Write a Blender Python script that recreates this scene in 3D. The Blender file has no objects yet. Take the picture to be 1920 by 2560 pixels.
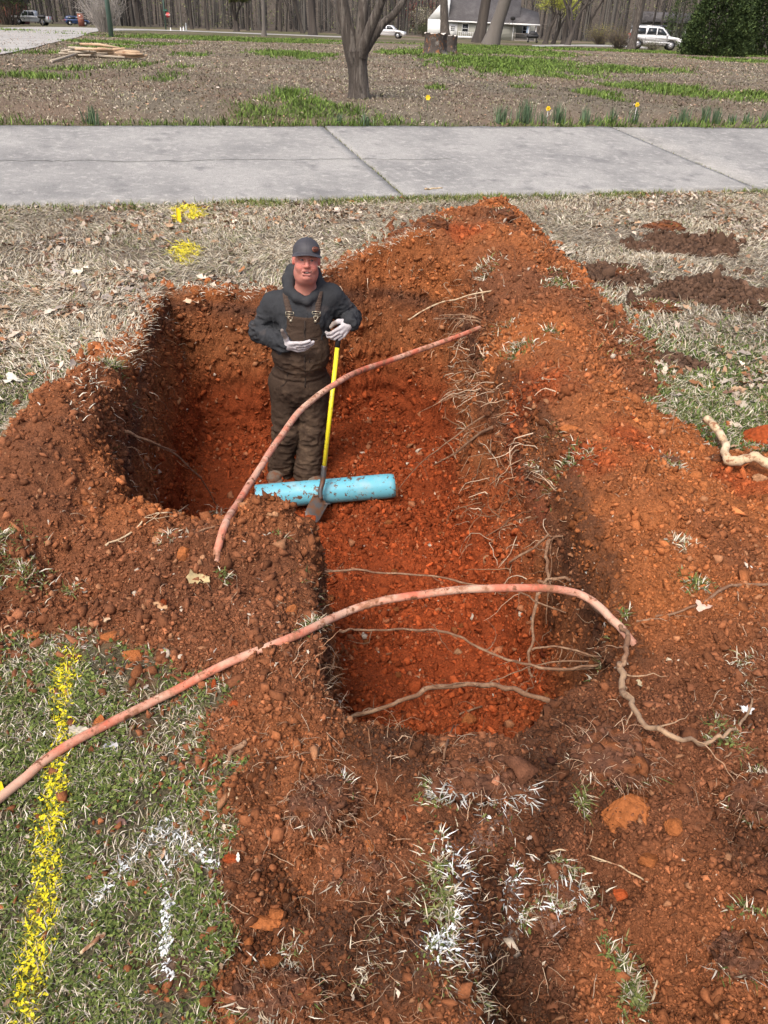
import bpy, math, random
import numpy as np
from math import radians as R, pi

# ---------------------------------------------------------------- camera, sky, sun, exposure
scene = bpy.context.scene
CZ = 1.85
PITCH, ROLL, F0 = R(32.7), R(2.5), 1923.0
cam_d = bpy.data.cameras.new("camera"); cam = bpy.data.objects.new("camera", cam_d)
scene.collection.objects.link(cam); scene.camera = cam
cam_d.sensor_fit = 'VERTICAL'; cam_d.sensor_height = 36.0; cam_d.lens = 36.0 * F0 / 2560.0
cam_d.clip_start = 0.05; cam_d.clip_end = 2000
from mathutils import Matrix, Vector
cam.matrix_world = Matrix.Translation((0, 0, CZ)) @ Matrix.Rotation(pi/2 - PITCH, 4, 'X') @ Matrix.Rotation(ROLL, 4, 'Z')

world = bpy.data.worlds.new("World"); scene.world = world; world.use_nodes = True
nt = world.node_tree
sky = nt.nodes.new('ShaderNodeTexSky'); sky.sky_type = 'NISHITA'; sky.sun_disc = False
SUN_EL, SUN_AZ = R(54), R(206)
sky.sun_elevation = SUN_EL; sky.sun_rotation = SUN_AZ
sky.air_density = 0.7; sky.dust_density = 6.0; sky.ozone_density = 0.6
bg = nt.nodes['Background']; nt.links.new(sky.outputs[0], bg.inputs['Color']); bg.inputs['Strength'].default_value = 0.14
sun_d = bpy.data.lights.new("sun", 'SUN'); sun_d.energy = 1.3; sun_d.angle = R(24); sun_d.color = (1.0, 0.965, 0.91)
sun = bpy.data.objects.new("sun", sun_d); scene.collection.objects.link(sun)
sdir = Vector((math.sin(SUN_AZ)*math.cos(SUN_EL), math.cos(SUN_AZ)*math.cos(SUN_EL), math.sin(SUN_EL)))
sun.rotation_euler = sdir.to_track_quat('Z', 'Y').to_euler()
scene.view_settings.view_transform = 'Standard'; scene.view_settings.look = 'None'
scene.view_settings.exposure = 0.62; scene.view_settings.gamma = 1.0
scene.cycles.max_bounces = 6

# ---------------------------------------------------------------- helpers
def ray(px, py):
    u = (px - 960)/F0; v = -(py - 1280)/F0
    c, s = math.cos(ROLL), math.sin(ROLL)
    u2 = u*c - v*s; v2 = u*s + v*c
    return np.array([u2, math.cos(PITCH)+v2*math.sin(PITCH), -math.sin(PITCH)+v2*math.cos(PITCH)])
def P(px, py, z=0.0):
    d = ray(px, py); t = (z-CZ)/d[2]; return d*t + np.array([0, 0, CZ])
def PY(px, py, Y):
    d = ray(px, py); return d*(Y/d[1]) + np.array([0, 0, CZ])

def _h(ix, iy, iz, seed):
    n = (ix.astype(np.int64)*374761393 + iy.astype(np.int64)*668265263 + iz.astype(np.int64)*2147483647 + seed*1274126177) & 0xFFFFFFFF
    n = ((n ^ (n >> 13)) * 1274126177) & 0xFFFFFFFF
    n = ((n ^ (n >> 16)) * 2246822519) & 0xFFFFFFFF
    return ((n ^ (n >> 15)) & 0xFFFFFF) / float(0xFFFFFF)
def vnoise(x, y, z=None, seed=0):
    """value noise in [-1,1]"""
    x = np.asarray(x, float); y = np.asarray(y, float)
    ix = np.floor(x); iy = np.floor(y); fx = x-ix; fy = y-iy
    fx = fx*fx*(3-2*fx); fy = fy*fy*(3-2*fy); ix = ix.astype(int); iy = iy.astype(int)
    if z is None:
        iz = np.zeros_like(ix)
        a = _h(ix, iy, iz, seed); b = _h(ix+1, iy, iz, seed); c = _h(ix, iy+1, iz, seed); d = _h(ix+1, iy+1, iz, seed)
        return 2*((a*(1-fx)+b*fx)*(1-fy) + (c*(1-fx)+d*fx)*fy) - 1
    z = np.asarray(z, float); iz = np.floor(z); fz = z-iz; fz = fz*fz*(3-2*fz); iz = iz.astype(int)
    r = 0
    for k, wz in ((0, 1-fz), (1, fz)):
        a = _h(ix, iy, iz+k, seed); b = _h(ix+1, iy, iz+k, seed); c = _h(ix, iy+1, iz+k, seed); d = _h(ix+1, iy+1, iz+k, seed)
        r = r + wz*((a*(1-fx)+b*fx)*(1-fy) + (c*(1-fx)+d*fx)*fy)
    return 2*r - 1
def fbm(x, y, z=None, f=1.0, o=4, seed=0, gain=0.5):
    t = 0; a = 1.0; s = 0
    for k in range(o):
        t = t + a*vnoise(x*f, y*f, None if z is None else z*f, seed+k*17); s += a; a *= gain; f *= 2.03
    return t/s
def sstep(a, b, x):
    t = np.clip((x-a)/(b-a), 0, 1); return t*t*(3-2*t)
def poly_dist(x, y, poly, closed=True):
    """signed distance (positive inside) to polygon"""
    p = np.asarray(poly, float)[:, :2]; n = len(p)
    d2 = np.full(x.shape, 1e9); ins = np.zeros(x.shape, bool)
    for i in range(n if closed else n-1):
        a = p[i]; b = p[(i+1) % n]; e = b-a; L = (e@e) or 1e-9
        t = np.clip(((x-a[0])*e[0]+(y-a[1])*e[1])/L, 0, 1)
        d2 = np.minimum(d2, (x-a[0]-t*e[0])**2+(y-a[1]-t*e[1])**2)
        if closed:
            c = ((a[1] <= y) & (b[1] > y)) | ((b[1] <= y) & (a[1] > y))
            if abs(e[1]) > 1e-12: ins ^= c & (x < a[0]+(y-a[1])*e[0]/e[1])
    d = np.sqrt(d2)
    return np.where(ins, d, -d) if closed else d
def ridge(x, y, pts):
    """polyline of (x,y,height,radius): max of soft mounds interpolated along it"""
    out = np.zeros(x.shape)
    for a, b in zip(pts[:-1], pts[1:]):
        ex, ey = b[0]-a[0], b[1]-a[1]; L = ex*ex+ey*ey or 1e-9
        t = np.clip(((x-a[0])*ex+(y-a[1])*ey)/L, 0, 1)
        d = np.hypot(x-a[0]-t*ex, y-a[1]-t*ey); h = a[2]+(b[2]-a[2])*t; r = a[3]+(b[3]-a[3])*t
        q = np.clip(1-d/r, 0, 1); out = np.maximum(out, h*(q*q*(3-2*q)))
    return out

def mesh_np(name, V, faces, cols=None, smooth=False):
    """faces: list of int arrays (n,k)"""
    me = bpy.data.meshes.new(name); V = np.asarray(V, np.float32)
    me.vertices.add(len(V)); me.vertices.foreach_set('co', V.ravel())
    nl = sum(f.size for f in faces); npo = sum(len(f) for f in faces)
    me.loops.add(nl); me.polygons.add(npo)
    me.loops.foreach_set('vertex_index', np.concatenate([f.ravel() for f in faces]).astype(np.int32))
    tot = np.concatenate([np.full(len(f), f.shape[1], np.int32) for f in faces])
    me.polygons.foreach_set('loop_start', np.concatenate([[0], np.cumsum(tot)[:-1]]).astype(np.int32))
    me.polygons.foreach_set('loop_total', tot)
    if smooth: me.polygons.foreach_set('use_smooth', np.ones(npo, bool))
    if cols is not None:
        at = me.color_attributes.new('Col', 'FLOAT_COLOR', 'POINT')
        c = np.ones((len(V), 4), np.float32); c[:, :3] = cols; at.data.foreach_set('color', c.ravel())
    me.update(); me.validate(); return me
def link(name, me, mat=None, parent=None, loc=None, rot=None):
    o = bpy.data.objects.new(name, me); scene.collection.objects.link(o)
    if mat is not None and me is not None: me.materials.append(mat)
    if parent is not None: o.parent = parent
    if loc is not None: o.location = loc
    if rot is not None: o.rotation_euler = rot
    return o
def empty(name, loc=(0, 0, 0), rz=0): return link(name, None, loc=loc, rot=(0, 0, rz))
def tag(o, label=None, cat=None, group=None, kind=None):
    if label: o['label'] = label
    if cat: o['category'] = cat
    if group: o['group'] = group
    if kind: o['kind'] = kind
    return o
class MB:
    """collects simple solids into one mesh"""
    def __init__(s): s.V = []; s.F = {}; s.n = 0; s.C = []
    def add(s, V, faces, col=None):
        V = np.asarray(V, float)
        for f in faces:
            f = np.asarray(f, int)
            if f.ndim == 1: f = f[None]
            s.F.setdefault(f.shape[1], []).append(f+s.n)
        s.V.append(V); s.n += len(V)
        c = np.ones((len(V), 3)) if col is None else np.broadcast_to(np.asarray(col, float), (len(V), 3))
        s.C.append(c); return s
    def box(s, c, sz, rz=0, rx=0, ry=0, col=None, taper=1.0, bev=0.0):
        h = np.asarray(sz, float)/2
        if bev <= 0:
            v = np.array([[i, j, k] for i in (-1, 1) for j in (-1, 1) for k in (-1, 1)], float)*h
            fs = [[0, 1, 3, 2], [4, 6, 7, 5], [0, 4, 5, 1], [2, 3, 7, 6], [0, 2, 6, 4], [1, 5, 7, 3]]
            v[:, :2] *= np.where(v[:, 2:3] > 0, taper, 1.0)
            F = [np.array(fs)]
        else:
            b = min(bev, *(h*0.9)); ring = []
            o8 = [(-1, -1, 1, 0), (1, -1, -1, 0), (1, -1, 0, 1), (1, 1, 0, -1), (1, 1, -1, 0), (-1, 1, 1, 0), (-1, 1, 0, -1), (-1, -1, 0, 1)]
            def loop(ins, z): return [[sx*(h[0]-ins)+dx*b, sy*(h[1]-ins)+dy*b, z] for sx, sy, dx, dy in o8]
            v = np.array(loop(b, -h[2])+loop(0, -h[2]+b)+loop(0, h[2]-b)+loop(b, h[2]))
            v[:, :2] *= np.where(v[:, 2:3] > 0, taper, 1.0)
            F = [np.array([[8*r+i, 8*r+(i+1) % 8, 8*r+8+(i+1) % 8, 8*r+8+i] for r in range(3) for i in range(8)]), np.array([list(range(7, -1, -1))]), np.array([list(range(24, 32))])]
        m = np.array(Matrix.Rotation(rz, 3, 'Z') @ Matrix.Rotation(rx, 3, 'X') @ Matrix.Rotation(ry, 3, 'Y'))
        return s.add(v@m.T+np.asarray(c, float), F, col)
    def tube(s, pts, rad, n=8, col=None, cap=True, squash=None):
        pts = np.asarray(pts, float); m = len(pts)
        rad = np.broadcast_to(np.asarray(rad, float), (m,))
        T = np.gradient(pts, axis=0); T /= np.linalg.norm(T, axis=1)[:, None]+1e-12
        up = np.array([0, 0, 1.0]) if abs(T[0][2]) < .9 else np.array([1.0, 0, 0])
        N = np.cross(T[0], up); N /= np.linalg.norm(N); V = []
        a = np.linspace(0, 2*pi, n, endpoint=False)
        for i in range(m):
            N = N-T[i]*(N@T[i]); N /= np.linalg.norm(N)+1e-12; B = np.cross(T[i], N)
            V.append(pts[i]+rad[i]*(np.cos(a)[:, None]*N+np.sin(a)[:, None]*B))
        V = np.concatenate(V)
        i = np.arange(m-1)[:, None]*n; j = np.arange(n)[None]; k = (j+1) % n
        q = np.stack([i+j, i+k, i+n+k, i+n+j], -1).reshape(-1, 4); F = [q]
        if cap and n > 2: F += [np.array([list(range(n-1, -1, -1))]), np.array([list(range((m-1)*n, m*n))])]
        return s.add(V, F, col)
    def cyl(s, a, b, r0, r1=None, n=16, col=None): return s.tube([a, b], [r0, r0 if r1 is None else r1], n, col)
    def poly(s, pts, col=None):
        return s.add(pts, [np.array([list(range(len(pts)))])], col)
    def prism(s, pts, vec, col=None):
        p = np.asarray(pts, float); n = len(p); v = np.concatenate([p, p+np.asarray(vec, float)])
        F = [np.array([list(range(n-1, -1, -1))]), np.array([list(range(n, 2*n))]), np.array([[i, (i+1) % n, n+(i+1) % n, n+i] for i in range(n)])]
        return s.add(v, F, col)
    def ell(s, c, r, nu=16, nv=10, col=None, m=None):
        th = np.linspace(0, pi, nv+1); ph = np.linspace(0, 2*pi, nu, endpoint=False)
        v = [[0, 0, 1]]+[[math.sin(t)*math.cos(p), math.sin(t)*math.sin(p), math.cos(t)] for t in th[1:-1] for p in ph]+[[0, 0, -1]]
        v = np.array(v)*np.asarray(r, float)
        if m is not None: v = v@np.array(m).T
        t = [[0, 1+j, 1+(j+1) % nu] for j in range(nu)]; L = 1+(nv-2)*nu; t += [[L+nu, L+(j+1) % nu, L+j] for j in range(nu)]
        q = [[1+i*nu+j, 1+(i+1)*nu+j, 1+(i+1)*nu+(j+1) % nu, 1+i*nu+(j+1) % nu] for i in range(nv-2) for j in range(nu)]
        return s.add(v+np.asarray(c, float), [np.array(t), np.array(q)], col)
    def build(s, name, mat=None, parent=None, smooth=False, loc=None, rot=None):
        me = mesh_np(name, np.concatenate(s.V), [np.concatenate(f) for f in s.F.values()], np.concatenate(s.C), smooth)
        return link(name, me, mat, parent, loc, rot)

def catmull(pts, n=8):
    p = np.asarray(pts, float); p = np.vstack([2*p[0]-p[1], p, 2*p[-1]-p[-2]]); out = []
    for i in range(1, len(p)-2):
        t = np.linspace(0, 1, n, endpoint=False)[:, None]
        out.append(0.5*((2*p[i])+(-p[i-1]+p[i+1])*t+(2*p[i-1]-5*p[i]+4*p[i+1]-p[i+2])*t**2+(-p[i-1]+3*p[i]-3*p[i+1]+p[i+2])*t**3))
    out.append(p[-2][None]); return np.concatenate(out)

# ---------------------------------------------------------------- materials
def mat(name, col=(.5, .5, .5), rough=.8, attr=False, metal=0, noise=None, bump=None, spec=None, trans=0, mixn=None, coat=0, var=None):
    """noise=(scale, amount): colour breakup; bump=(scale, strength, dist)"""
    m = bpy.data.materials.new(name); m.use_nodes = True; t = m.node_tree; b = t.nodes['Principled BSDF']
    b.inputs['Roughness'].default_value = rough; b.inputs['Metallic'].default_value = metal
    if spec is not None: b.inputs['Specular IOR Level'].default_value = spec
    if coat: b.inputs['Coat Weight'].default_value = coat
    if trans: b.inputs['Transmission Weight'].default_value = trans
    N = lambda k: t.nodes.new(k); L = t.links.new
    tc = N('ShaderNodeTexCoord')
    if attr:
        a = N('ShaderNodeAttribute'); a.attribute_name = 'Col'; src = a.outputs['Color']
    else:
        a = N('ShaderNodeRGB'); a.outputs[0].default_value = (*col, 1); src = a.outputs[0]
    if mixn:   # (scale, colour, lo, hi) patches of a second real colour
        for sc_, c2, lo, hi in mixn:
            n = N('ShaderNodeTexNoise'); n.inputs['Scale'].default_value = sc_; n.inputs['Detail'].default_value = 6; n.inputs['Roughness'].default_value = .65; L(tc.outputs['Object'], n.inputs['Vector'])
            mr = N('ShaderNodeMapRange'); mr.inputs['From Min'].default_value = lo; mr.inputs['From Max'].default_value = hi; L(n.outputs['Fac'], mr.inputs['Value'])
            mx = N('ShaderNodeMix'); mx.data_type = 'RGBA'; L(mr.outputs[0], mx.inputs['Factor']); L(src, mx.inputs['A']); mx.inputs['B'].default_value = (*c2, 1); src = mx.outputs['Result']
    if noise:
        n = N('ShaderNodeTexNoise'); n.inputs['Scale'].default_value = noise[0]; n.inputs['Detail'].default_value = 5; n.inputs['Roughness'].default_value = .6; L(tc.outputs['Object'], n.inputs['Vector'])
        mr = N('ShaderNodeMapRange'); mr.inputs['From Min'].default_value = .3; mr.inputs['From Max'].default_value = .7
        mr.inputs['To Min'].default_value = 1-noise[1]; mr.inputs['To Max'].default_value = 1+noise[1]; L(n.outputs['Fac'], mr.inputs['Value'])
        mx = N('ShaderNodeVectorMath'); mx.operation = 'SCALE'; L(src, mx.inputs[0]); L(mr.outputs[0], mx.inputs['Scale']); src = mx.outputs[0]
    L(src, b.inputs['Base Color'])
    if bump:
        prev = None
        for q in (bump if isinstance(bump[0], tuple) else (bump,)):
            n = N('ShaderNodeTexNoise'); n.inputs['Scale'].default_value = q[0]; n.inputs['Detail'].default_value = 6; n.inputs['Roughness'].default_value = .6; L(tc.outputs['Object'], n.inputs['Vector'])
            bp = N('ShaderNodeBump'); bp.inputs['Strength'].default_value = q[1]; bp.inputs['Distance'].default_value = q[2]; L(n.outputs['Fac'], bp.inputs['Height'])
            if prev: L(prev.outputs[0], bp.inputs['Normal'])
            prev = bp
        L(prev.outputs[0], b.inputs['Normal'])
    return m
# ---------------------------------------------------------------- terrain
def G(pts, z=0.0): return np.array([P(a[0], a[1], a[2] if len(a) > 2 else z) for a in pts])
NX, NY = -0.3195, 0.9476                      # normal of the driveway
S0, S1 = 9.47, 12.98
def base_h(x, y):
    s = NX*x+NY*y
    z = .105*np.clip(s-S0, 0, 5.2)
    z = z - .011*np.clip(y-35, 0, 130)
    z = z + .009*np.clip(x, -80, 60)*sstep(16, 60, y)
    z = z + 20*sstep(215, 330, y)
    return z
rim = G([(405, 722), (520, 728), (650, 742), (740, 735), (840, 700), (960, 690), (1080, 715), (1190, 770), (1215, 830), (1235, 930), (1290, 1020), (1360, 1120), (1400, 1210),
         (1450, 1320), (1490, 1420), (1530, 1520), (1560, 1640), (1500, 1700), (1420, 1760), (1330, 1840), (1180, 1870), (1000, 1875), (880, 1850), (815, 1780), (775, 1700), (800, 1600),
         (775, 1500), (770, 1400), (765, 1330), (700, 1290), (620, 1300), (520, 1300), (400, 1292), (300, 1270), (245, 1215), (262, 1130), (300, 1040), (322, 950), (345, 860), (365, 790)])
soilp = G([(1200, 515), (1300, 560), (1420, 660), (1500, 740), (1590, 830), (1640, 900), (1660, 980), (1600, 1030), (1700, 1060), (1800, 1130), (1935, 1130), (2300, 1250), (3000, 2000), (2600, 3000), (600, 3200),
           (590, 2500), (600, 2300), (590, 2180), (600, 2080), (555, 2020), (600, 1960), (530, 1900), (545, 1820), (585, 1750), (510, 1720), (430, 1690), (330, 1640), (230, 1600), (120, 1590), (-200, 1560), (-400, 1250),
           (-60, 1240), (20, 1180), (50, 1100), (150, 1030), (190, 960), (250, 880), (330, 850), (385, 730), (520, 722), (700, 728), (830, 670), (930, 620), (1040, 560), (1120, 530)])
def W(px, py, z, h, r): p = P(px, py, z); return (p[0], p[1], h, r)
ridges = [
    [W(850, 690, .1, .10, .5), W(960, 650, .15, .22, .6), W(1080, 610, .3, .38, .8), W(1180, 560, .36, .50, .85), W(1225, 530, .3, .40, .8)],
    [W(1180, 560, .36, .50, .85), W(1300, 640, .35, .40, .8), W(1390, 760, .3, .32, .75), W(1420, 900, .25, .28, .6), W(1470, 1010, .2, .24, .55), W(1560, 1150, .15, .2, .6), W(1680, 1300, .15, .18, .6), W(1780, 1500, .1, .12, .5)],
    [W(300, 870, .05, .05, .35), W(250, 960, .1, .15, .4), W(190, 1040, .15, .27, .45), W(120, 1140, .15, .27, .45), W(60, 1260, .1, .18, .4), W(-100, 1400, .1, .15, .4)],
    [W(300, 1330, .08, .10, .3), W(500, 1370, .1, .12, .35), W(640, 1330, .1, .13, .28), W(655, 1302, .12, .18, .17), W(690, 1300, .12, .19, .17), W(720, 1320, .1, .12, .18)],
    [W(400, 1550, .06, .08, .4), W(620, 1550, .1, .10, .4), W(700, 1800, .08, .10, .3), W(720, 2000, .08, .08, .3)],
    [W(900, 1960, .05, .05, .3), W(1150, 2000, .1, .10, .25), W(1450, 1900, .12, .12, .25), W(1700, 1850, .1, .08, .3)],
    [W(1080, 2150, .08, .15, .16), W(1120, 2300, .08, .17, .17), W(1080, 2480, .08, .17, .2), W(1000, 2700, .05, .1, .2)],
    [W(1700, 2080, .08, .10, .2), W(1850, 2300, .08, .10, .2)],
    [W(1660, 660, .05, .08, .5), W(1850, 760, .03, .05, .4)],
    [W(930, 2120, .05, .06, .12), W(830, 2150, .05, .07, .12), W(800, 1960, .05, .07, .15)],
]
holes = [(1330, 2420, .15, .15), (1400, 1990, .05, .05), (880, 2080, .05, .05), (1000, 2150, .03, .05), (1250, 2380, .05, .06), (1500, 1390, .06, .07), (1705, 1400, .07, .07), (1745, 1475, .08, .07), (1480, 2060, .07, .06), (1620, 2380, .08, .07), (1800, 2200, .06, .06), (1400, 2290, .05, .05), (980, 2010, .05, .05), (760, 2230, .04, .05), (1700, 1960, .05, .06), (1420, 2540, .08, .12), (1560, 1985, .07, .06), (700, 2150, .04, .05), (1760, 2500, .08, .12), (1150, 2640, .08, .12), (800, 2130, .05, .05)]
def pit_fields(x, y):
    wob = .035*fbm(x, y, None, 3.0, 3, 5)+.02*fbm(x, y, None, 14, 3, 9)
    d = poly_dist(x, y, rim)+wob
    fl = -.66-(1.10-.66)*sstep(1.9, 4.0, y)
    fl = fl+.16*sstep(.35, .8, x)*sstep(3.2, 3.8, y)*sstep(4.9, 4.3, y)+.06*fbm(x, y, None, 2.2, 3, 31)
    fl = fl+.25*np.clip(1-np.hypot((x+1.55)/.5, (y-3.4)/1.0), 0, 1)
    # pile against the near rim of the left bay
    w = .18+.16*sstep(.15, .6, x)*sstep(2.9, 3.7, y)*sstep(5.0, 4.4, y)+.10*fbm(x, y, None, 1.7, 2, 77)+.10*sstep(5.0, 5.8, y)
    w = np.where((y < 3.3) & (x > -.4), .10+.05*fbm(x, y, None, 5, 2, 78)+.25*sstep(2.7, 3.3, y), w)
    t = np.clip(d/np.maximum(w, .08), 0, 1)
    t = np.where(t < .72, t*1.22, .8784+(t-.72)/.28*.1216)
    return d, fl, t
def macro_h(x, y):
    z = base_h(x, y)
    near = y < 16
    xx, yy = x[near], y[near]
    ds = poly_dist(xx, yy, soilp)
    r = np.zeros(xx.shape)
    for q in ridges: r = np.maximum(r, ridge(xx, yy, q))+0.0*r
    r = r+.012*sstep(-.05, .15, ds)
    n1 = fbm(xx, yy, None, 1.6, 4, 3)
    r = r*(1+.35*n1)
    for hx, hy, dep, rad in holes:
        p = P(hx, hy, .03); q = np.clip(1-np.hypot(xx-p[0], yy-p[1])/(rad*1.6), 0, 1); r = r-dep*q*q*(3-2*q)
    d, fl, t = pit_fields(xx, yy)
    top = z[near]+r
    zz = np.where(t > 0, top*(1-t)+(fl)*t, top)
    z = z.copy(); z[near] = zz
    D = np.full(x.shape, -9.0); D[near] = d; S = np.full(x.shape, -9.0); S[near] = ds; T = np.zeros(x.shape); T[near] = t
    return z, D, S, T
def spaced(segs):
    out = []
    for a, b, s in segs: out.append(np.arange(a, b, s))
    return np.concatenate(out)
def geo(a, b, n, s0):
    # n points growing from a to b with first step s0
    g = 1.0
    lo, hi = 1.0, 3.0
    for _ in range(60):
        g = (lo+hi)/2
        if s0*(g**n-1)/(g-1+1e-12) > abs(b-a): hi = g
        else: lo = g
    k = np.arange(1, n+1); v = s0*(g**k-1)/(g-1); v *= abs(b-a)/v[-1]
    return a+np.sign(b-a)*v
FX = spaced([(-2.4, -.9, .011), (-.9, .50, .0085), (.50, 1.0, .0050), (1.0, 2.6, .013), (2.6, 4.0, .03)])
xs = np.concatenate([geo(-2.4, -260, 70, .02)[::-1], FX, geo(4.0, 260, 60, .04)])
FY = spaced([(.35, 2.4, .0075), (2.4, 5.0, .010), (5.0, 6.9, .0052), (6.9, 9.0, .02)])
ys = np.concatenate([[-6, -3, -1.5, -.6, -.1, .15], FY, geo(9.0, 420, 170, .03)])
GX, GY = np.meshgrid(xs, ys); nyy, nxx = GX.shape
Z0, PD, SD, PT = macro_h(GX.ravel(), GY.ravel())
Z0 = Z0.reshape(nyy, nxx); PD = PD.reshape(nyy, nxx); SD = SD.reshape(nyy, nxx); PT = PT.reshape(nyy, nxx)
gy = np.gradient(Z0, axis=0)/np.gradient(GY, axis=0); gx = np.gradient(Z0, axis=1)/np.gradient(GX, axis=1)
NR = np.stack([-gx, -gy, np.ones_like(gx)], -1); NR /= np.linalg.norm(NR, axis=-1)[..., None]
soil = sstep(-.06, .05, SD+.09*fbm(GX, GY, None, 3.5, 4, 21)+.05*fbm(GX, GY, None, 16, 3, 22))
soil = np.maximum(soil, sstep(-.02, .02, PD))
# muddy patches in the grass at right and bare spots front left
mud = [(1720, 625, 170, 40), (1800, 745, 200, 36), (1560, 700, 90, 28), (1700, 910, 70, 14), (1640, 760, 90, 20)]
mudm = np.zeros_like(GX)
near = (GY < 12) & (abs(GX) < 8)
dz_ = np.where(GY > 0.3, GY, .3)
# projected pixel of each ground vertex: used to lay out where turf is bare
def proj(x, y, z):
    X, Y, Zc = x, y, z-CZ
    u2 = X; dn = Y*math.cos(PITCH)-Zc*math.sin(PITCH); v2 = Y*math.sin(PITCH)+Zc*math.cos(PITCH)
    c, s = math.cos(ROLL), math.sin(ROLL)
    u = u2*c+v2*s; v = -u2*s+v2*c
    return 960+F0*u/dn, 1280-F0*v/dn
def wpatch(x, y, lst, z=0.0, nz=.35, seed=50):
    """soft world-space ellipses laid where (px,py,rx,ry) fall on the ground"""
    m = np.zeros(x.shape)
    w = nz*fbm(x, y, None, 2.5, 4, seed)
    for px, py, rx, ry in lst:
        c = P(px, py, z); e = P(px+rx, py, z); f1 = P(px, py-ry, z); f2 = P(px, py+ry, z)
        ax = abs(e[0]-c[0]); ay = abs(f1[1]-f2[1])/2
        m = np.maximum(m, 1-np.hypot((x-c[0])/ax, (y-c[1])/ay)+w)
    return m
mudm = np.where(near, sstep(0, .5, wpatch(GX, GY, mud, 0, 1.0)), 0)
# crumbly relief -------------------------------------------------------------
act = near & ((soil > 0.02) | (mudm > .05))
x_, y_, z_ = GX[act], GY[act], Z0[act]
def worley(x, y, z, f, seed):
    x, y, z = x*f, y*f, z*f; ix, iy, iz = [np.floor(v).astype(int) for v in (x, y, z)]
    best = np.full(x.shape, 9.0)
    for a in (-1, 0, 1):
        for b in (-1, 0, 1):
            for c in (-1, 0, 1):
                qx, qy, qz = ix+a, iy+b, iz+c
                dx = qx+_h(qx, qy, qz, seed)-x; dy = qy+_h(qx, qy, qz, seed+1)-y; dz = qz+_h(qx, qy, qz, seed+2)-z
                best = np.minimum(best, dx*dx+dy*dy+dz*dz)
    return np.sqrt(best)
f1_ = fbm(x_, y_, z_, 3.2, 4, 61); f2_ = fbm(x_, y_, z_, 13, 4, 62, .6); f3_ = 1-np.abs(fbm(x_, y_, z_, 38, 3, 64, .6))*2
wl = np.clip(.62-worley(x_, y_, z_, 22, 70), -.2, 1); wl2 = np.clip(.6-worley(x_, y_, z_, 55, 75), -.3, 1)
clump = sstep(-.2, .4, fbm(x_, y_, z_, 2.3, 3, 88))
wallm = sstep(.03, .2, PT[act])*(1-sstep(.8, 1.0, PT[act]))
disp = .045*f1_+.030*f2_+(.006*f3_+.014*wl*(.3+.7*clump)+.006*wl2+.010*(1-np.abs(fbm(x_, y_, z_, 24, 3, 97, .6))*2.4))*(1-.45*wallm)
# vertical tool marks and horizontal strata on the cut walls
disp = disp+wallm*(.028*fbm(x_, y_, z_*.6, 8, 4, 91, .6)+.022*fbm(x_*.4, y_*.4, z_*2.2, 9, 4, 92, .6)+.016*(1-2*np.abs(fbm(x_, y_, z_, 20, 3, 93)))+.02*wl)
cl_ = sstep(-.35, .3, fbm(x_, y_, z_, 2.0, 3, 94)); rg1 = 1-np.abs(fbm(x_, y_, z_, 6.5, 3, 95, .5))*2.6
disp = disp+(y_ < 3.2)*(1-wallm)*cl_*(.040*np.clip(rg1, -.8, 1)-.015)+(1-wallm)*.010*np.clip(.5-worley(x_, y_, z_, 11, 96), -.2, 1)*clump
wq = .05*fbm(x_, y_, z_, 9, 3, 98); lump = np.clip(.60-worley(x_+wq, y_-wq, z_+wq, 6.5, 99), -.15, .6)*sstep(-.25, .25, fbm(x_, y_, z_, 1.7, 2, 100))
disp = disp+(1-wallm)*lump*(.150*sstep(2.6, 1.9, y_)+.05)
amp = np.maximum(soil, mudm*.7)[act]
V = np.stack([GX, GY, Z0], -1)
V[act] += NR[act]*(disp*amp)[:, None]
gr = near & (soil < .98)
V[..., 2] += np.where(gr, (1-soil)*(.012*fbm(GX, GY, None, 4, 4, 101)+.008*fbm(GX, GY, None, 18, 2, 102)), 0)
far = (GY > 14)
V[..., 2] += np.where(far, .03*fbm(GX, GY, None, .6, 3, 103)*sstep(14, 18, GY), 0)
V[..., 2] -= np.where((np.abs(NX*GX+NY*GY-(S0+S1)/2) < (S1-S0)/2+.05), .05, 0)

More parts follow.
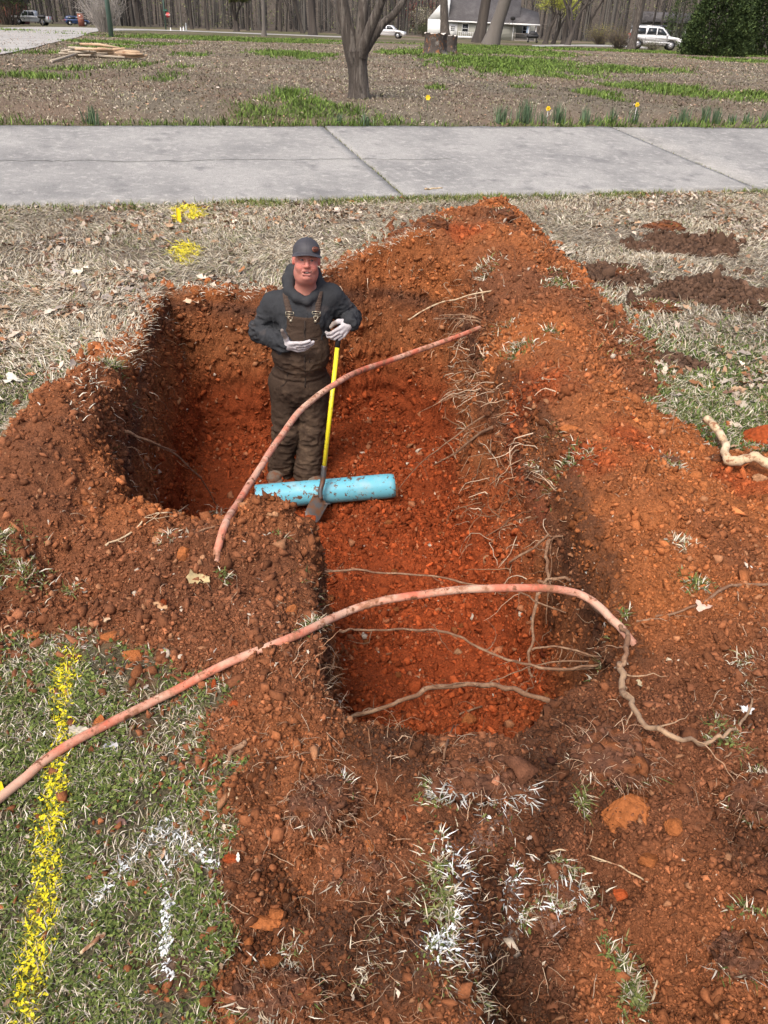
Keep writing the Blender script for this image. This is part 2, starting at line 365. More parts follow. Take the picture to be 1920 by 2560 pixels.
# colours (true pigment of soil / turf) --------------------------------------
C3 = lambda *c: np.array(c, float)
S_MID, S_RED, S_ORG, S_DRK, S_TAN = C3(.250, .090, .036), C3(.310, .066, .020), C3(.350, .120, .040), C3(.080, .038, .024), C3(.40, .21, .11)
STRAWG, GREENG, BROWNG = C3(.20, .165, .125), C3(.075, .085, .030), C3(.15, .115, .085)
def mixc(a, b, t): return a*(1-t[..., None])+b*t[..., None]
def soil_col(x, y, z, top, sd):
    n = fbm(x, y, z, 1.3, 4, 201); n2 = fbm(x, y, z, 9, 4, 202, .65); n3 = fbm(x, y, z, 45, 2, 203)
    dep = top-z
    c = np.broadcast_to(S_MID, x.shape+(3,)).copy()
    c = mixc(c, S_ORG, sstep(-.15, .5, n+.4*n2)*.8)
    # turned topsoil at the front right is darker, far spoil more orange
    drk = sstep(.2, -.5, n-.3*n2)+sstep(2.3, 1.2, y)*sstep(-.5, .1, x)*.45
    c = mixc(c, S_DRK*1.4, np.clip(drk, 0, 1)*.5)
    # cut face: brown topsoil first, then orange clay, then red clay at depth
    inside = sstep(.03, .12, dep)
    band = dep+.10*n+.05*n2
    cw = mixc(np.broadcast_to(S_DRK*1.25, c.shape), S_MID, sstep(.05, .28, band))
    cw = mixc(cw, S_ORG*.85, sstep(.2, .5, band)*.35)
    cw = mixc(cw, S_RED*.8, sstep(.40, .85, band))
    c = mixc(c, cw, inside)
    # freshly dug clay on the trench floor
    fl = sstep(.35, .0, np.hypot((x-.30)/.55, (y-3.1)/1.5)-.65+.25*n2)*inside
    c = mixc(c, S_RED*1.05, fl*.75*sstep(-.4, .3, n2+.3))
    for px, py, rad in ((1330, 970, .30), (1200, 520, .10), (1900, 1120, .25), (1480, 1130, .2), (1150, 640, .25), (1580, 1090, .2)):
        p = P(px, py, .2); q = sstep(1, .2, np.hypot(x-p[0], y-p[1])/rad+.5*n2)*(1-inside)
        c = mixc(c, S_RED*1.05, q*.75)
    c = mixc(c, S_TAN, sstep(.45, .8, n3*.6+n2*.6)*.45)
    return c*(1+.22*n3[..., None]+.12*n2[..., None])
topz = base_h(GX, GY)
sc = soil_col(GX, GY, V[..., 2], topz, SD)
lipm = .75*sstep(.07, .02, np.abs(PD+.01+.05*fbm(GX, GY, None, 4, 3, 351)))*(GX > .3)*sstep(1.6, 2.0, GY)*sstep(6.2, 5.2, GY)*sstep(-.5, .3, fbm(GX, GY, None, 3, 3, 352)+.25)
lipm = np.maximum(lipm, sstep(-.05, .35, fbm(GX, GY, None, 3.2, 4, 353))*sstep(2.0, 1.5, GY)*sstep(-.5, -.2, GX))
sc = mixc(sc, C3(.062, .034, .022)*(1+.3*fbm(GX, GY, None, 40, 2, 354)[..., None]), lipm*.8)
n = fbm(GX, GY, None, .9, 4, 301); n2 = fbm(GX, GY, None, 6, 4, 302)
def green_near(x, y):
    """how green the turf is on this side of the driveway"""
    g = sstep(4.6, 3.0, y-.25*x*0+.5*fbm(x, y, None, 1.1, 3, 311))*sstep(.4, -.6, x)
    g = np.maximum(g, sstep(5.8, 4.4, y+.5*fbm(x, y, None, 1.1, 3, 312))*sstep(.6, 1.6, x))
    s = NX*x+NY*y
    g = np.maximum(g, sstep(S0-.35, S0-.05, s+.12*fbm(x, y, None, 3, 3, 313))*.75)
    return np.clip(g, 0, 1)
gpatch_far = [(640, 275, 90, 12), (760, 272, 130, 14), (730, 245, 60, 10), (900, 315, 400, 10), (1300, 312, 380, 9), (1280, 165, 170, 22), (1180, 150, 120, 14), (720, 137, 100, 10), (780, 142, 80, 10), (1180, 122, 120, 8), (1330, 130, 80, 8),
              (990, 300, 180, 14), (1500, 175, 80, 8), (1600, 178, 60, 6), (1520, 250, 30, 9), (1560, 220, 70, 7), (1750, 240, 120, 12), (1680, 225, 60, 8), (1300, 225, 30, 6), (1100, 225, 30, 7), (1830, 152, 50, 5), (300, 168, 40, 8), (180, 180, 50, 6), (280, 120, 60, 8), (300, 100, 80, 7),
              (240, 95, 60, 6), (80, 195, 60, 6), (420, 202, 30, 8), (445, 172, 30, 5), (480, 140, 30, 5), (60, 135, 60, 5), (385, 105, 60, 7), (220, 300, 60, 8), (300, 310, 120, 7), (1490, 240, 60, 8), (1900, 245, 50, 10), (1080, 125, 60, 5), (1000, 128, 60, 6), (360, 75, 120, 4), (500, 78, 200, 5), (560, 85, 200, 3), (120, 200, 50, 6), (700, 90, 160, 4), (1210, 110, 90, 6)]
def green_far(x, y):
    m = wpatch(x, y, gpatch_far, .5, 1.0, 320)
    g = sstep(-.25, .55, m)
    s = NX*x+NY*y
    g = np.maximum(g, sstep(S1+.5, S1+.1, s+.25*fbm(x, y, None, 1.2, 3, 322)))
    g = np.maximum(g, sstep(58, 75, y)*sstep(-.4, .4, fbm(x, y, None, .08, 3, 323)+.2))
    return g
sline = NX*GX+NY*GY
yfar = sline > (S0+S1)/2
gn = np.where(yfar, green_far(GX, GY), green_near(GX, GY))
tc_ = mixc(np.broadcast_to(STRAWG, GX.shape+(3,)), BROWNG*.8, sstep(-.3, .5, n+.3*n2)*.7)
tc_ = np.where(yfar[..., None], mixc(np.broadcast_to(C3(.20, .165, .13), GX.shape+(3,)), C3(.21, .15, .115), sstep(-.4, .4, n)), tc_)
tc_ = mixc(tc_, np.where(yfar[..., None], GREENG, C3(.085, .075, .035)), gn*.75)
tc_ = mixc(tc_, C3(.13, .062, .034), (GY < 3)*sstep(.1, .5, fbm(GX, GY, None, 8, 3, 333))*.8)
tc_ = tc_*(1+.25*n2[..., None])
# leaf-littered hill far behind
tc_ = np.where((GY > 175)[..., None], C3(.085, .07, .055)*(1+.3*fbm(GX, GY, None, .2, 4, 330)[..., None]), tc_)
cc = mixc(tc_, C3(.085, .050, .034), mudm)
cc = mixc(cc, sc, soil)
cc = np.clip(cc, .004, .9)
# ---------------------------------------------------------------- paint marks as real pigment
def pl(pts, z=0.0): return np.array([P(a, b, z)[:2] for a, b in pts])
def seg_d(x, y, pts): return -poly_dist(x, y, pts, closed=False)*-1
YEL = [(pl([(180, 1640), (160, 1750), (150, 1900), (128, 2060), (105, 2250), (75, 2440), (60, 2560)]), .030), (pl([(442, 522), (446, 556)], 0), .04), (pl([(475, 516), (486, 548)], 0), .075), (pl([(508, 525), (498, 544)], 0), .045), (pl([(456, 612), (462, 655)], 0), .08), (pl([(480, 620), (478, 640)], 0), .05)]
WHT = [(pl([(415, 2085), (418, 2250), (415, 2400), (420, 2470)]), .011), (pl([(400, 2085), (330, 2150), (235, 2262)]), .012), (pl([(410, 2065), (470, 2120), (548, 2180)]), .017),
       (pl([(1245, 2060), (1180, 2110), (1120, 2160), (1140, 2250), (1160, 2330), (1150, 2400), (1080, 2425)], .08), .024), (pl([(1290, 2150), (1270, 2210), (1300, 2240), (1230, 2290)], .08), .02), (pl([(1380, 2200), (1460, 2250)], .1), .022),
       (pl([(1070, 1985), (1130, 1995), (1250, 2000), (1300, 1995)], .1), .014), (pl([(1170, 2540), (1230, 2520)], .08), .016), (pl([(870, 1930), (862, 1990)], .07), .008)]
ORG = [(pl([(1180, 508), (1235, 512)], .25), .16)]
def paint(x, y, lst, soft=.6, seed=0):
    m = np.zeros(x.shape)
    for pts, w in lst:
        d = -poly_dist(x, y, pts, closed=False) if False else poly_dist(x, y, pts, closed=False)
        m = np.maximum(m, sstep(1.7, .35, d/w+.7*fbm(x, y, None, .35/w, 4, 400+seed)))
    return m
C_YEL, C_WHT, C_ORG = C3(.72, .62, .02), C3(.78, .80, .80), C3(.85, .13, .02)

nm_ = (GY < 12) & (abs(GX) < 8) & (GY > .3)
for lst, c_, sd, am in ((YEL, C_YEL, 1, .35), (WHT, C_WHT, 2, .12), (ORG, C_ORG, 3, .95)):
    w_ = paint(GX[nm_], GY[nm_], lst, seed=sd)*am*(.6+.4*fbm(GX[nm_], GY[nm_], None, 60, 2, 410)); cc[nm_] = mixc(cc[nm_], c_, np.clip(w_, 0, 1))
ii = np.arange(nyy*nxx).reshape(nyy, nxx)
Q = np.stack([ii[:-1, :-1], ii[:-1, 1:], ii[1:, 1:], ii[1:, :-1]], -1).reshape(-1, 4)
M_ground = mat('soil_and_turf', attr=True, rough=.95, spec=.15, noise=(100, .36), bump=((45, .9, .022), (140, .9, .008), (380, .6, .003)))
ground = link('ground', mesh_np('ground', V.reshape(-1, 3), [Q], cc.reshape(-1, 3), True), M_ground)
tag(ground, kind='structure')

# area-weighted sampler over the finished ground sheet
VC = (V[:-1, :-1]+V[:-1, 1:]+V[1:, 1:]+V[1:, :-1])/4
e1 = (V[:-1, 1:]+V[1:, 1:]-V[:-1, :-1]-V[1:, :-1])/2; e2 = (V[1:, :-1]+V[1:, 1:]-V[:-1, :-1]-V[:-1, 1:])/2
CN = np.cross(e1, e2); CA = np.linalg.norm(CN, axis=-1); CN = CN/(CA[..., None]+1e-12)
cell = lambda a: (a[:-1, :-1]+a[1:, 1:]+a[:-1, 1:]+a[1:, :-1])/4
cSoil, cMud, cGn, cPT, cPD, cSD, cS = cell(soil), cell(mudm), cell(gn), cell(PT), cell(PD), cell(SD), cell(sline)
CX, CY, CZc = VC[..., 0], VC[..., 1], VC[..., 2]
CPX, CPY = proj(CX, np.maximum(CY, .05), CZc)
inview = (CPX > -420) & (CPX < 2340) & (CPY > -60) & (CPY < 2720) & (CY > .3)
ZC = np.maximum(CY*math.cos(PITCH)-(CZc-CZ)*math.sin(PITCH), .3)
def sample(w, n, seed):
    n = int(n*1.2); rg = np.random.RandomState(seed); w = np.nan_to_num(np.clip(w*1.0, 0, None))*CA*inview
    c = np.cumsum(w.ravel()); k = np.searchsorted(c, rg.rand(n)*c[-1]); k = np.minimum(k, c.size-1)
    a = rg.rand(n)[:, None]-.5; b = rg.rand(n)[:, None]-.5
    p = VC.reshape(-1, 3)[k]+e1.reshape(-1, 3)[k]*a+e2.reshape(-1, 3)[k]*b
    return p, CN.reshape(-1, 3)[k], k, rg
def gz(x, y):
    """height of the finished ground at a point"""
    i = int(np.clip(np.searchsorted(xs, x)-1, 0, nxx-2)); j = int(np.clip(np.searchsorted(ys, y)-1, 0, nyy-2))
    a = (x-xs[i])/(xs[i+1]-xs[i]); b = (y-ys[j])/(ys[j+1]-ys[j])
    return float((V[j, i, 2]*(1-a)+V[j, i+1, 2]*a)*(1-b)+(V[j+1, i, 2]*(1-a)+V[j+1, i+1, 2]*a)*b)
def onground(px, py, it=40):
    """first hit of the view ray with the ground"""
    d = ray(px, py); t = .6; last = t
    while t < 400:
        p = np.array([0, 0, CZ])+d*t
        if p[2] < gz(p[0], p[1]): break
        last = t; t *= 1.01
    lo, hi = last, t
    for _ in range(20):
        m = (lo+hi)/2; p = np.array([0, 0, CZ])+d*m
        if p[2] < gz(p[0], p[1]): hi = m
        else: lo = m
    p = np.array([0, 0, CZ])+d*hi; p[2] = gz(p[0], p[1]); return p
# ---------------------------------------------------------------- driveway
M_conc = mat('concrete', (.33, .325, .31), .9, spec=.2, mixn=[(.7, (.23, .228, .222), .4, .62), (9, (.40, .39, .37), .5, .7), (2.5, (.20, .198, .195), .55, .68), (35, (.17, .165, .16), .6, .68)], noise=(90, .30), bump=((140, .5, .006), (18, .2, .01)))
M_crack = mat('crack_fill', (.045, .05, .03), .95, noise=(50, .4))
def sxy(s, t): return np.array([NX*s+NY*t, NY*s-NX*t])      # driveway coordinates -> world
TX = np.array([NY, -NX])
def tcoord(px, py, z):
    p = P(px, py, z); return p[:2]@TX
def drive_slab(t0a, t0b, t1a, t1b, name):
    """slab between two slanted joints (a = near edge, b = far edge)"""
    n, m = 60, 22; V_ = []; top = .03
    for i in range(m+1):
        f = i/m; s = S0+(S1-S0)*f
        for j in range(n+1):
            g = j/n; ta = t0a+(t0b-t0a)*f; tb = t1a+(t1b-t1a)*f; t = ta+(tb-ta)*g
            e = s
            if i == 0: e = s+.05*vnoise(t*2.1, 0.3, None, 9)+.02*vnoise(t*9, .3, None, 8)
            if i == m: e = s+.05*vnoise(t*1.9, 7.3, None, 9)+.02*vnoise(t*9, 5.3, None, 8)
            x, y = sxy(e, t); V_.append([x, y, .105*(e-S0)+top+.008*vnoise(x*.8, y*.8, None, 4)])
    V_ = np.array(V_); k = (n+1)*(m+1)
    idx = np.arange(k).reshape(m+1, n+1)
    q = np.stack([idx[:-1, :-1], idx[:-1, 1:], idx[1:, 1:], idx[1:, :-1]], -1).reshape(-1, 4)
    bd = np.concatenate([idx[0, :], idx[1:, -1], idx[-1, :-1][::-1], idx[1:-1, 0][::-1]])
    lo = V_[bd].copy(); lo[:, 2] -= .11
    sk = np.array([[bd[(a+1) % len(bd)], bd[a], k+a, k+(a+1) % len(bd)] for a in range(len(bd))])
    me = mesh_np(name, np.vstack([V_, lo]), [np.vstack([q, sk])], None, False)
    return tag(link(name, me, M_conc), kind='structure')
ja, jb = tcoord(1012, 492, 0.02), tcoord(830, 326, .40)
ka, kb = tcoord(1895, 473, 0.02), tcoord(1532, 318, .40)
g_ = .018
drive_slab(-40, -40, ja-7.2, jb-7.2-.1, 'driveway'); drive_slab(ja-7.2+.03, jb-7.2-.07, ja-g_, jb-g_, 'driveway')
drive_slab(ja+g_, jb+g_, ka-g_, kb-g_, 'driveway'); drive_slab(ka+g_, kb+g_, 45, 45, 'driveway')
cr = MB()
for pts in ([(-30, 398), (60, 402), (200, 398), (330, 404), (470, 402), (600, 397), (740, 399), (905, 396)], [(905, 396), (1010, 403), (1130, 399)]):
    w = []
    for a in catmull(pts, 8)[:, :2]:
        s_ = .16; p = P(a[0], a[1], .2); p = P(a[0], a[1], .105*(NX*p[0]+NY*p[1]-S0)+.03)
        p = p+np.array([.02*random.uniform(-1, 1), .03*random.uniform(-1, 1), 0]); p[2] = .105*(NX*p[0]+NY*p[1]-S0)+.030+.008*vnoise(p[0]*.8, p[1]*.8, None, 4); w.append(p)
    w = np.array(w); off = np.array([-.2, 1, .105])*.005
    for a, b in zip(w[:-1], w[1:]): cr.add([a-off, b-off, b+off, a+off]+np.array([0, 0, .004]), [np.array([[0, 1, 2, 3]])])
tag(cr.build('driveway_crack', M_crack), kind='structure')
# street / neighbour's concrete drive far left
sp = [(0, 140), (60, 126), (130, 110), (200, 92), (262, 76)]
near_ = [P(a, b, .12-.0*i) for i, (a, b) in enumerate(sp)]
def hz(px, py):
    p = onground(px, py); return p
edge_n = [hz(-260, 190), hz(-100, 160), hz(0, 139), hz(100, 117), hz(180, 98), hz(262, 78), hz(430, 78), hz(640, 86), hz(900, 96)]
edge_f = [hz(-700, 90), hz(-320, 76), hz(0, 70), hz(90, 68), hz(180, 68.5), hz(262, 71), hz(430, 75.5), hz(640, 83.5), hz(900, 93.5)]
def ribbon(name, A, B, m, lift=.05, nn=8):
    A, B = catmull(A, nn), catmull(B, nn); k = len(A); rows = 15; V_ = []
    for i in range(k):
        for j in range(rows):
            p = A[i]+(B[i]-A[i])*j/(rows-1); V_.append([p[0], p[1], max(gz(p[0], p[1]), gz(p[0]+.3, p[1]), gz(p[0]-.3, p[1]))+lift*.5])
    V_ = np.array(V_); q = [[i*rows+j, i*rows+j+1, (i+1)*rows+j+1, (i+1)*rows+j] for i in range(k-1) for j in range(rows-1)]
    return tag(link(name, mesh_np(name, V_, [np.array(q)]), m), kind='structure')
M_road = mat('old_concrete_road', (.40, .385, .36), .9, mixn=[(.3, (.30, .29, .27), .45, .65)], noise=(3, .12))
ribbon('road', edge_n, edge_f, M_road, .06)
ribbon('path', [hz(1330, 117), hz(1450, 116), hz(1560, 118), hz(1620, 122)], [hz(1330, 113.5), hz(1450, 112), hz(1560, 114), hz(1620, 118)], M_road, .05)

# ---------------------------------------------------------------- scattered stuff builders
def rotm(rg, n):
    q = rg.randn(n, 4); q /= np.linalg.norm(q, axis=1)[:, None]; w, x, y, z = q.T
    return np.stack([1-2*(y*y+z*z), 2*(x*y-z*w), 2*(x*z+y*w), 2*(x*y+z*w), 1-2*(x*x+z*z), 2*(y*z-x*w), 2*(x*z-y*w), 2*(y*z+x*w), 1-2*(x*x+y*y)], -1).reshape(-1, 3, 3)
_t = (1+5**.5)/2
ICO = np.array([(-1, _t, 0), (1, _t, 0), (-1, -_t, 0), (1, -_t, 0), (0, -1, _t), (0, 1, _t), (0, -1, -_t), (0, 1, -_t), (_t, 0, -1), (_t, 0, 1), (-_t, 0, -1), (-_t, 0, 1)], float)/math.sqrt(1+_t*_t)
ICF = np.array([(0, 11, 5), (0, 5, 1), (0, 1, 7), (0, 7, 10), (0, 10, 11), (1, 5, 9), (5, 11, 4), (11, 10, 2), (10, 7, 6), (7, 1, 8), (3, 9, 4), (3, 4, 2), (3, 2, 6), (3, 6, 8), (3, 8, 9), (4, 9, 5), (2, 4, 11), (6, 2, 10), (8, 6, 7), (9, 8, 1)])
def crumbs(name, p, nr, size, col, rg, m):
    n = len(p); sc3 = np.exp(rg.randn(n, 1, 3)*.34)*size[:, None, None]; jit = np.clip(1+.42*rg.randn(n, 12, 1), .3, 1.9)
    v = ICO[None]*jit*sc3; v = np.einsum('nij,nkj->nki', rotm(rg, n), v)+(p+nr*size[:, None]*.35)[:, None]
    f = (ICF[None]+12*np.arange(n)[:, None, None]).reshape(-1, 3)
    c = np.repeat(col, 12, 0)
    return link(name, mesh_np(name, v.reshape(-1, 3), [f], c), m)
def swirl(p, f, sd, rg, j=.5): return 3.3*fbm(p[:, 0], p[:, 1], None, f, 3, sd)+(rg.rand(len(p)) < .5)*pi+j*rg.randn(len(p))
def blades(p, nr, L, w, lean, col, rg, droop=.35, tipc=None, dirv=None):
    """returns (V,F,C) of tapered bent blades"""
    n = len(p); a = rg.rand(n)*2*pi
    if dirv is not None: a = dirv
    d = np.stack([np.cos(a), np.sin(a), np.zeros(n)], -1); up = nr*.6+np.array([0, 0, .4]); up /= np.linalg.norm(up, axis=1)[:, None]
    cl, sl = np.cos(lean)[:, None], np.sin(lean)[:, None]; L = L[:, None]
    mid = p+L*.5*(up*cl+d*sl); l2 = np.minimum(lean+droop+.25*rg.randn(n), 1.75); tip = mid+L*.5*(up*np.cos(l2)[:, None]+d*np.sin(l2)[:, None])
    b = a+pi/2+rg.randn(n)*.5; s = np.stack([np.cos(b), np.sin(b), .3*rg.randn(n)], -1)*w[:, None]*.5
    base = p-up*.004
    v = np.stack([base-s, base+s, mid+s*.85, mid-s*.85, tip], 1).reshape(-1, 3)
    k = 5*np.arange(n)[:, None]; f = np.concatenate([k+np.array([[0, 1, 2]]), k+np.array([[0, 2, 3]]), k+np.array([[3, 2, 4]])])
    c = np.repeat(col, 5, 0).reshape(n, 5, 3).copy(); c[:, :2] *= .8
    if tipc is not None: c[:, 4] = c[:, 4]*.4+tipc*.6
    return v, f, c.reshape(-1, 3)
def leaves(p, nr, size, col, rg, lift=.3, up=.0):
    """curled dry leaves: 8-point outline folded on the midrib"""
    n = len(p); o = np.array([(-1, 0, 0), (-.55, .28, .0), (-.15, .5, .0), (.15, .26, 0), (.45, .42, 0), (1, 0, 0), (.45, -.42, 0), (.15, -.26, 0), (-.15, -.5, 0), (-.55, -.28, 0)], float)
    v = np.repeat(o[None], n, 0); v[:, :, 1] *= (.7+.5*rg.rand(n, 1)); cur = .25+.5*rg.rand(n, 1); bend = .35*rg.randn(n, 1)
    v[:, :, 2] = np.abs(v[:, :, 1])*cur*1.3+bend*v[:, :, 0]**2+.08*rg.randn(n, 10)
    a = rg.rand(n)*2*pi; ca, sa = np.cos(a), np.sin(a); z = np.zeros(n); 
    Rz = np.stack([ca, -sa, z, sa, ca, z, z, z, z+1], -1).reshape(-1, 3, 3)
    v = np.einsum('nij,nkj->nki', Rz, v)
    # tilt frame to a jittered ground normal
    N = nr*.7+np.array([0, 0, .5])+rg.randn(n, 3)*lift; N /= np.linalg.norm(N, axis=1)[:, None]
    X = np.cross(N, np.array([0, 1, .01])); X /= np.linalg.norm(X, axis=1)[:, None]; Y = np.cross(N, X)
    v = v[:, :, 0:1]*X[:, None]+v[:, :, 1:2]*Y[:, None]+v[:, :, 2:3]*N[:, None]
    v = v*size[:, None, None]*.5+(p+N*(size*.12+up)[:, None])[:, None]
    k = 10*np.arange(n)[:, None]
    tr = [(0, 1, 9), (1, 2, 3), (9, 7, 8), (1, 3, 9), (9, 3, 7), (3, 4, 5), (7, 5, 6), (3, 5, 7)]
    f = np.concatenate([k+np.array([t]) for t in tr]); c = np.repeat(col, 10, 0)
    return v.reshape(-1, 3), f, c
class Stack:
    def __init__(s): s.V, s.F, s.C, s.n = [], [], [], 0
    def add(s, vfc): v, f, c = vfc; s.V.append(v); s.F.append(f+s.n); s.C.append(c); s.n += len(v)
    def build(s, name, m, **k):
        o = link(name, mesh_np(name, np.concatenate(s.V), [np.concatenate(s.F)], np.clip(np.concatenate(s.C), 0, 1)), m); return tag(o, **k)
def pick(rg, n, pal, var=.18):
    pal = np.array(pal, float); c = pal[rg.randint(len(pal), size=n)]; return np.clip(c*(1+var*rg.randn(n, 1)), .004, .95)
M_crumb = mat('clay_crumbs', attr=True, rough=.95, spec=.12, noise=(150, .25), bump=(190, .5, .004))
M_grass = mat('grass_blades', attr=True, rough=.75, spec=.25)
M_leaf = mat('dry_leaves', attr=True, rough=.85, spec=.15, noise=(60, .15))
GREENS = [(.10, .13, .03), (.135, .165, .04), (.07, .09, .024), (.17, .19, .06), (.15, .14, .055)]
STRAWS = [(.62, .55, .42), (.50, .43, .31), (.72, .66, .54), (.40, .32, .22), (.58, .53, .42), (.28, .21, .14)]
STRAW2 = [(.34, .29, .21), (.26, .22, .16), (.42, .38, .29), (.19, .155, .115), (.22, .22, .11)]
LEAFS = [(.36, .24, .15), (.26, .16, .10), (.46, .38, .30), (.17, .10, .07), (.34, .29, .25), (.52, .45, .36), (.28, .13, .06)]

# loose crumbs over all dug soil
def lip_at(p): return lipm[np.clip(np.searchsorted(ys, p[:, 1]), 0, nyy-1), np.clip(np.searchsorted(xs, p[:, 0]), 0, nxx-1)]
cw = (cSoil > .4)*(1-.35*sstep(.1, .4, cPT)*(1-sstep(.8, .98, cPT)))/ZC**1.9*(.35+1.3*sstep(-.35, .4, fbm(CX, CY, CZc, 2.6, 3, 501)))
p, nr, k, rg = sample(cw, 165000, 11)
zc = ZC.ravel()[k]
size = np.clip(np.exp(rg.randn(len(p))*.66)*.00098*zc**.9, .0006, .018)*(1+.15*(cPT.ravel()[k] > .9))
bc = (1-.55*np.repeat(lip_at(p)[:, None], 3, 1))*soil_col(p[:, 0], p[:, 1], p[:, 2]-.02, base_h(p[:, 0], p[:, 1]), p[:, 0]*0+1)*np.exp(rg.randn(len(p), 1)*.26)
tan_ = rg.rand(len(p)) < .07; bc[tan_] = bc[tan_]*.5+S_TAN*.55
pale = rg.rand(len(p)) < .006; bc[pale] = C3(.5, .42, .33)
crumb_obj = crumbs('loose_soil', p, nr, size, np.clip(bc, .01, .8), rg, M_crumb); tag(crumb_obj, kind='stuff')
p, nr, k, rg = sample((cSoil > .4)*(CY < 2.6)*(cPT < .05)*sstep(2.6, 1.6, CY)/ZC**1.5, 42000, 13)
size = np.clip(np.exp(rg.randn(len(p))*.55)*.0021, .0009, .010)
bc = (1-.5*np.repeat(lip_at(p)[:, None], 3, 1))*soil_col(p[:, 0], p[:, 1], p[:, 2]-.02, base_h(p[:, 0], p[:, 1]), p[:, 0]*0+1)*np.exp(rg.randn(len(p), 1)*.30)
tag(crumbs('loose_soil', p, nr, size, np.clip(bc, .01, .8), rg, M_crumb), kind='stuff')
p, nr, k, rg = sample(((cMud > .4)+(.0+(cSoil < .4)*(cSD > -.35)*np.exp(cSD*14)*.3)+.03*(cGn > .5)*(CY < 3))*(CY < 9)/ZC**1.8, 7000, 12)
size = np.clip(np.exp(rg.randn(len(p))*.5)*.0026*ZC.ravel()[k]**.9, .0015, .03)
tag(crumbs('loose_soil', p, nr, size, np.where((cMud.ravel()[k] > .3)[:, None], C3(.10, .058, .038), soil_col(p[:, 0], p[:, 1], p[:, 2], p[:, 2], p[:, 0]*0+1))*np.exp(rg.randn(len(p), 1)*.2), rg, M_crumb), kind='stuff')

grass = Stack(); litter = Stack()
onD = (cS > S0-.03) & (cS < S1+.05)
joint = onD & False
nearT = (cSoil < .5) & (cS < S0+.02) & (cMud < .5)
def painted(p, col, rg, pr=.85):
    x, y = p[:, 0], p[:, 1]
    for lst, c, sd in ((YEL, C_YEL, 1), (WHT, C_WHT, 2), (ORG, C_ORG, 3)):
        m = (paint(x, y, lst, seed=sd) > rg.rand(len(p))*.9+.08) & (rg.rand(len(p)) < pr)
        col[m] = c*(.75+.35*rg.rand(m.sum(), 1))+col[m]*.12
    return col
# front left turf: clover + green + bleached thatch
wl_ = nearT*(CY < 4.6)/ZC**1.6*(.25+sstep(-.45, .1, fbm(CX, CY, None, 7, 3, 577)))
p, nr, k, rg = sample(wl_*(.25+cGn), 42000, 21)
g = rg.rand(len(p)) < .38
col = np.where(g[:, None], pick(rg, len(p), GREENS, .25), pick(rg, len(p), STRAWS, .15)*.92)
zz = ZC.ravel()[k]
grass.add(blades(p, nr, (.014+.020*rg.rand(len(p)))*(1+.25*(zz-1)), .0014*zz**.8*(.7+.6*rg.rand(len(p))), .5+.9*rg.rand(len(p)), painted(p, col, rg, .5), rg))
p, nr, k, rg = sample(wl_*cGn*(sstep(-.4, .3, fbm(CX, CY, None, 5, 3, 505))+.12)*(cGn > 0), 30000, 22)
zz = ZC.ravel()[k]
v = leaves(p, nr, (.006+.0055*rg.rand(len(p)))*zz**.6, painted(p, pick(rg, len(p), [(.08, .115, .022), (.055, .08, .018), (.115, .155, .035), (.16, .19, .05)], .22), rg, .6), rg, .45, .008); grass.add(v)
# right-hand turf
p, nr, k, rg = sample(nearT*(CX > 1)*(CY < 6.6)*(.1+cGn)/ZC**1.2, 26000, 23)
g = rg.rand(len(p)) < .72
col = np.where(g[:, None], pick(rg, len(p), [(.10, .16, .035), (.13, .19, .04), (.075, .12, .03), (.17, .20, .06)], .25), pick(rg, len(p), STRAWS, .15)*.9)
grass.add(blades(p, nr, .03+.03*rg.rand(len(p)), .005+.004*rg.rand(len(p)), .4+1.0*rg.rand(len(p)), painted(p, col, rg), rg))
# bleached thatch between the pit and the driveway
dens = sstep(-.55, .3, fbm(CX, CY, None, 1.3, 4, 506))+.35
p, nr, k, rg = sample(nearT*(CY > 3.3)*dens*(1.05-cGn*.8)/ZC**.8, 125000, 24)
tone = (.82+.45*fbm(p[:, 0], p[:, 1], None, 1.1, 4, 507))[:, None]
col = pick(rg, len(p), STRAWS, .14)*np.clip(tone, .45, 1.15)
g = rg.rand(len(p)) < .06+.10*(fbm(p[:, 0], p[:, 1], None, .9, 3, 508) > .1); col[g] = pick(rg, g.sum(), [(.16, .19, .07), (.22, .23, .10)], .2)
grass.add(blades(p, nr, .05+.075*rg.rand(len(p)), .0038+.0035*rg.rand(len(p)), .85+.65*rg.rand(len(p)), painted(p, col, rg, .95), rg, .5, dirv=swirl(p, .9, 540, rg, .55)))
# green fringe along both edges of the driveway and in its joints
p, nr, k, rg = sample((cS > S0-.40)*(cS < S0+.0)*(sstep(-.35, .3, fbm(CX, CY, None, 1.7, 3, 509))+.10)*np.exp(-(S0-cS)*5), 9000, 25)
grass.add(blades(p, nr, .04+.06*rg.rand(len(p)), .006+.004*rg.rand(len(p)), .2+.8*rg.rand(len(p)), pick(rg, len(p), [(.12, .17, .03), (.17, .20, .05), (.09, .13, .03), (.25, .22, .10)], .2), rg))
for (a0, b0) in ((ja, jb), (ka, kb)):
    rg = np.random.RandomState(5); n = 900; f = rg.rand(n); s = S0+(S1-S0)*f; t = a0+(b0-a0)*f+.016*rg.randn(n)
    p = np.stack([NX*s+NY*t, NY*s-NX*t, .105*(s-S0)+.0], -1); dn = sstep(-.25, .25, fbm(s, t*0, None, 1.1, 3, 77))
    p = p[rg.rand(n) < dn+.15]
    grass.add(blades(p, np.tile([0, 0, 1.], (len(p), 1)), .03+.04*rg.rand(len(p)), .006+.005*rg.rand(len(p)), .2+1.1*rg.rand(len(p)), pick(rg, len(p), [(.13, .17, .03), (.16, .19, .05), (.2, .17, .09)], .2), rg))
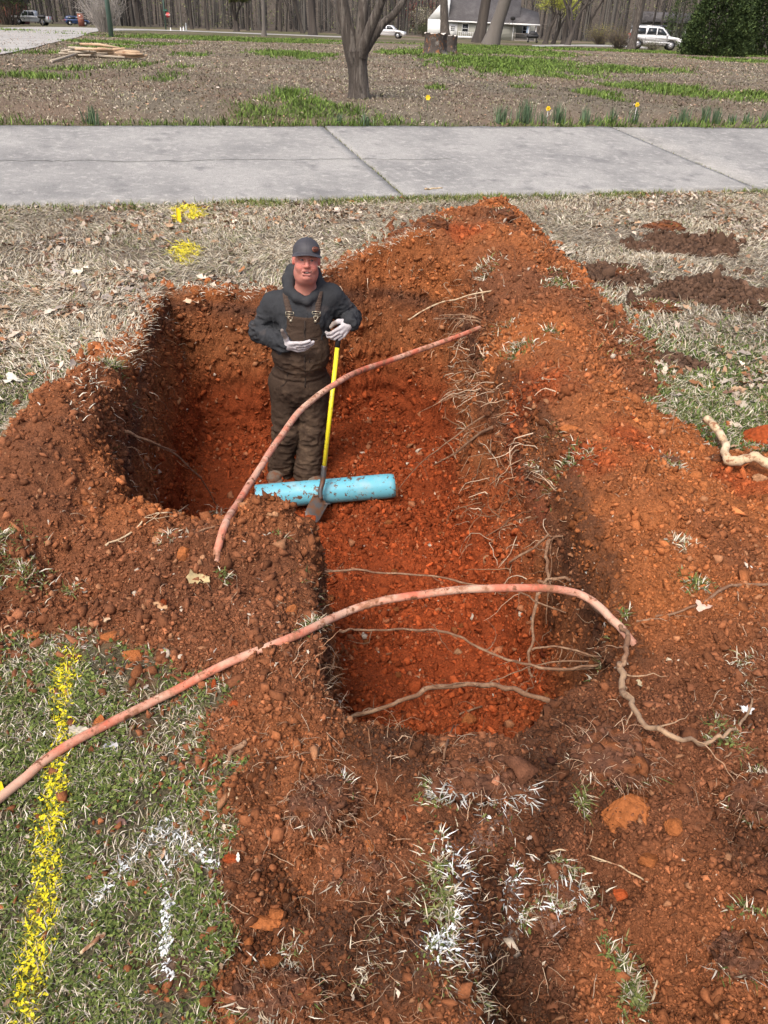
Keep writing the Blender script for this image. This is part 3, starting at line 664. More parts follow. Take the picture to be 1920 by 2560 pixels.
# beyond the driveway
farT = (cS > S1+.02)
p, nr, k, rg = sample(farT*(CY < 60)*(1.1-cGn)/ZC**1.75, 90000, 26)
zz = ZC.ravel()[k]; tone = np.clip(.85+.6*fbm(p[:, 0], p[:, 1], None, .35, 4, 510), .5, 1.3)[:, None]
col = pick(rg, len(p), STRAW2, .2)*tone
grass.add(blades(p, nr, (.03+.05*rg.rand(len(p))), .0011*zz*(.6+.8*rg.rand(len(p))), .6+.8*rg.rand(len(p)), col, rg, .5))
p, nr, k, rg = sample(farT*(CY < 80)*np.clip(cGn-.25, 0, 1)/ZC**1.5, 70000, 27)
zz = ZC.ravel()[k]
big = sstep(0, .5, fbm(p[:, 0], p[:, 1], None, .9, 3, 511))
col = pick(rg, len(p), [(.10, .17, .03), (.14, .22, .04), (.08, .13, .03), (.18, .25, .06)], .2)
grass.add(blades(p, nr, (.06+.10*rg.rand(len(p)))*(.7+.8*big), .0010*zz*(.7+.8*rg.rand(len(p))), .15+.65*rg.rand(len(p)), col, rg))
# tufts hanging over the pit rim and standing on turned sods
rimw = ((np.abs(cPD+.08) < .09)*(CY > 4.3)*(CX < .3)+.3*(np.abs(cPD+.06) < .05)*(CY > 3.0)*(CX < 0)*(sstep(0, .3, fbm(CX, CY, None, 4, 2, 44))))*1.0
p, nr, k, rg = sample(rimw, 1900, 28); p[:, 2] += .01
grass.add(blades(p, nr, .03+.045*rg.rand(len(p)), .0035+.003*rg.rand(len(p)), .8+.9*rg.rand(len(p)), pick(rg, len(p), STRAWS, .15), rg, .9))
tuft_spots = [(305, 950, .10, 900, 0), (440, 860, .05, 80, 1), (1420, 1160, .10, 420, 0), (1340, 1190, .07, 160, 0), (1290, 880, .09, 260, 0), (1395, 715, .10, 260, 0), (1200, 690, .12, 420, 1), (800, 1600, .05, 420, 0), (790, 1650, .04, 200, 0), (1700, 1360, .05, 130, 1), (1740, 1460, .05, 120, 0),
              (1530, 1590, .03, 120, 0), (1450, 2000, .02, 120, 0), (1100, 1985, .05, 240, 1), (1240, 2000, .05, 240, 1), (1150, 2180, .10, 600, 1), (1060, 2240, .06, 240, 0), (1270, 2220, .06, 350, 1), (1150, 2320, .07, 420, 1), (1290, 2290, .03, 60, 0), (1420, 2230, .05, 500, 1), (1120, 2420, .06, 300, 1), (1560, 2420, .05, 380, 0), (1590, 2490, .03, 160, 0), (1540, 2600, .05, 160, 0),
              (1200, 2510, .04, 160, 1), (860, 1960, .02, 60, 1), (1820, 1830, .06, 260, 0), (1860, 1680, .05, 120, 1), (980, 2330, .05, 120, 1), (960, 2420, .06, 200, 1), (720, 2440, .08, 260, 1), (290, 1160, .04, 60, 1), (540, 1290, .1, 60, 1), (420, 1340, .06, 60, 1), (560, 1440, .02, 40, 0), (700, 1340, .02, 30, 0), (1900, 1950, .05, 160, 1), (1870, 2330, .06, 120, 1), (1780, 590, .1, 120, 0), (1600, 890, .3, 500, 0), (1680, 1165, .05, 160, 1),
              (170, 1480, .03, 40, 0), (1440, 560, .2, 300, 1), (1100, 560, .1, 160, 1), (1240, 830, .1, 160, 0), (1380, 830, .06, 80, 0), (60, 1430, .1, 200, 0), (0, 1350, .1, 200, 0)]
for i, (px, py, rad, n, kind) in enumerate(tuft_spots):
    rg = np.random.RandomState(600+i); c = onground(px, py); o = rg.randn(n, 2)*rad*.5
    o += .3*rad*np.stack([vnoise(o[:, 0]*30, o[:, 1]*30, None, i), vnoise(o[:, 0]*30, o[:, 1]*30, None, i+9)], -1)
    x, y = c[0]+o[:, 0], c[1]+o[:, 1]; p = np.stack([x, y, [gz(a, b)+.002 for a, b in zip(x, y)]], -1)
    zc1 = c[1]*math.cos(PITCH)+(CZ-c[2])*math.sin(PITCH)
    g = rg.rand(n) < (.55 if kind == 0 else .22)
    col = np.where(g[:, None], pick(rg, n, GREENS, .25), pick(rg, n, STRAWS, .15))
    grass.add(blades(p, np.tile([0, 0, 1.], (n, 1)), (.015+.028*rg.rand(n))*(1+.25*(zc1-1.3)), .0019*zc1**.7*(.7+.7*rg.rand(n)), .6+1.0*rg.rand(n), painted(p, col, rg, .6), rg))
    if px > 1000 and 1950 < py < 2460 or kind == 0: m_ = min(n, 260); grass.add(leaves(p[:m_], np.tile([0, 0, 1.], (m_, 1)), .009+.008*rg.rand(m_), painted(p[:m_], pick(rg, m_, GREENS, .2), rg, .6), rg, .6, .008))
tag(grass.build('grass', M_grass), kind='stuff')

# leaf litter
p, nr, k, rg = sample(nearT*(CY > 3.2)*(.25+1.6*sstep(0, .5, fbm(CX, CY, None, 1.0, 3, 520))+1.2*(cS > S0-2.2)*sstep(-.2, .3, fbm(CX, CY, None, .8, 3, 521))+2.0*(CX < -1.2)*(CY < 6.5)*(CY > 4.2))*sstep(-.3, .4, fbm(CX, CY, None, 4, 3, 525))/ZC**.5, 6500, 31)
litter.add(leaves(p, nr, .025+.085*rg.rand(len(p))**2, painted(p, pick(rg, len(p), LEAFS, .2), rg, .8), rg, .45, .012))
p, nr, k, rg = sample(farT*(CY < 90)*(1-.75*cGn)*(.5+sstep(-.3, .4, fbm(CX, CY, None, .3, 3, 522))+2.5*(CX > 6)*(CY > 30)+2*(CX < -9)*(CY > 14))/ZC**1.7, 9500, 32)
zz = ZC.ravel()[k]
litter.add(leaves(p, nr, (.028+.035*rg.rand(len(p)))*(1+.012*zz), pick(rg, len(p), [(.50, .40, .30), (.36, .24, .16), (.42, .26, .17), (.58, .50, .42), (.27, .17, .11)], .2), rg, .4, .02))
p, nr, k, rg = sample(((cSoil > .5)*.5+nearT*(CY < 3.2)*1.6)/ZC**1.5, 420, 33)
litter.add(leaves(p, nr, .010+.018*rg.rand(len(p)), pick(rg, len(p), LEAFS+[(.6, .58, .52)], .2), rg, .5, .008))
tag(litter.build('leaf_litter', M_leaf), kind='stuff')

# fine hair roots hanging from the walls and sods
def strands(p, d0, L, r, col, rg, seg=7, wander=.55, grav=-.12):
    n = len(p); pts = [p]; d = d0.copy()
    for i in range(seg-1):
        d = d+rg.randn(n, 3)*wander*.6+np.array([0, 0, grav]); d /= np.linalg.norm(d, axis=1)[:, None]; pts.append(pts[-1]+d*(L/(seg-1))[:, None])
    Pn = np.stack(pts, 1); T = np.gradient(Pn, axis=1); T /= np.linalg.norm(T, axis=2)[..., None]+1e-9
    A = np.cross(T, np.array([.3, .2, 1.0])); A /= np.linalg.norm(A, axis=2)[..., None]+1e-9; B = np.cross(T, A)
    rr = (r[:, None]*np.linspace(1, .35, seg)[None])[..., None]
    ring = np.stack([Pn+A*rr, Pn+(-.5*A+.87*B)*rr, Pn+(-.5*A-.87*B)*rr], 2)          # n,seg,3,3
    v = ring.reshape(-1, 3); base = np.arange(n)[:, None, None, None]*seg*3; i = np.arange(seg-1)[None, :, None, None]*3; j = np.arange(3)[None, None, :, None]
    k0 = base+i+j; k1 = base+i+(j+1) % 3; f = np.concatenate([k0, k1, k1+3, k0+3], -1).reshape(-1, 4)
    return v, f, np.repeat(col, seg*3, 0)
rs = Stack()
def hair(w, n, seed, L, r, nrm=.9, grav=-.15, pal=[(.30, .17, .10), (.42, .29, .19), (.20, .10, .055), (.55, .42, .30)]):
    p, nr, k, rg = sample(w, n, seed); n = len(p); d = nr*nrm+rg.randn(n, 3)*.6; d /= np.linalg.norm(d, axis=1)[:, None]
    zz = ZC.ravel()[k]
    v, f, c = strands(p, d, L*(.4+1.2*rg.rand(n)**2), r*zz**.75*(.6+.8*rg.rand(n)), pick(rg, n, pal, .2), rg, grav=grav); rs.add((v, f, c))
wallc = (cPT > .02)*(cPT < .75)
hair(wallc*(CX > .5)*(CY > 2.9), 150, 41, .16, .0011)
hair(wallc*(CX > .5)*(CY > 3.0)*(CZc > -.6), 80, 42, .26, .0014)
hair(wallc*(CZc > -.55)/ZC, 420, 43, .08, .0009)
hair((cSoil > .5)*(CY < 2.3)*sstep(-.1, .5, fbm(CX, CY, None, 3, 3, 530))/ZC**1.2, 1700, 44, .07, .0006, .5, -.25)
hair((cSoil > .5)*(cPT < .02)/ZC, 420, 45, .06, .0007, .3, -.3)
hair((cSoil > .5)*(CX > .4)*(CY > 3.6)*(cPT < .3)/ZC, 260, 46, .14, .0010, .5, -.2)
hair((cSoil > .5)*(CY < 2.0)*(CX < .1)*(CX > -.35), 420, 47, .09, .0007, .5, -.2, [(.42, .27, .17), (.55, .38, .25), (.33, .19, .11)])
M_rootf = mat('fine_roots', attr=True, rough=.9, spec=.1)
tag(rs.build('fine_roots', M_rootf), kind='stuff')
# ---------------------------------------------------------------- smooth solids by distance fields
def s_ell(p, c, r, m=None):
    q = p-np.asarray(c, float)
    if m is not None: q = q@np.asarray(m, float).T
    r = np.asarray(r, float); k0 = np.linalg.norm(q/r, axis=-1); k1 = np.linalg.norm(q/(r*r), axis=-1)
    return k0*(k0-1)/(k1+1e-9)
def s_cap(p, a, b, r1, r2=None):
    a = np.asarray(a, float); b = np.asarray(b, float); r2 = r1 if r2 is None else r2
    e = b-a; t = np.clip(((p-a)@e)/(e@e+1e-12), 0, 1); return np.linalg.norm(p-a-t[..., None]*e, axis=-1)-(r1+(r2-r1)*t)
def s_box(p, c, h, r=.005, m=None):
    q = p-np.asarray(c, float)
    if m is not None: q = q@np.asarray(m, float).T
    q = np.abs(q)-(np.asarray(h, float)-r); return np.linalg.norm(np.maximum(q, 0), axis=-1)+np.minimum(q.max(-1), 0)-r
def smin(a, b, k): h = np.clip(.5+.5*(b-a)/k, 0, 1); return b*(1-h)+a*h-k*h*(1-h)
def smax(a, b, k): return -smin(-a, -b, k)
def U(k, *ds):
    r = ds[0]
    for d in ds[1:]: r = smin(r, d, k)
    return r
def nets(f, X, Y, Z):
    """surface nets on a rectilinear grid (X, Y, Z may be unevenly spaced)"""
    g = np.stack(np.meshgrid(X, Y, Z, indexing='ij'), -1); S = g.shape[:3]
    d = np.empty(S)
    for i in range(0, S[0], 16): d[i:i+16] = f(g[i:i+16])
    ins = d < 0; n = np.array(S)-1
    acc = np.zeros((*n, 3)); cnt = np.zeros(tuple(n))
    cr = {}
    for ax in range(3):
        sl0 = [slice(None)]*3; sl1 = [slice(None)]*3; sl0[ax] = slice(0, -1); sl1[ax] = slice(1, None)
        a, b = d[tuple(sl0)], d[tuple(sl1)]; x = ins[tuple(sl0)] != ins[tuple(sl1)]; cr[ax] = (x, ins[tuple(sl0)])
        t = np.where(x, a/np.where(x, a-b, 1), 0)[..., None]; pt = (g[tuple(sl0)]*(1-t)+g[tuple(sl1)]*t)*x[..., None]
        o = [k for k in range(3) if k != ax]
        for u in (0, 1):
            for v in (0, 1):
                s = [slice(None)]*3; s[o[0]] = slice(u, u+n[o[0]]); s[o[1]] = slice(v, v+n[o[1]])
                acc += pt[tuple(s)]; cnt += x[tuple(s)]
    m = cnt > 0; vid = np.full(tuple(n), -1); vid[m] = np.arange(m.sum()); V = acc[m]/cnt[m][:, None]; F = []
    for ax in range(3):
        x, i0 = cr[ax]; o = [k for k in range(3) if k != ax]
        s = [slice(None)]*3; s[o[0]] = slice(1, -1); s[o[1]] = slice(1, -1)
        I = np.argwhere(x[tuple(s)]); I[:, o[0]] += 1; I[:, o[1]] += 1
        if len(I) == 0: continue
        fl = i0[tuple(I.T)]
        def at(a, b): J = I.copy(); J[:, o[0]] -= a; J[:, o[1]] -= b; return vid[tuple(J.T)]
        q = np.stack([at(1, 1), at(0, 1), at(0, 0), at(1, 0)], -1)
        if ax == 1: fl = ~fl
        q[~fl] = q[~fl][:, ::-1]; F.append(q)
    return V, np.concatenate(F)
def vnorm(V, F):
    a, b, c, d = [V[F[:, i]] for i in range(4)]; n = np.cross(c-a, d-b); N = np.zeros_like(V)
    for i in range(4): np.add.at(N, F[:, i], n)
    return N/(np.linalg.norm(N, axis=1)[:, None]+1e-12)
def rng(a, b, s): return np.arange(a, b+s, s)
def solid(name, f, lo, hi, s, m, parent=None, disp=None, colf=None, grid=None):
    X, Y, Z = grid if grid is not None else [rng(lo[i], hi[i], s) for i in range(3)]
    V_, F_ = nets(f, X, Y, Z); N = vnorm(V_, F_)
    if disp is not None: V_ = V_+N*disp(V_, N)[:, None]
    c = colf(V_, N) if colf is not None else None
    return link(name, mesh_np(name, V_, [F_], c, True), m, parent)

# ---------------------------------------------------------------- the man in the pit
YM = 5.03
FZ = P(740, 1205, 0)[2]*0+(PY(740, 1203, YM)[2])          # floor height under his boots
q = lambda px, py, Y=YM: PY(px, py, Y)
FZ = -1.095; M0 = np.array([q(742, 1203)[0], YM, FZ])
person = None
HC = q(766, 650, 5.0)                                       # head centre
hf = np.array([.15, -1, .13]); hf /= np.linalg.norm(hf); hu = np.array([.05, .02, 1.0]); hu -= hf*(hu@hf); hu /= np.linalg.norm(hu); hr = np.cross(hf, hu)
hr = hr if hr[0] > 0 else -hr
HM = np.stack([hr, hf, hu])                                 # world -> head frame
L = dict(
    neck=q(763, 722, 5.06), chest=q(757, 790, 5.06), belly=q(752, 880, 5.03), hip=q(748, 950, 5.06),
    shR=q(682, 748, 5.08), shL=q(829, 728, 5.08), elR=q(652, 826, 5.10), elL=q(872, 795, 5.17), wrR=q(708, 862, 4.86), wrL=q(879, 805, 4.93),
    hpR=q(712, 965, 5.06), hpL=q(788, 965, 5.08), knR=q(716, 1078, 5.03), knL=q(779, 1080, 5.05), anR=q(703, 1168, 5.05), anL=q(768, 1182, 4.98))
M_skin = mat('skin', attr=True, rough=.55, spec=.35); M_skin.node_tree.nodes['Principled BSDF'].inputs['Subsurface Weight'].default_value = .12
M_skin.node_tree.nodes['Principled BSDF'].inputs['Subsurface Radius'].default_value = (.012, .004, .002)
def face_sdf(h):
    ax = np.stack([np.abs(h[..., 0]), h[..., 1], h[..., 2]], -1)
    d = U(.03, s_ell(h, (0, -.012, .035), (.079, .097, .10)), s_ell(h, (0, .016, -.046), (.071, .070, .080)))
    d = U(.02, d, s_ell(h, (0, .05, -.101), (.036, .034, .024)), s_ell(ax, (.036, .052, -.035), (.033, .032, .034)), s_ell(ax, (.046, .004, -.080), (.032, .045, .045)), s_ell(h, (0, .005, -.118), (.058, .058, .036)))
    d = U(.012, d, s_cap(ax, (.006, .082, .027), (.050, .066, .022), .010, .009))
    d = smax(d, -s_ell(ax, (.031, .094, .007), (.0165, .016, .0058)), .008)
    d = U(.010, d, s_cap(h, (0, .082, .018), (0, .103, -.024), .008, .0135), s_ell(ax, (.0125, .094, -.029), (.009, .011, .0085)))
    d = smax(d, -s_ell(ax, (.007, .101, -.0385), (.004, .005, .003)), .003)
    d = U(.007, d, s_cap(h, (-.024, .082, -.0575), (.024, .082, -.0575), .0065), s_cap(h, (-.021, .082, -.0785), (.021, .082, -.0785), .0075))
    d = smax(d, -s_ell(h, (.002, .094, -.0680), (.0225, .017, .0075)), .003)
    d = smax(d, -s_cap(ax, (.020, .098, -.033), (.034, .083, -.060), .0022), .008)
    ear = smax(s_ell(ax, (.083, -.012, -.004), (.011, .021, .033)), -s_ell(ax, (.096, -.006, .002), (.010, .011, .019)), .005)
    return U(.008, d, ear)
def body_sdf(p):
    h = (p-HC)@HM.T
    d = face_sdf(h)
    d = U(.03, d, s_cap(p, HC-hu*.09-hf*.012, L['neck']+[0, 0, -.02], .064, .070))
    t = U(.08, s_ell(p, L['chest'], (.165, .105, .17)), s_ell(p, L['belly'], (.160, .125, .16)), s_ell(p, L['hip'], (.155, .11, .12)), s_cap(p, L['shR']+[.02, 0, -.03], L['shL']+[-.02, 0, -.03], .055))
    d = U(.05, d, t)
    for s in 'RL':
        d = U(.04, d, s_cap(p, L['sh'+s]+[0, 0, -.03], L['el'+s], .048, .040)); d = U(.02, d, s_cap(p, L['el'+s], L['wr'+s], .038, .026))
        d = U(.05, d, s_cap(p, L['hp'+s], L['kn'+s], .075, .055)); d = U(.02, d, s_cap(p, L['kn'+s], L['an'+s], .052, .036), s_cap(p, L['an'+s]+[0, 0, -.02], L['an'+s]+[0, -.05, -.05], .032, .025))
    for s in 'RL':
        W_, dd, ss, nn, fing, th = HANDS[s]; d = U(.010, d, hand_sdf(p, W_, dd, ss, nn, fing, th, -.0035))
    return d
def hand_sdf(p, W_, d, s, n, fing, th, grow=0.0, sc=1.16):
    fr = lambda a, b, c: W_+(d*a+s*b+n*c)*sc
    base = [(.088, .031), (.093, .0105), (.089, -.0105), (.081, -.030)]; ln = [(.042, .026, .022), (.047, .030, .023), (.043, .028, .022), (.034, .021, .019)]
    rr = [.0118, .0120, .0116, .0104]
    D = U(.014, s_cap(p, fr(-.006, 0, 0), fr(.02, 0, 0), .030, .032), s_cap(p, fr(.02, .014, 0), fr(.080, .026, .0), .018, .014), s_cap(p, fr(.02, -.012, 0), fr(.074, -.026, .0), .018, .013), s_cap(p, fr(.02, 0, 0), fr(.082, 0, -.001), .018, .015))
    for i in range(4):
        a = np.array([base[i][0], base[i][1], 0.0]); ang = 0; spr = fing[i][3]
        pt = [a]; 
        for k in range(3):
            ang += fing[i][k]; a = a+ln[i][k]*np.array([math.cos(ang)*math.cos(spr), math.cos(ang)*math.sin(spr), math.sin(ang)]); pt.append(a)
        f = U(.004, *[s_cap(p, fr(*pt[k]), fr(*pt[k+1]), rr[i]*(1-.07*k), rr[i]*(1-.07*(k+1))) for k in range(3)])
        D = U(.005, D, f)
    t = [np.array(v) for v in th]
    f = U(.006, s_cap(p, fr(*t[0]), fr(*t[1]), .020, .016), s_cap(p, fr(*t[1]), fr(*t[2]), .0155, .0140), s_cap(p, fr(*t[2]), fr(*t[3]), .0140, .0118))
    return U(.012, D, f)-grow
def frame(d, s):
    d = np.array(d, float); d /= np.linalg.norm(d); s = np.array(s, float); s -= d*(s@d); s /= np.linalg.norm(s); return d, s
dR, sR = frame((.86, -.48, .08), (0, -.50, .85)); nR = np.cross(sR, dR); nR = nR if nR[1] > 0 else -nR
dL, sL = frame((-.60, -.42, -.52), (-.35, -.15, .90)); nL = np.cross(dL, sL); nL = nL if nL[1] > 0 else -nL
HANDS = {'R': (L['wrR']+dR*.012, dR, sR, nR, [(.12, .30, .2, .05), (.25, .35, .25, .02), (.35, .4, .3, -.02), (.45, .45, .3, -.08)], [(.020, .022, .004), (.030, .050, .006), (.030, .086, .004), (.036, .118, .000)]),
         'L': (L['wrL']+dL*.005, dL, sL, nL, [(.35, .75, .6, .05), (.42, .85, .6, .0), (.46, .85, .6, -.03), (.5, .85, .6, -.08)], [(.022, .022, .014), (.048, .044, .030), (.078, .052, .036), (.102, .050, .034)])}
def torso(p):
    return U(.09, s_ell(p, L['chest'], (.19, .135, .19)), s_ell(p, L['belly']+[0, -.01, 0], (.188, .160, .17)), s_ell(p, L['hip'], (.18, .140, .12)), s_cap(p, L['shR']+[.035, 0, -.035], L['shL']+[-.035, 0, -.035], .078))
def hoodie_sdf(p):
    d = torso(p)
    for s in 'RL':
        d = U(.05, d, s_cap(p, L['sh'+s]+[0, 0, -.035], L['el'+s], .080, .064)); d = U(.03, d, s_cap(p, L['el'+s], L['wr'+s], .064, .043))
    d = smax(d, L['hip'][2]-.02-p[..., 2], .01)
    # hood lying round the neck, standing up on his right shoulder and behind
    nk = L['neck']; ring = [(-.098, -.035, -.01, .040), (-.108, .035, .045, .047), (-.085, .085, .085, .052), (-.02, .115, .095, .055), (.05, .10, .075, .048), (.088, .045, .030, .036), (.090, -.01, -.015, .028), (.070, -.068, -.020, .028), (.022, -.112, -.048, .026), (-.04, -.102, -.030, .032), (-.098, -.035, -.01, .040)]
    hd = None
    for a, b in zip(ring[:-1], ring[1:]):
        c = s_cap(p, nk+a[:3], nk+b[:3], a[3], b[3]); hd = c if hd is None else smin(hd, c, .015)
    d = smin(d, hd, .018)
    d = smax(d, -s_cap(p, nk+[0, -.015, -.05], nk+[.0, -.03, .20], .066, .080), .012)
    return d
def fold(V_, N, pts, fr=(26, 26, 60), a=.006):
    m = np.zeros(len(V_))
    for c, r in pts: m = np.maximum(m, np.clip(1-np.linalg.norm(V_-c, axis=1)/r, 0, 1))
    t = 1-np.abs(fbm(V_[:, 0]*fr[0], V_[:, 1]*fr[1], V_[:, 2]*fr[2], 1, 2, 700))*2.2
    return a*m**.7*t
def hood_disp(V_, N):
    d = fold(V_, N, [(L['elR'], .22), (L['elL'], .22), (L['wrR'], .13), (L['wrL'], .12)], (14, 14, 36), .028)+fold(V_, N, [(L['chest']+[-.15, -.05, -.08], .2), (L['chest']+[.14, -.05, -.1], .2)], (26, 18, 12), .020)
    return d+.0035*fbm(V_[:, 0], V_[:, 1], V_[:, 2], 14, 3, 701)
HOODC = C3(.041, .043, .047)
def hood_col(V_, N):
    n = fbm(V_[:, 0], V_[:, 1], V_[:, 2], 9, 4, 702); m = fbm(V_[:, 0], V_[:, 1], V_[:, 2], 22, 3, 703)
    c = HOODC*(1+.25*n[:, None]+.1*m[:, None]); dust = sstep(.25, .7, n+.5*m)*.22
    return c*(1-dust[:, None])+C3(.16, .12, .10)*dust[:, None]
def leg_sdf(p):
    d = None
    for s in 'RL':
        a = U(.045, s_cap(p, L['hp'+s]+[0, 0, .02], L['kn'+s], .112, .090), s_cap(p, L['kn'+s], L['an'+s]+[0, 0, -.01], .088, .090))
        d = a if d is None else smin(d, a, .018)
    return smax(d, (min(L['anR'][2], L['anL'][2])-.075)-p[..., 2], .006)
def ov_sdf(p):
    w = U(.07, torso(p), s_ell(p, L['hip']+[0, 0, -.02], (.185, .150, .15)))-.011
    z = p[..., 2]; x = p[..., 0]-(L['chest'][0]+.018)
    zt = L['chest'][2]+.035; zw = L['belly'][2]+.005
    t = np.clip((z-zw)/(zt-zw), 0, 1); half = .20*(1-t)**1.1+.108*np.minimum(1, 1.0*t**.6+0*t)*1.0
    half = .108+.12*np.clip(1-t*1.25, 0, 1)**1.6
    reg = smax(np.abs(x)-half, z-zt-.012*(np.abs(x)/.1)**2, .01)
    reg = smax(reg, np.where(z > zw+.03, p[..., 1]-L['chest'][1], -1), .01)
    low = z-(zw-.02); reg = np.minimum(reg, low)
    w = smax(w, reg, .004)
    d = smin(w, leg_sdf(p), .035)
    return d
def ov_disp(V_, N):
    kn = [(L['knR'], .22), (L['knL'], .22)]; an = [(L['anR'], .20), (L['anL'], .20)]
    d = fold(V_, N, kn, (13, 13, 24), .024)+fold(V_, N, an, (10, 10, 32), .030)+fold(V_, N, [((L['hpR']+L['hpL'])/2+[0, -.05, -.06], .2)], (22, 10, 18), .022)+fold(V_, N, [(L['belly']+[0, -.1, .02], .24)], (16, 10, 28), .013)
    z = V_[:, 2]; d = d+.004*fbm(V_[:, 0], V_[:, 1], z, 11, 3, 711)
    d = d-.006*np.exp(-((z-(L['hip'][2]+.055))/.008)**2)+.004*np.exp(-((z-(L['hip'][2]+.075))/.012)**2)
    return d
OVC = C3(.058, .038, .027)
def ov_col(V_, N):
    n = fbm(V_[:, 0], V_[:, 1], V_[:, 2], 7, 4, 712); m = fbm(V_[:, 0], V_[:, 1], V_[:, 2], 25, 3, 713)
    c = OVC*(1+.22*n[:, None]+.12*m[:, None]); hh = sstep(FZ+.9, FZ, V_[:, 2])
    dust = np.clip(sstep(.1, .6, n+.5*m)*.35+hh*.16*sstep(-.3, .4, m), 0, .5)
    return c*(1-dust[:, None])+C3(.15, .10, .065)*dust[:, None]
M_cloth = mat('sweatshirt_fabric', attr=True, rough=.95, spec=.1, bump=((22, .6, .012), (420, .35, .002)), noise=(300, .12))
M_duck = mat('canvas_duck', attr=True, rough=.9, spec=.15, bump=((28, .7, .012), (70, .5, .004), (500, .35, .0015)), noise=(200, .15))
M_glove = mat('knit_glove', attr=True, rough=.92, spec=.1, bump=(600, .5, .0012))
M_cap = mat('waxed_cap', attr=True, rough=.6, spec=.3, bump=(250, .25, .002))
M_leather = mat('leather_patch', (.22, .065, .035), .6); M_dark = mat('dark_rubber', (.02, .02, .022), .6)
M_metal = mat('worn_brass_hardware', (.45, .40, .30), .4, metal=.8); M_strap = mat('webbing_strap', (.085, .055, .040), .85, bump=(600, .4, .001), noise=(80, .2))
def skin_col(V_, N):
    h = (V_-HC)@HM.T; x, y, z = np.abs(h[:, 0]), h[:, 1], h[:, 2]
    n = fbm(h[:, 0], h[:, 1], h[:, 2], 40, 3, 720)
    c = np.broadcast_to(C3(.58, .255, .195), V_.shape).copy()
    red = np.clip(np.exp(-((x-.045)/.03)**2-((z+.03)/.035)**2)+.8*np.exp(-(x/.018)**2-((z+.022)/.025)**2)+.8*(x > .075)+.6*np.exp(-((z+.12)/.04)**2), 0, 1)*(.8+.4*n)
    c = mixc(c, C3(.60, .165, .135), np.clip(red, 0, 1)*.75)
    c = mixc(c, C3(.40, .22, .18), sstep(-.04, -.06, z)*sstep(.0, .04, y)*.28)                     # short stubble
    lip = np.exp(-(x/.024)**4)*(np.exp(-((z+.0575)/.005)**2)+np.exp(-((z+.079)/.0055)**2))*(y > .075); c = mixc(c, C3(.42, .12, .11), np.clip(lip, 0, 1)*.7)
    mo = np.exp(-(x/.021)**4-((z+.068)/.0055)**2)*(y > .06); c = mixc(c, C3(.05, .018, .015), np.clip(mo*1.4, 0, 1))
    br = np.exp(-((x-.030)/.018)**4-((z-.030-.1*(x-.03)*0)/.0045)**2)*(y > .06); c = mixc(c, C3(.16, .09, .055), np.clip(br, 0, 1)*.6)
    return c
zb = FZ-.02
gridb = (np.unique(np.concatenate([rng(M0[0]-.42, HC[0]-.105, .011), rng(HC[0]-.105, HC[0]+.11, .0032), rng(HC[0]+.115, M0[0]+.52, .011)])),
         np.unique(np.concatenate([rng(4.55, HC[1]-.135, .011), rng(HC[1]-.13, HC[1]-.03, .0032), rng(HC[1]-.025, 5.32, .011)])),
         np.unique(np.concatenate([rng(FZ-.03, HC[2]-.15, .012), rng(HC[2]-.148, HC[2]+.06, .0032), rng(HC[2]+.065, HC[2]+.16, .008)])))
person = solid('person', body_sdf, None, None, None, M_skin, colf=skin_col, grid=gridb)
tag(person, 'man in brown bib overalls, dark hoodie and cap standing in the pit beside the shovel', 'person')
pts_all = np.array(list(L.values())); lo = pts_all.min(0)-.16; hi = pts_all.max(0)+.16
solid('hoodie', hoodie_sdf, (lo[0], lo[1], L['hip'][2]-.04), (hi[0], hi[1], HC[2]+.06), .0072, M_cloth, person, hood_disp, hood_col)
solid('bib_overalls', ov_sdf, (M0[0]-.26, 4.80, FZ-.02), (M0[0]+.32, 5.30, L['chest'][2]+.08), .0072, M_duck, person, ov_disp, ov_col)
GLC = C3(.52, .49, .50)
def glove_col(s):
    W_, dd, ss, nn = HANDS[s][:4]
    def f(V_, N):
        n = fbm(V_[:, 0], V_[:, 1], V_[:, 2], 45, 3, 730); c = GLC*(1+.10*n[:, None]); th = (V_-W_)@ss; a = (V_-W_)@dd
        m = sstep(.055, .075, th) if s == 'R' else sstep(.04, .055, th)*sstep(.06, .08, a)
        m = np.clip(m*.85+sstep(.3, .7, n)*.25, 0, 1); return c*(1-m[:, None])+C3(.20, .16, .13)*m[:, None]
    return f
for s in 'RL':
    W_, dd, ss, nn, fi, th = HANDS[s]; c = W_+dd*.09
    o = solid('glove', lambda p, a=HANDS[s]: hand_sdf(p, *a), c-.155, c+.155, .0028, M_glove, person, lambda V_, N: .0006*fbm(V_[:, 0], V_[:, 1], V_[:, 2], 90, 2, 731), glove_col(s))
# eyes
for sx in (-1, 1):
    e = MB(); c = HC+hr*.031*sx+hf*.0755+hu*.009
    e.ell(c, (.0118, .0110, .0078), col=(.34, .28, .26)); e.ell(c+hf*.0062+hr*.001, (.0056, .0056, .0056), col=(.03, .035, .04)); e.build('eye', M_skin, person, True)
te = MB(); te.box(HC+hf*.081+hu*-.0650+hr*.002, (.022, .006, .0030), col=(.5, .45, .40), bev=.001); te.build('teeth', M_skin, person)
solid('undershirt', lambda p: smax(s_cap(p, L['neck']+[0, -.01, -.10], L['neck']+[0, -.028, -.005], .085, .073), p[..., 2]-L['neck'][2]+.015-.25*(p[..., 1]-L['neck'][1]), .006), L['neck']-[.1, .13, .16], L['neck']+[.1, .1, .03], .006, M_dark, person)
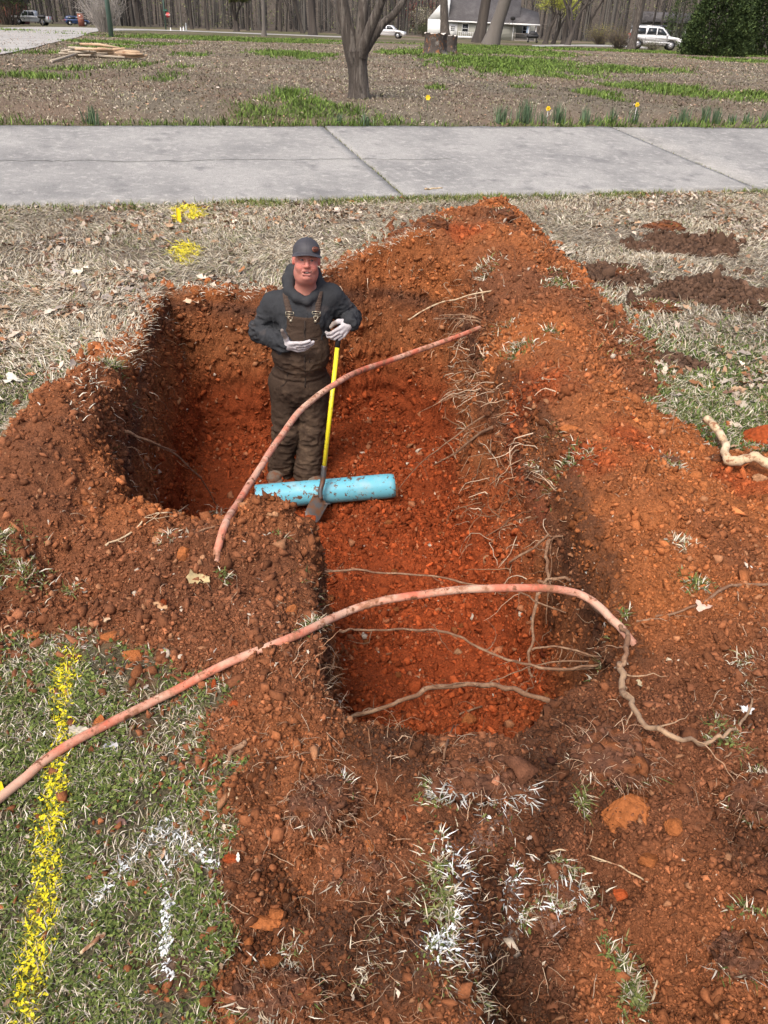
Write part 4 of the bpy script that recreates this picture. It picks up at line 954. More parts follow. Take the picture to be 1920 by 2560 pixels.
# cap
def cap_sdf(p):
    h = (p-HC)@HM.T
    d = s_ell(h, (0, -.010, .046), (.0890, .108, .092)); d = smax(d, .030+.20*np.clip(h[..., 1], 0, .08)-h[..., 2], .004)
    d = smax(d, -s_ell(h, (0, -.012, .03), (.078, .096, .06)), .003)
    x, y = h[..., 0], h[..., 1]-.062; zz_ = .060-.014*(x/.08)**2*1.6-.16*np.clip(y, 0, 1)
    r = np.sqrt((x/.094)**2+(np.clip(y, 0, 1)/.086)**2)
    b = np.maximum(np.maximum(np.abs(h[..., 2]-zz_)-.0036, (r-1)*.07), -y-.02)
    return smin(d, b, .006)
def cap_disp(V_, N):
    h = (V_-HC)@HM.T; a = np.arctan2(h[:, 0], h[:, 1]); return -.0016*np.exp(-(np.sin(a*3)/.06)**2)*(h[:, 2] > .055)+.0022*fbm(h[:, 0], h[:, 1], h[:, 2], 16, 2, 740)
def cap_col(V_, N):
    h = (V_-HC)@HM.T; n = fbm(h[:, 0], h[:, 1], h[:, 2], 18, 3, 741); return C3(.062, .060, .068)*(1+.3*n[:, None])
solid('cap', cap_sdf, HC-[.12, .19, .02], HC+[.13, .13, .16], .0030, M_cap, person, cap_disp, cap_col)
pc = np.array([.050, .075, .076]); pn = np.array([.50, .80, .32]); pn /= np.linalg.norm(pn); pu = np.array([0, 0, 1.])-pn*pn[2]; pu /= np.linalg.norm(pu); px_ = np.cross(pu, pn)
t_ = np.linspace(0, 2*pi, 24, endpoint=False)
def patch(r1, r2, off): return [HC+(pc+pn*off+px_*r1*math.cos(a)+pu*r2*math.sin(a))@HM for a in t_]
pb = MB(); pb.prism(patch(.026, .0175, .004), hf*.006); cpz = pb.build('cap_patch', M_leather, person)
pb = MB()
for k in range(-3, 4):
    a = HC+(pc+pn*.0125+px_*(k*.0055)+pu*-.006)@HM; b = HC+(pc+pn*.0125+px_*(k*.0055+.002)+pu*.006)@HM; pb.tube([a, b], .0011, 5)
pb.tube(catmull([*patch(.0225, .0140, .0118), patch(.0225, .0140, .0118)[0]], 2), .0010, 5); pb.build('patch_mark', M_dark, cpz)
# front surface helper for straps, buckles, seams
def front(f, x, z, y0=4.7):
    y = np.arange(y0, 5.2, .002); p = np.stack([np.full_like(y, x), y, np.full_like(y, z)], -1); d = f(p[None])[0]; k = np.argmax(d < 0); return np.array([x, y[k] if d[k] < 0 else 5.1, z])
zt = L['chest'][2]+.035; xb = L['chest'][0]+.018
for sx, topx in ((-1, .070), (1, .075)):
    b0 = np.array([xb+sx*.080, zt-.012]); tp = np.array([L['neck'][0]+sx*(.10 if sx > 0 else .118), L['neck'][2]+(-.005 if sx > 0 else -.03)])
    ps = []
    for t in np.linspace(0.16, 1, 14):
        xz = b0+(tp-b0)*t; ps.append(front(hoodie_sdf, xz[0], xz[1], 4.6)+[0, -.006, 0])
    ps += [ps[-1]+[sx*.004, .03, .012], ps[-1]+[sx*.008, .07, .008]]; ps = np.array(ps)
    sb = MB(); wv = np.array([.021, 0, 0]); d_ = np.array([0, .005, 0])
    for a, b in zip(ps[:-1], ps[1:]): sb.add([a-wv, a+wv, b+wv, b-wv, a-wv+d_, a+wv+d_, b+wv+d_, b-wv+d_], [np.array([[0, 1, 2, 3], [7, 6, 5, 4], [0, 4, 5, 1], [3, 2, 6, 7], [1, 5, 6, 2], [0, 3, 7, 4]])])
    st = sb.build('shoulder_strap', M_strap, person)
    bk = MB(); c = ps[1]
    for dz in (-.014, .0, .016): bk.tube([c+[-.027, -.006, dz], c+[.027, -.006, dz]], .0026, 6)
    for dx in (-.026, .026): bk.tube([c+[dx, -.006, -.014], c+[dx, -.006, .016]], .0024, 6)
    bt = front(ov_sdf, b0[0], b0[1]-.012, 4.6)
    for s2 in (-1, 1): bk.tube(catmull([c+[s2*.012, -.005, -.014], (c+bt)/2+[s2*.013, -.008, 0], bt+[s2*.004, -.006, .006]], 4), .0022, 6)
    bk.ell(bt+[0, -.005, 0], (.010, .005, .010), 12, 8); bk.build('buckle', M_metal, st, True)
# bib details: centre zip placket, pockets, waistband button
def surf_line(pts, rad, name, m, f=ov_sdf, off=-.003, par=None):
    w = [front(f, a, b, 4.6)+[0, off, 0] for a, b in catmull([(u, v, 0) for u, v in pts], 6)[:, :2]]
    t = MB(); t.tube(w, rad, 5); return t.build(name, m, par or person)
M_seam = mat('stitched_seam', (.035, .024, .018), .95); M_tan = mat('tan_stitching', (.13, .09, .06), .95)
bz = L['belly'][2]
surf_line([(xb+.012, zt-.02), (xb+.014, bz+.02), (xb+.012, bz-.10), (xb+.008, bz-.20)], .0045, 'zip_placket', M_seam)
surf_line([(xb-.082, bz+.03), (xb-.078, bz+.115), (xb-.015, bz+.118), (xb-.014, bz+.02), (xb-.082, bz+.03)], .0022, 'chest_pocket', M_tan)
surf_line([(xb+.045, bz-.01), (xb+.043, bz+.13), (xb+.09, bz+.135)], .0030, 'chest_pocket', M_seam)
surf_line([(xb-.20, bz-.075), (xb-.1, bz-.088), (xb, bz-.090), (xb+.1, bz-.086), (xb+.175, bz-.075)], .0028, 'waist_seam', M_seam)
surf_line([(xb-.11, bz-.10), (xb-.125, bz-.17), (xb-.165, bz-.215)], .0026, 'hip_pocket', M_seam)
surf_line([(xb+.11, bz-.10), (xb+.12, bz-.17), (xb+.155, bz-.215)], .0026, 'hip_pocket', M_seam)
t = MB(); c = front(ov_sdf, xb+.005, zt-.09, 4.6); t.tube(catmull([c+[.012, -.006, .035], c+[.004, -.010, .01], c+[.002, -.008, -.025]], 5), .0025, 6); t.build('zip_pull', M_seam, person)
# drawstring ends, grommet
t = MB(); c = front(hoodie_sdf, L['neck'][0]+.025, L['neck'][2]-.135, 4.6); t.tube([c+[0, -.004, .01], c+[.002, -.006, -.03]], .003, 6); t.build('drawstring', M_dark, person)
# boots
def boot_sdf(s):
    a = L['an'+s]; g = FZ+.0
    def f(p):
        c = np.array([a[0], a[1], g]); tw = -.05 if s == 'R' else .13
        d = U(.03, s_cap(p, c+[0, .02, .17], c+[0, .02, .06], .052, .050), s_ell(p, c+[tw*.4, -.045, .045], (.052, .085, .045)), s_ell(p, c+[tw*.9, -.115, .038], (.050, .060, .040)))
        sole = s_box(p, c+[tw*.5, -.06, .012], (.052, .125, .016), .012); d = smin(d, sole, .006); return smax(d, g-.004-p[..., 2], .003)
    return f
M_boot = mat('muddy_boot_leather', (.16, .125, .095), .85, mixn=[(25, (.17, .07, .035), .45, .6)], bump=(60, .4, .004))
for s in 'RL':
    a = L['an'+s]; solid('boot', boot_sdf(s), (a[0]-.13, a[1]-.22, FZ-.01), (a[0]+.14, a[1]+.10, FZ+.22), .006, M_boot, person, lambda V_, N: .003*fbm(V_[:, 0], V_[:, 1], V_[:, 2], 30, 2, 750))
# ---------------------------------------------------------------- shovel
M_yel = mat('yellow_fibreglass', (.80, .70, .03), .35, spec=.5, mixn=[(18, (.50, .36, .07), .56, .68)], noise=(30, .08))
M_steel = mat('worn_dark_steel', (.10, .10, .105), .5, metal=.4, mixn=[(14, (.18, .085, .045), .45, .58)], bump=(80, .2, .002))
sh = L['wrL']+dL*.085+nL*.045+sL*.0; tip = P(797, 1292, FZ+.035); col_ = sh+(tip-sh)*.0
def on(px, py):                       # point of the straight shaft seen at a pixel row
    best = None
    for t in np.linspace(0, 1, 400):
        p = sh+(tip-sh)*t; X = proj(p[0], p[1], p[2]); e = abs(X[1]-py)
        if best is None or e < best[0]: best = (e, p)
    return best[1]
shovel = link('shovel', None, loc=tuple(tip)); tag(shovel, 'long shovel with a yellow handle held upright in front of the blue pipe', 'shovel')
def rel(o, root): o.location = -Vector(root.location); return o
a, b = on(0, 866), on(0, 1168); c = on(0, 1205)
t = MB(); t.tube([a, b], .0155, 14); rel(t.build('handle', M_yel, shovel, True), shovel)
t = MB(); t.tube([sh+(sh-a)*.35, a+(b-a)*.01], .0175, 14); t.ell(sh+(sh-a)*.35, (.0175,)*3, 12, 8); rel(t.build('grip', M_dark, shovel, True), shovel)
t = MB(); e = on(0, 1245)+[0, -.02, 0]; t.tube(catmull([b-(c-b)*.1, b+(c-b)*.5, c, on(0, 1225)+[-.008, -.012, 0], e], 5), list(np.linspace(.020, .015, 21)), 12); rel(t.build('socket', M_steel, shovel, True), shovel)
# blade: curved plate with turned treads
ax_ = P(768, 1312, FZ-.02)-e; Lb = .19; ax_ = ax_/np.linalg.norm(ax_); sd = np.array([.72, -.69, 0]); sd -= ax_*(sd@ax_); sd /= np.linalg.norm(sd); nb = np.cross(sd, ax_)
Vb = []; nu, nv = 13, 13
for i in range(nv):
    f = i/(nv-1); w = .078*(1-.05*f) if f < .55 else .078*(1-.05*f)*math.sqrt(max(0, 1-((f-.55)/.46)**2))
    for j in range(nu):
        g = j/(nu-1)*2-1; Vb.append(e+ax_*(Lb*f)+sd*(w*g)+nb*(.026*(1-g*g)*(1-.3*f)))
Vb = np.array(Vb); Vb2 = Vb+nb*.003; ix = np.arange(nu*nv).reshape(nv, nu); Fq = np.stack([ix[:-1, :-1], ix[:-1, 1:], ix[1:, 1:], ix[1:, :-1]], -1).reshape(-1, 4)
bl = MB(); bl.add(np.vstack([Vb, Vb2]), [np.vstack([Fq, Fq[:, ::-1]+nu*nv])]); ed = np.concatenate([ix[0], ix[1:, -1], ix[-1, :-1][::-1], ix[1:-1, 0][::-1]])
bl.add(np.vstack([Vb[ed], Vb2[ed]]), [np.array([[k, (k+1) % len(ed), len(ed)+(k+1) % len(ed), len(ed)+k] for k in range(len(ed))])])
for s_ in (-1, 1): bl.box(e+sd*(.055*s_)+nb*.012, (.05, .018, .004), col=(1, 1, 1))
rel(bl.build('blade', M_steel, shovel), shovel)
# ---------------------------------------------------------------- blue water main
M_blue = mat('blue_pvc', (.15, .49, .62), .45, spec=.45, mixn=[(22, (.13, .060, .030), .575, .60), (9, (.30, .52, .60), .5, .7), (60, (.13, .07, .04), .63, .66)], noise=(4, .08))
pa, pb_ = P(640, 1243, -1.0), P(985, 1214, -.95)
ax = pb_-pa; LX = 1.0
u_ = ax/np.linalg.norm(ax); e1_ = np.cross(u_, [0, 0, 1.]); e1_ /= np.linalg.norm(e1_); e2_ = np.cross(e1_, u_)
rp = .088; prof = [(0, rp), (.02, rp), (np.linalg.norm(ax), rp)]
an = np.linspace(0, 2*pi, 49)[:-1]; m = MB(); Vp = []
Lp = np.linalg.norm(ax); st = [(t, rp*(1+.004*math.sin(t*9))) for t in np.linspace(0, Lp-.05, 40)]+[(Lp-.025, rp*.985), (Lp, rp*.95), (Lp, rp*.86), (Lp-.25, rp*.85)]
for t, r in st: Vp.append(pa+u_*t+np.cos(an)[:, None]*e1_*r+np.sin(an)[:, None]*e2_*r)
k = len(an); i = np.arange(len(st)-1)[:, None]*k; j = np.arange(k)[None]; jj = (j+1) % k
m.add(np.concatenate(Vp), [np.stack([i+j, i+jj, i+k+jj, i+k+j], -1).reshape(-1, 4)])
pipe = m.build('water_pipe', M_blue, smooth=True); tag(pipe, 'thick light blue plastic pipe lying in the bottom of the pit, smeared with dirt', 'pipe')

# ---------------------------------------------------------------- orange-red conduits
M_hose = mat('faded_orange_conduit', (.54, .145, .085), .7, spec=.2, mixn=[(5, (.58, .36, .26), .40, .58), (16, (.30, .14, .08), .52, .62), (30, (.16, .07, .035), .56, .64), (90, (.62, .45, .36), .66, .72)], bump=(120, .2, .002))
def hose(name, pts, r0, r1, label):
    w = catmull(pts, 14); w[1:-1] += .0015*np.stack([vnoise(np.arange(len(w)-2)*.21, 0*np.arange(len(w)-2), None, s) for s in (1, 2, 3)], -1)
    m = MB(); m.tube(w, np.linspace(r0, r1, len(w)), 18); return tag(m.build(name, M_hose, smooth=True), label, 'conduit')
g0 = onground(545, 1342)
H1 = [(560, 1318), (600, 1250), (648, 1172), (700, 1095), (758, 1020), (850, 952), (920, 920), (1000, 893), (1120, 850), (1195, 822), (1225, 812)]
Yn = np.interp(np.linspace(0, 1, len(H1)), [0, .25, .5, .8, 1], [g0[1]+.03, 3.15, 3.9, 4.9, 5.45])
hose('conduit', [g0-[0, .10, .07]]+[PY(a, b, y) for (a, b), y in zip(H1, Yn)]+[PY(1250, 806, 5.6)], 0.0150, .0172, 'reddish conduit arching from the soil past the man to the far bank')
g1 = [onground(a, b)+[0, 0, .022] for a, b in ((-60, 2060), (60, 1962), (170, 1878), (430, 1742), (590, 1662))]
H2 = [(745, 1587, .13), (870, 1528, .09), (980, 1497, .11), (1120, 1478, .13), (1280, 1470, .13), (1400, 1474, .11), (1470, 1496, .08), (1530, 1548, .075), (1575, 1598, .045), (1605, 1640, -.04)]
hose('conduit', g1+[P(*a) for a in H2], .0135, .0150, 'reddish conduit crossing the near grass and bridging the trench end')

# ---------------------------------------------------------------- roots one can tell apart
M_root = mat('brown_root_bark', (.20, .105, .058), .9, mixn=[(22, (.32, .20, .12), .45, .62), (60, (.14, .065, .035), .55, .65)], bump=((90, .5, .004), (25, .4, .006)))
M_pale = mat('pale_peeled_root', (.56, .42, .26), .85, mixn=[(30, (.26, .12, .06), .52, .6), (12, (.66, .56, .38), .5, .65)], bump=(70, .5, .006))
M_root2 = mat('light_root_bark', (.40, .26, .155), .9, mixn=[(30, (.22, .12, .065), .5, .65)], bump=(90, .5, .004))
def root(pts, r, label, m=M_root, z=None, lift=.006, side=0, cat='root', group=None, gl=False):
    """pts: (px,py[,z]); z None -> lies on the ground"""
    w = []
    for a in pts:
        if gl: w.append(P(a[0], a[1], onground(a[0], a[1])[2]+a[2]))
        elif len(a) > 2: w.append(P(*a))
        elif z is not None: w.append(P(a[0], a[1], z))
        else: w.append(onground(a[0], a[1])+[0, 0, lift])
    w = catmull(w, 7); n = len(w); rg = np.random.RandomState(int(pts[0][0])+n)
    w[1:-1] += (r[0]*.8+.001)*np.stack([vnoise(np.arange(n-2)*.45, np.zeros(n-2), None, int(pts[0][0])+s) for s in (1, 2, 3)], -1)
    rr = np.linspace(r[0], r[1], n)*(1+.16*vnoise(np.arange(n)*.8, np.zeros(n), None, 5))
    b = MB(); b.tube(w, rr, 8)
    for q_ in range(side):                                                           # side rootlets
        k = rg.randint(2, n-2); d = rg.randn(3); d[2] = -abs(d[2])*.3; d /= np.linalg.norm(d); L_ = rg.uniform(.05, .16); s = [w[k]]
        for _ in range(6): d = d+rg.randn(3)*.35; d /= np.linalg.norm(d); s.append(s[-1]+d*L_/6)
        b.tube(s, np.linspace(rr[k]*.4, .0006, 7), 5)
    return tag(b.build('root', m, smooth=True), label, cat, group)
root([(775, 1428, -.10), (880, 1426, -.12), (960, 1431, -.14), (1080, 1441, -.15), (1200, 1463, -.16), (1290, 1479, -.18), (1345, 1505, -.22), (1415, 1532, -.26)], (.005, .0035), 'thin root running left to right across the trench just behind the bridging conduit', side=6)
root([(850, 1578, -.10), (900, 1574, -.12), (960, 1576, -.14), (1080, 1577, -.16), (1140, 1587, -.17), (1200, 1621, -.2), (1260, 1646, -.2), (1320, 1661, -.2), (1390, 1673, -.2), (1480, 1664, -.2), (1545, 1655, -.18)], (.0045, .0055), 'wavy root crossing the trench in front of the bridging conduit', side=8)
root([(840, 1815, -.26), (900, 1785, -.24), (960, 1768, -.22), (1020, 1745, -.2), (1100, 1718, -.2), (1220, 1713, -.2), (1300, 1729, -.2), (1435, 1768, -.2)], (.0075, .0100), 'thickest brown root bowed across the near end of the trench', side=7)
root([(1375, 1350, -.12), (1366, 1400, -.16), (1368, 1455, -.2), (1348, 1480, -.22), (1337, 1530, -.26), (1330, 1600, -.32), (1323, 1655, -.36), (1332, 1690, -.40)], (.008, .0055), 'upright root dangling in the trench behind the bridging conduit', side=5)
root([(1425, 1328, -.06), (1400, 1342, -.09), (1375, 1352, -.12), (1378, 1410, -.2), (1366, 1560, -.4)], (.005, .002), 'short forked root top sticking out of the trench wall', side=3)
root([(1330, 1625, -.22), (1380, 1615, -.2), (1440, 1626, -.19), (1500, 1641, -.18), (1560, 1644, -.16)], (.004, .005), 'upper one of three roots bunched at the right trench wall', side=5)
root([(1340, 1664, -.26), (1420, 1652, -.24), (1500, 1656, -.22), (1560, 1652, -.2)], (.003, .004), 'lower one of three roots bunched at the right trench wall', side=4)
root([(1225, 1705, -.3), (1290, 1680, -.28), (1330, 1665, -.28), (1400, 1675, -.26), (1540, 1668, -.22)], (.002, .004), 'slack thin root below the bunch at the right trench wall', side=4)
root([(1465, 1498, -.02), (1500, 1530, .02), (1540, 1560, .06), (1566, 1580, .09), (1568, 1620, .10), (1558, 1650, .09), (1548, 1662, .08)], (.009, .0085), 'short stout root curling beside the end of the bridging conduit', M_root, side=2)
root([(1550, 1660, .05), (1558, 1720, .08), (1578, 1765, .11), (1620, 1812, .12), (1680, 1842, .10), (1760, 1852, .06), (1820, 1836, .04), (1862, 1802, .03), (1880, 1745, .02)], (.0110, .0030), 'long light brown root curving over the soil right of the trench', M_root2, side=6, gl=True)
root([(1345, 1455, -.2), (1375, 1450, -.18), (1410, 1444, -.16), (1440, 1453, -.14), (1480, 1462, -.12)], (.007, .008), 'stubby split root in the right trench wall behind the conduit', side=2)
root([(1590, 1556), (1640, 1545), (1700, 1532), (1760, 1508), (1800, 1480), (1845, 1464), (1925, 1466)], (.004, .006), 'root lying on the bank from the trench toward the right edge', side=5)
root([(312, 1078, .02), (380, 1105, -.1), (430, 1132, -.25), (480, 1172, -.45), (512, 1212, -.65), (540, 1262, -.88)], (.008, .004), 'long root drooping from the left rim down to the pit floor', side=3)
root([(320, 1082, .0), (390, 1110, -.12), (440, 1128, -.25)], (.004, .003), 'thin root beside the drooping one on the left rim')
root([(1020, 800, .12), (1080, 766, .18), (1160, 742, .22), (1230, 727, .24), (1300, 713, .26), (1378, 700, .28)], (.0045, .008), 'pale root laid over the back bank above the conduit end', M_pale, side=4)
root([(1200, 720, .24), (1208, 745, .2), (1213, 775, .12)], (.006, .003), 'short pale root hanging from the back bank', M_pale)
root([(1085, 798, .03), (1150, 795, .05), (1205, 808, .06), (1240, 832, .06), (1268, 852, .06)], (.006, .009), 'forked root end sticking out above the conduit at the far bank', side=6)
root([(1098, 790, .06), (1150, 786, .08), (1195, 797, .08), (1218, 815, .06)], (.005, .007), 'second root beside the conduit end, arched over it', side=3)
root([(990, 1228, -.85), (1050, 1160, -.6), (1110, 1112, -.4), (1190, 1052, -.2), (1235, 1028, -.1)], (.0025, .007), 'straight root slanting from the right bank to the pipe end', side=8)
root([(1085, 1162, -.62), (1140, 1130, -.45), (1190, 1092, -.3), (1232, 1068, -.16)], (.004, .012), 'dark forked root low on the right side of the pit', side=8)
root([(1050, 1030, -.4), (1110, 1000, -.3), (1170, 975, -.2), (1240, 945, -.08), (1272, 925, .0), (1268, 955, -.06)], (.002, .007), 'wispy root reaching into the pit from the right bank', side=10)
root([(1148, 920, -.15), (1200, 924, -.1), (1250, 915, -.02)], (.002, .006), 'upper wispy root on the right bank below the conduit', side=6)
root([(1275, 1406, -.3), (1330, 1372, -.2), (1372, 1334, -.1)], (.006, .0055), 'stick-like root low on the right trench wall', side=2)
root([(1215, 1340, -.5), (1260, 1312, -.4), (1300, 1252, -.3)], (.0025, .003), 'thin bent root on the right wall beyond the dangling root', side=2)
root([(1368, 2132), (1410, 2128), (1470, 2142), (1550, 2170), (1625, 2212)], (.0018, .0022), 'thin pale root lying on the dark soil at the lower right', M_pale, side=3, lift=.004)
root([(1592, 2424), (1625, 2408), (1638, 2440), (1636, 2480), (1622, 2515)], (.003, .0026), 'pale hooked root standing in a gap at the bottom right', M_pale, side=3, lift=.012)
root([(1105, 1912), (1120, 1862), (1133, 1822), (1152, 1790), (1204, 1772)], (.0028, .0045), 'crooked pale root at the near lip of the trench', side=8, lift=.015)
root([(265, 1368), (330, 1335), (378, 1292), (440, 1285), (472, 1264)], (.004, .0025), 'pale root lying on the spoil left of the conduit foot', M_pale, side=5, lift=.008)
root([(470, 1345), (500, 1330), (540, 1318)], (.005, .003), 'dark short root at the foot of the near conduit arch', side=2)
root([(560, 1918), (585, 1882), (615, 1858)], (.006, .009), 'dark splintered stick on the soil beside the grass', side=1, cat='stick')
root([(690, 1900), (740, 1893), (785, 1878)], (.003, .0025), 'thin dark twig on the soil at the near side', cat='stick')
root([(205, 2390), (240, 2358), (262, 2340)], (.004, .0065), 'pale broken stick lying in the grass at the lower left', M_pale, cat='stick', lift=.012)
root([(1765, 1050, .10), (1790, 1070, .10), (1808, 1105, .08), (1818, 1140, .08), (1850, 1148, .08), (1885, 1140, .09), (1935, 1162, .08)], (.020, .025), 'thick pale crooked root lying beside the red rock at right edge', M_pale)
root([(1735, 803), (1755, 800), (1772, 812), (1790, 812)], (.012, .016), 'dark bent stick on the mud at the right', cat='stick', lift=.01)
root([(1062, 473, .12), (1080, 471, .12), (1106, 470, .12)], (.012, .008), 'small pale stick lying on the driveway', M_pale, cat='stick')
root([(1460, 910), (1510, 895), (1545, 888)], (.003, .004), 'thin straight root on top of the right spoil heap', cat='root')
root([(1810, 1900), (1830, 1880), (1880, 1810)], (.002, .003), 'thin brown root near the right edge below the curving root', cat='root')
root([(470, 570), (482, 590), (488, 612)], (.006, .004), 'dark twig in the dry grass beside the upper yellow paint', cat='stick')

# ---------------------------------------------------------------- clods and rocks
import bmesh
M_clod = mat('clay_clod', attr=True, rough=.95, spec=.1, mixn=[(14, (.10, .045, .026), .55, .7)], noise=(40, .3), bump=((60, .7, .010), (200, .6, .004)))
_ico = {}
def icosph(sub):
    if sub not in _ico:
        bm = bmesh.new(); bmesh.ops.create_icosphere(bm, subdivisions=sub, radius=1); _ico[sub] = (np.array([v.co[:] for v in bm.verts]), np.array([[v.index for v in f.verts] for f in bm.faces])); bm.free()
    return _ico[sub]
def clod_mesh(seed, r, col, sub=5, ang=.35):
    v, f = icosph(sub); rg = np.random.RandomState(seed); o = rg.rand(3)*50
    w = v*(1+.16*fbm(v[:, 0]+o[0], v[:, 1]+o[1], v[:, 2]+o[2], 1.1, 3, seed)[:, None]+.13*fbm(v[:, 0]+o[0], v[:, 1], v[:, 2], 4, 3, seed+1, .6)[:, None])
    for _ in range(22):                                                                # chipped facets
        n = rg.randn(3); n /= np.linalg.norm(n); h = rg.uniform(.38, .80); s = w@n; w = w-np.clip(s-h, 0, 9)[:, None]*n*.85
    w = w*np.asarray(r)
    w = w*(1+.16*fbm(v[:, 0], v[:, 1], v[:, 2], 8, 3, seed+2, .7)[:, None])
    c = np.asarray(col)*(1+.18*fbm(v[:, 0], v[:, 1], v[:, 2], 3, 3, seed+3)[:, None])
    return mesh_np('clod', w, [f], c, sub > 3)
def clod(px, py, rpx, col, label, name='soil_clod', cat='clod', asp=(1, .8, .75), rz=0, group=None, seed=None, sink=.6, sub=5):
    g = onground(px, py); zc = g[1]*math.cos(PITCH)-(g[2]-CZ)*math.sin(PITCH); r = rpx*zc/F0
    me = clod_mesh(int(px*7+py) if seed is None else seed, np.array(asp)*r, col, sub)
    o = link(name, me, M_clod, loc=tuple(g+[0, .25*r*asp[1], r*asp[2]*(1-sink)-.2*r]), rot=(0, 0, rz)); return tag(o, label, cat, group)
for a in [(1895, 1105, 62, S_RED*1.1, 'large bright red clay lump behind the thick pale root at the right edge', (1, .8, .8), 0),
          (1565, 2060, 92, S_ORG*.95, 'largest orange clay block at the lower right with a dark gap beneath', (1, .75, .62), -.3), (1690, 2085, 32, S_ORG*.9, 'rounded clay lump just right of the largest block', (1, .9, 1), 0),
          (1622, 2160, 38, S_ORG*.75, 'brown clay lump just below the largest block', (1, .8, .85), .4), (1555, 2240, 27, S_RED*1.2, 'small bright orange clay lump below the largest block', (1.1, .8, .6), 0),
          (338, 1645, 38, S_ORG, 'smooth wedge of clay at the upper edge of the near grass', (1, .8, .7), .2), (250, 1812, 23, S_ORG*1.05, 'orange clay lump on the grass touching the bridging conduit', (.95, .8, 1.1), .3),
          (578, 2153, 27, S_RED, 'orange clay lump at the tip of the right arm of the white arrow', (1, .9, 1), 0), (468, 1998, 22, S_ORG*.85, 'oval clay lump on the grass above the white arrow', (.9, 1.4, .5), 0),
          (655, 2315, 38, S_ORG, 'long flat clay lump beside the near grass, left one of a touching pair', (1.3, .7, .6), -.1), (690, 2300, 34, S_ORG*.95, 'chunky clay lump touching the long flat one', (1, .9, .8), .5),
          (622, 2364, 22, S_ORG*.8, 'small round clay lump just below the touching pair', (1, .9, .9), 0), (690, 2362, 20, S_MID*.8, 'dark reddish lump below the chunky clay lump', (1, .8, .8), .8), (670, 2420, 36, S_ORG*.75, 'crumbly brown lump near the bottom beside the grass', (1, .9, .9), .2),
          (1216, 1415, 22, S_TAN*1.0, 'upright tan stone standing on the trench floor', (.8, .8, 1.6), 0), (1100, 2078, 24, S_ORG, 'pointed clay lump above the white painted turf', (.9, .9, 1.1), .4), (1042, 2125, 24, S_ORG*.9, 'clay lump left of the white painted turf', (1, .9, 1.1), 0),
          (1310, 1775, 15, S_RED*1.3, 'bright orange fragment on the near trench floor', (.9, .8, 1.2), 0), (1172, 1810, 26, S_ORG*.9, 'brown lump at the near end of the trench floor', (1, .8, 1), 0),
          (985, 1660, 22, S_RED*.9, 'reddish lump on the trench floor below the wavy root', (1, .8, .8), 0), (1145, 1635, 17, S_TAN*.9, 'small tan lump on the trench floor above the wavy root', (1.1, .8, .8), 0),
          (1615, 1075, 22, S_ORG*1.1, 'tan clay lump on top of the right spoil bank', (1.1, .8, .8), .1), (1420, 1080, 26, S_ORG*1.05, 'orange clay lump above the right pit wall', (1.1, .9, .9), 0), (1740, 1195, 22, S_ORG*1.1, 'pale orange wedge of clay near the right edge', (1.1, .8, .8), .6), (1905, 1200, 22, S_TAN, 'tan clay lump at the right edge below the thick root', (1.1, .8, .8), 0),
          (725, 1468, 0, 0, '', 0, 0), (455, 1395, 26, S_ORG, 'chipped orange clay lump beside the tan bark chip', (1, .8, .9), 0), (505, 1398, 13, S_TAN*1.1, 'small tan lump right of the chipped orange one', (1, .8, .9), 0), (728, 1532, 24, S_ORG*1.15, 'orange clay lump behind the left end of the bridging conduit', (1, .8, .9), .7),
          (535, 1722, 18, S_RED*.9, 'reddish lump touching the conduit at the grass edge', (.8, .8, 1.1), 0), (585, 1765, 17, S_RED, 'orange lump at the grass corner below the conduit', (1.2, .8, .9), .3), (280, 1595, 32, S_ORG*.95, 'long flat clay slab on the left spoil', (1.3, .8, .5), .5), (75, 1590, 30, S_ORG*.95, 'clay lump at the left end of the spoil edge', (1.3, .8, .5), .2),
          (600, 1262, 24, S_ORG*1.0, 'clay lump beside the conduit on the small mound', (1, .8, .8), 0), (680, 1288, 20, S_TAN*1.0, 'tan rounded lump on the small mound before the blue pipe', (1.2, .8, .7), 0), (780, 1305, 24, S_RED, 'reddish clod at the tip of the shovel blade', (1.3, .8, .7), 0),
          (215, 1265, 14, S_ORG*.8, 'brown lump low on the left spoil berm', (1, .8, .9), 0), (1030, 2180, 0, 0, '', 0, 0), (920, 2130, 24, S_ORG*.9, 'pointed reddish lump left of the white turf', (.9, .8, 1.2), .1), (1010, 2050, 14, S_RED*.8, 'little reddish lump above the pointed one', (1, .8, .9), 0)]:
    if a[2]: clod(a[0], a[1], a[2], a[3], a[4], asp=a[5], rz=a[6])
rg = np.random.RandomState(77)
p, nr, k, rg = sample((cSoil > .6)*(cPT < .03)*(CY > .8)/ZC**1.6, 80, 78)
protos = [clod_mesh(900+i, (1, .75, .66), c, 4) for i, c in enumerate((S_ORG*.95, S_MID, S_ORG*.8, S_RED*.9, S_TAN*.85, S_MID*.7))]
for i in range(len(p)):
    s = ZC.ravel()[k[i]]*rg.uniform(.0038, .008)
    o = link('soil_clod', protos[i % 6], M_clod if not protos[i % 6].materials else None, loc=tuple(p[i]+[0, 0, s*.3]), rot=tuple(rg.uniform(-.5, .5, 2))+(rg.uniform(0, 6.3),)); o.scale = (s, s, s)
    tag(o, 'loose lump of brown clay lying on the dug soil around the trench', 'clod', 'clay lumps scattered over the spoil')
p, nr, k, rg = sample((cPT > .93)*1.0/ZC**1.3, 60, 79)
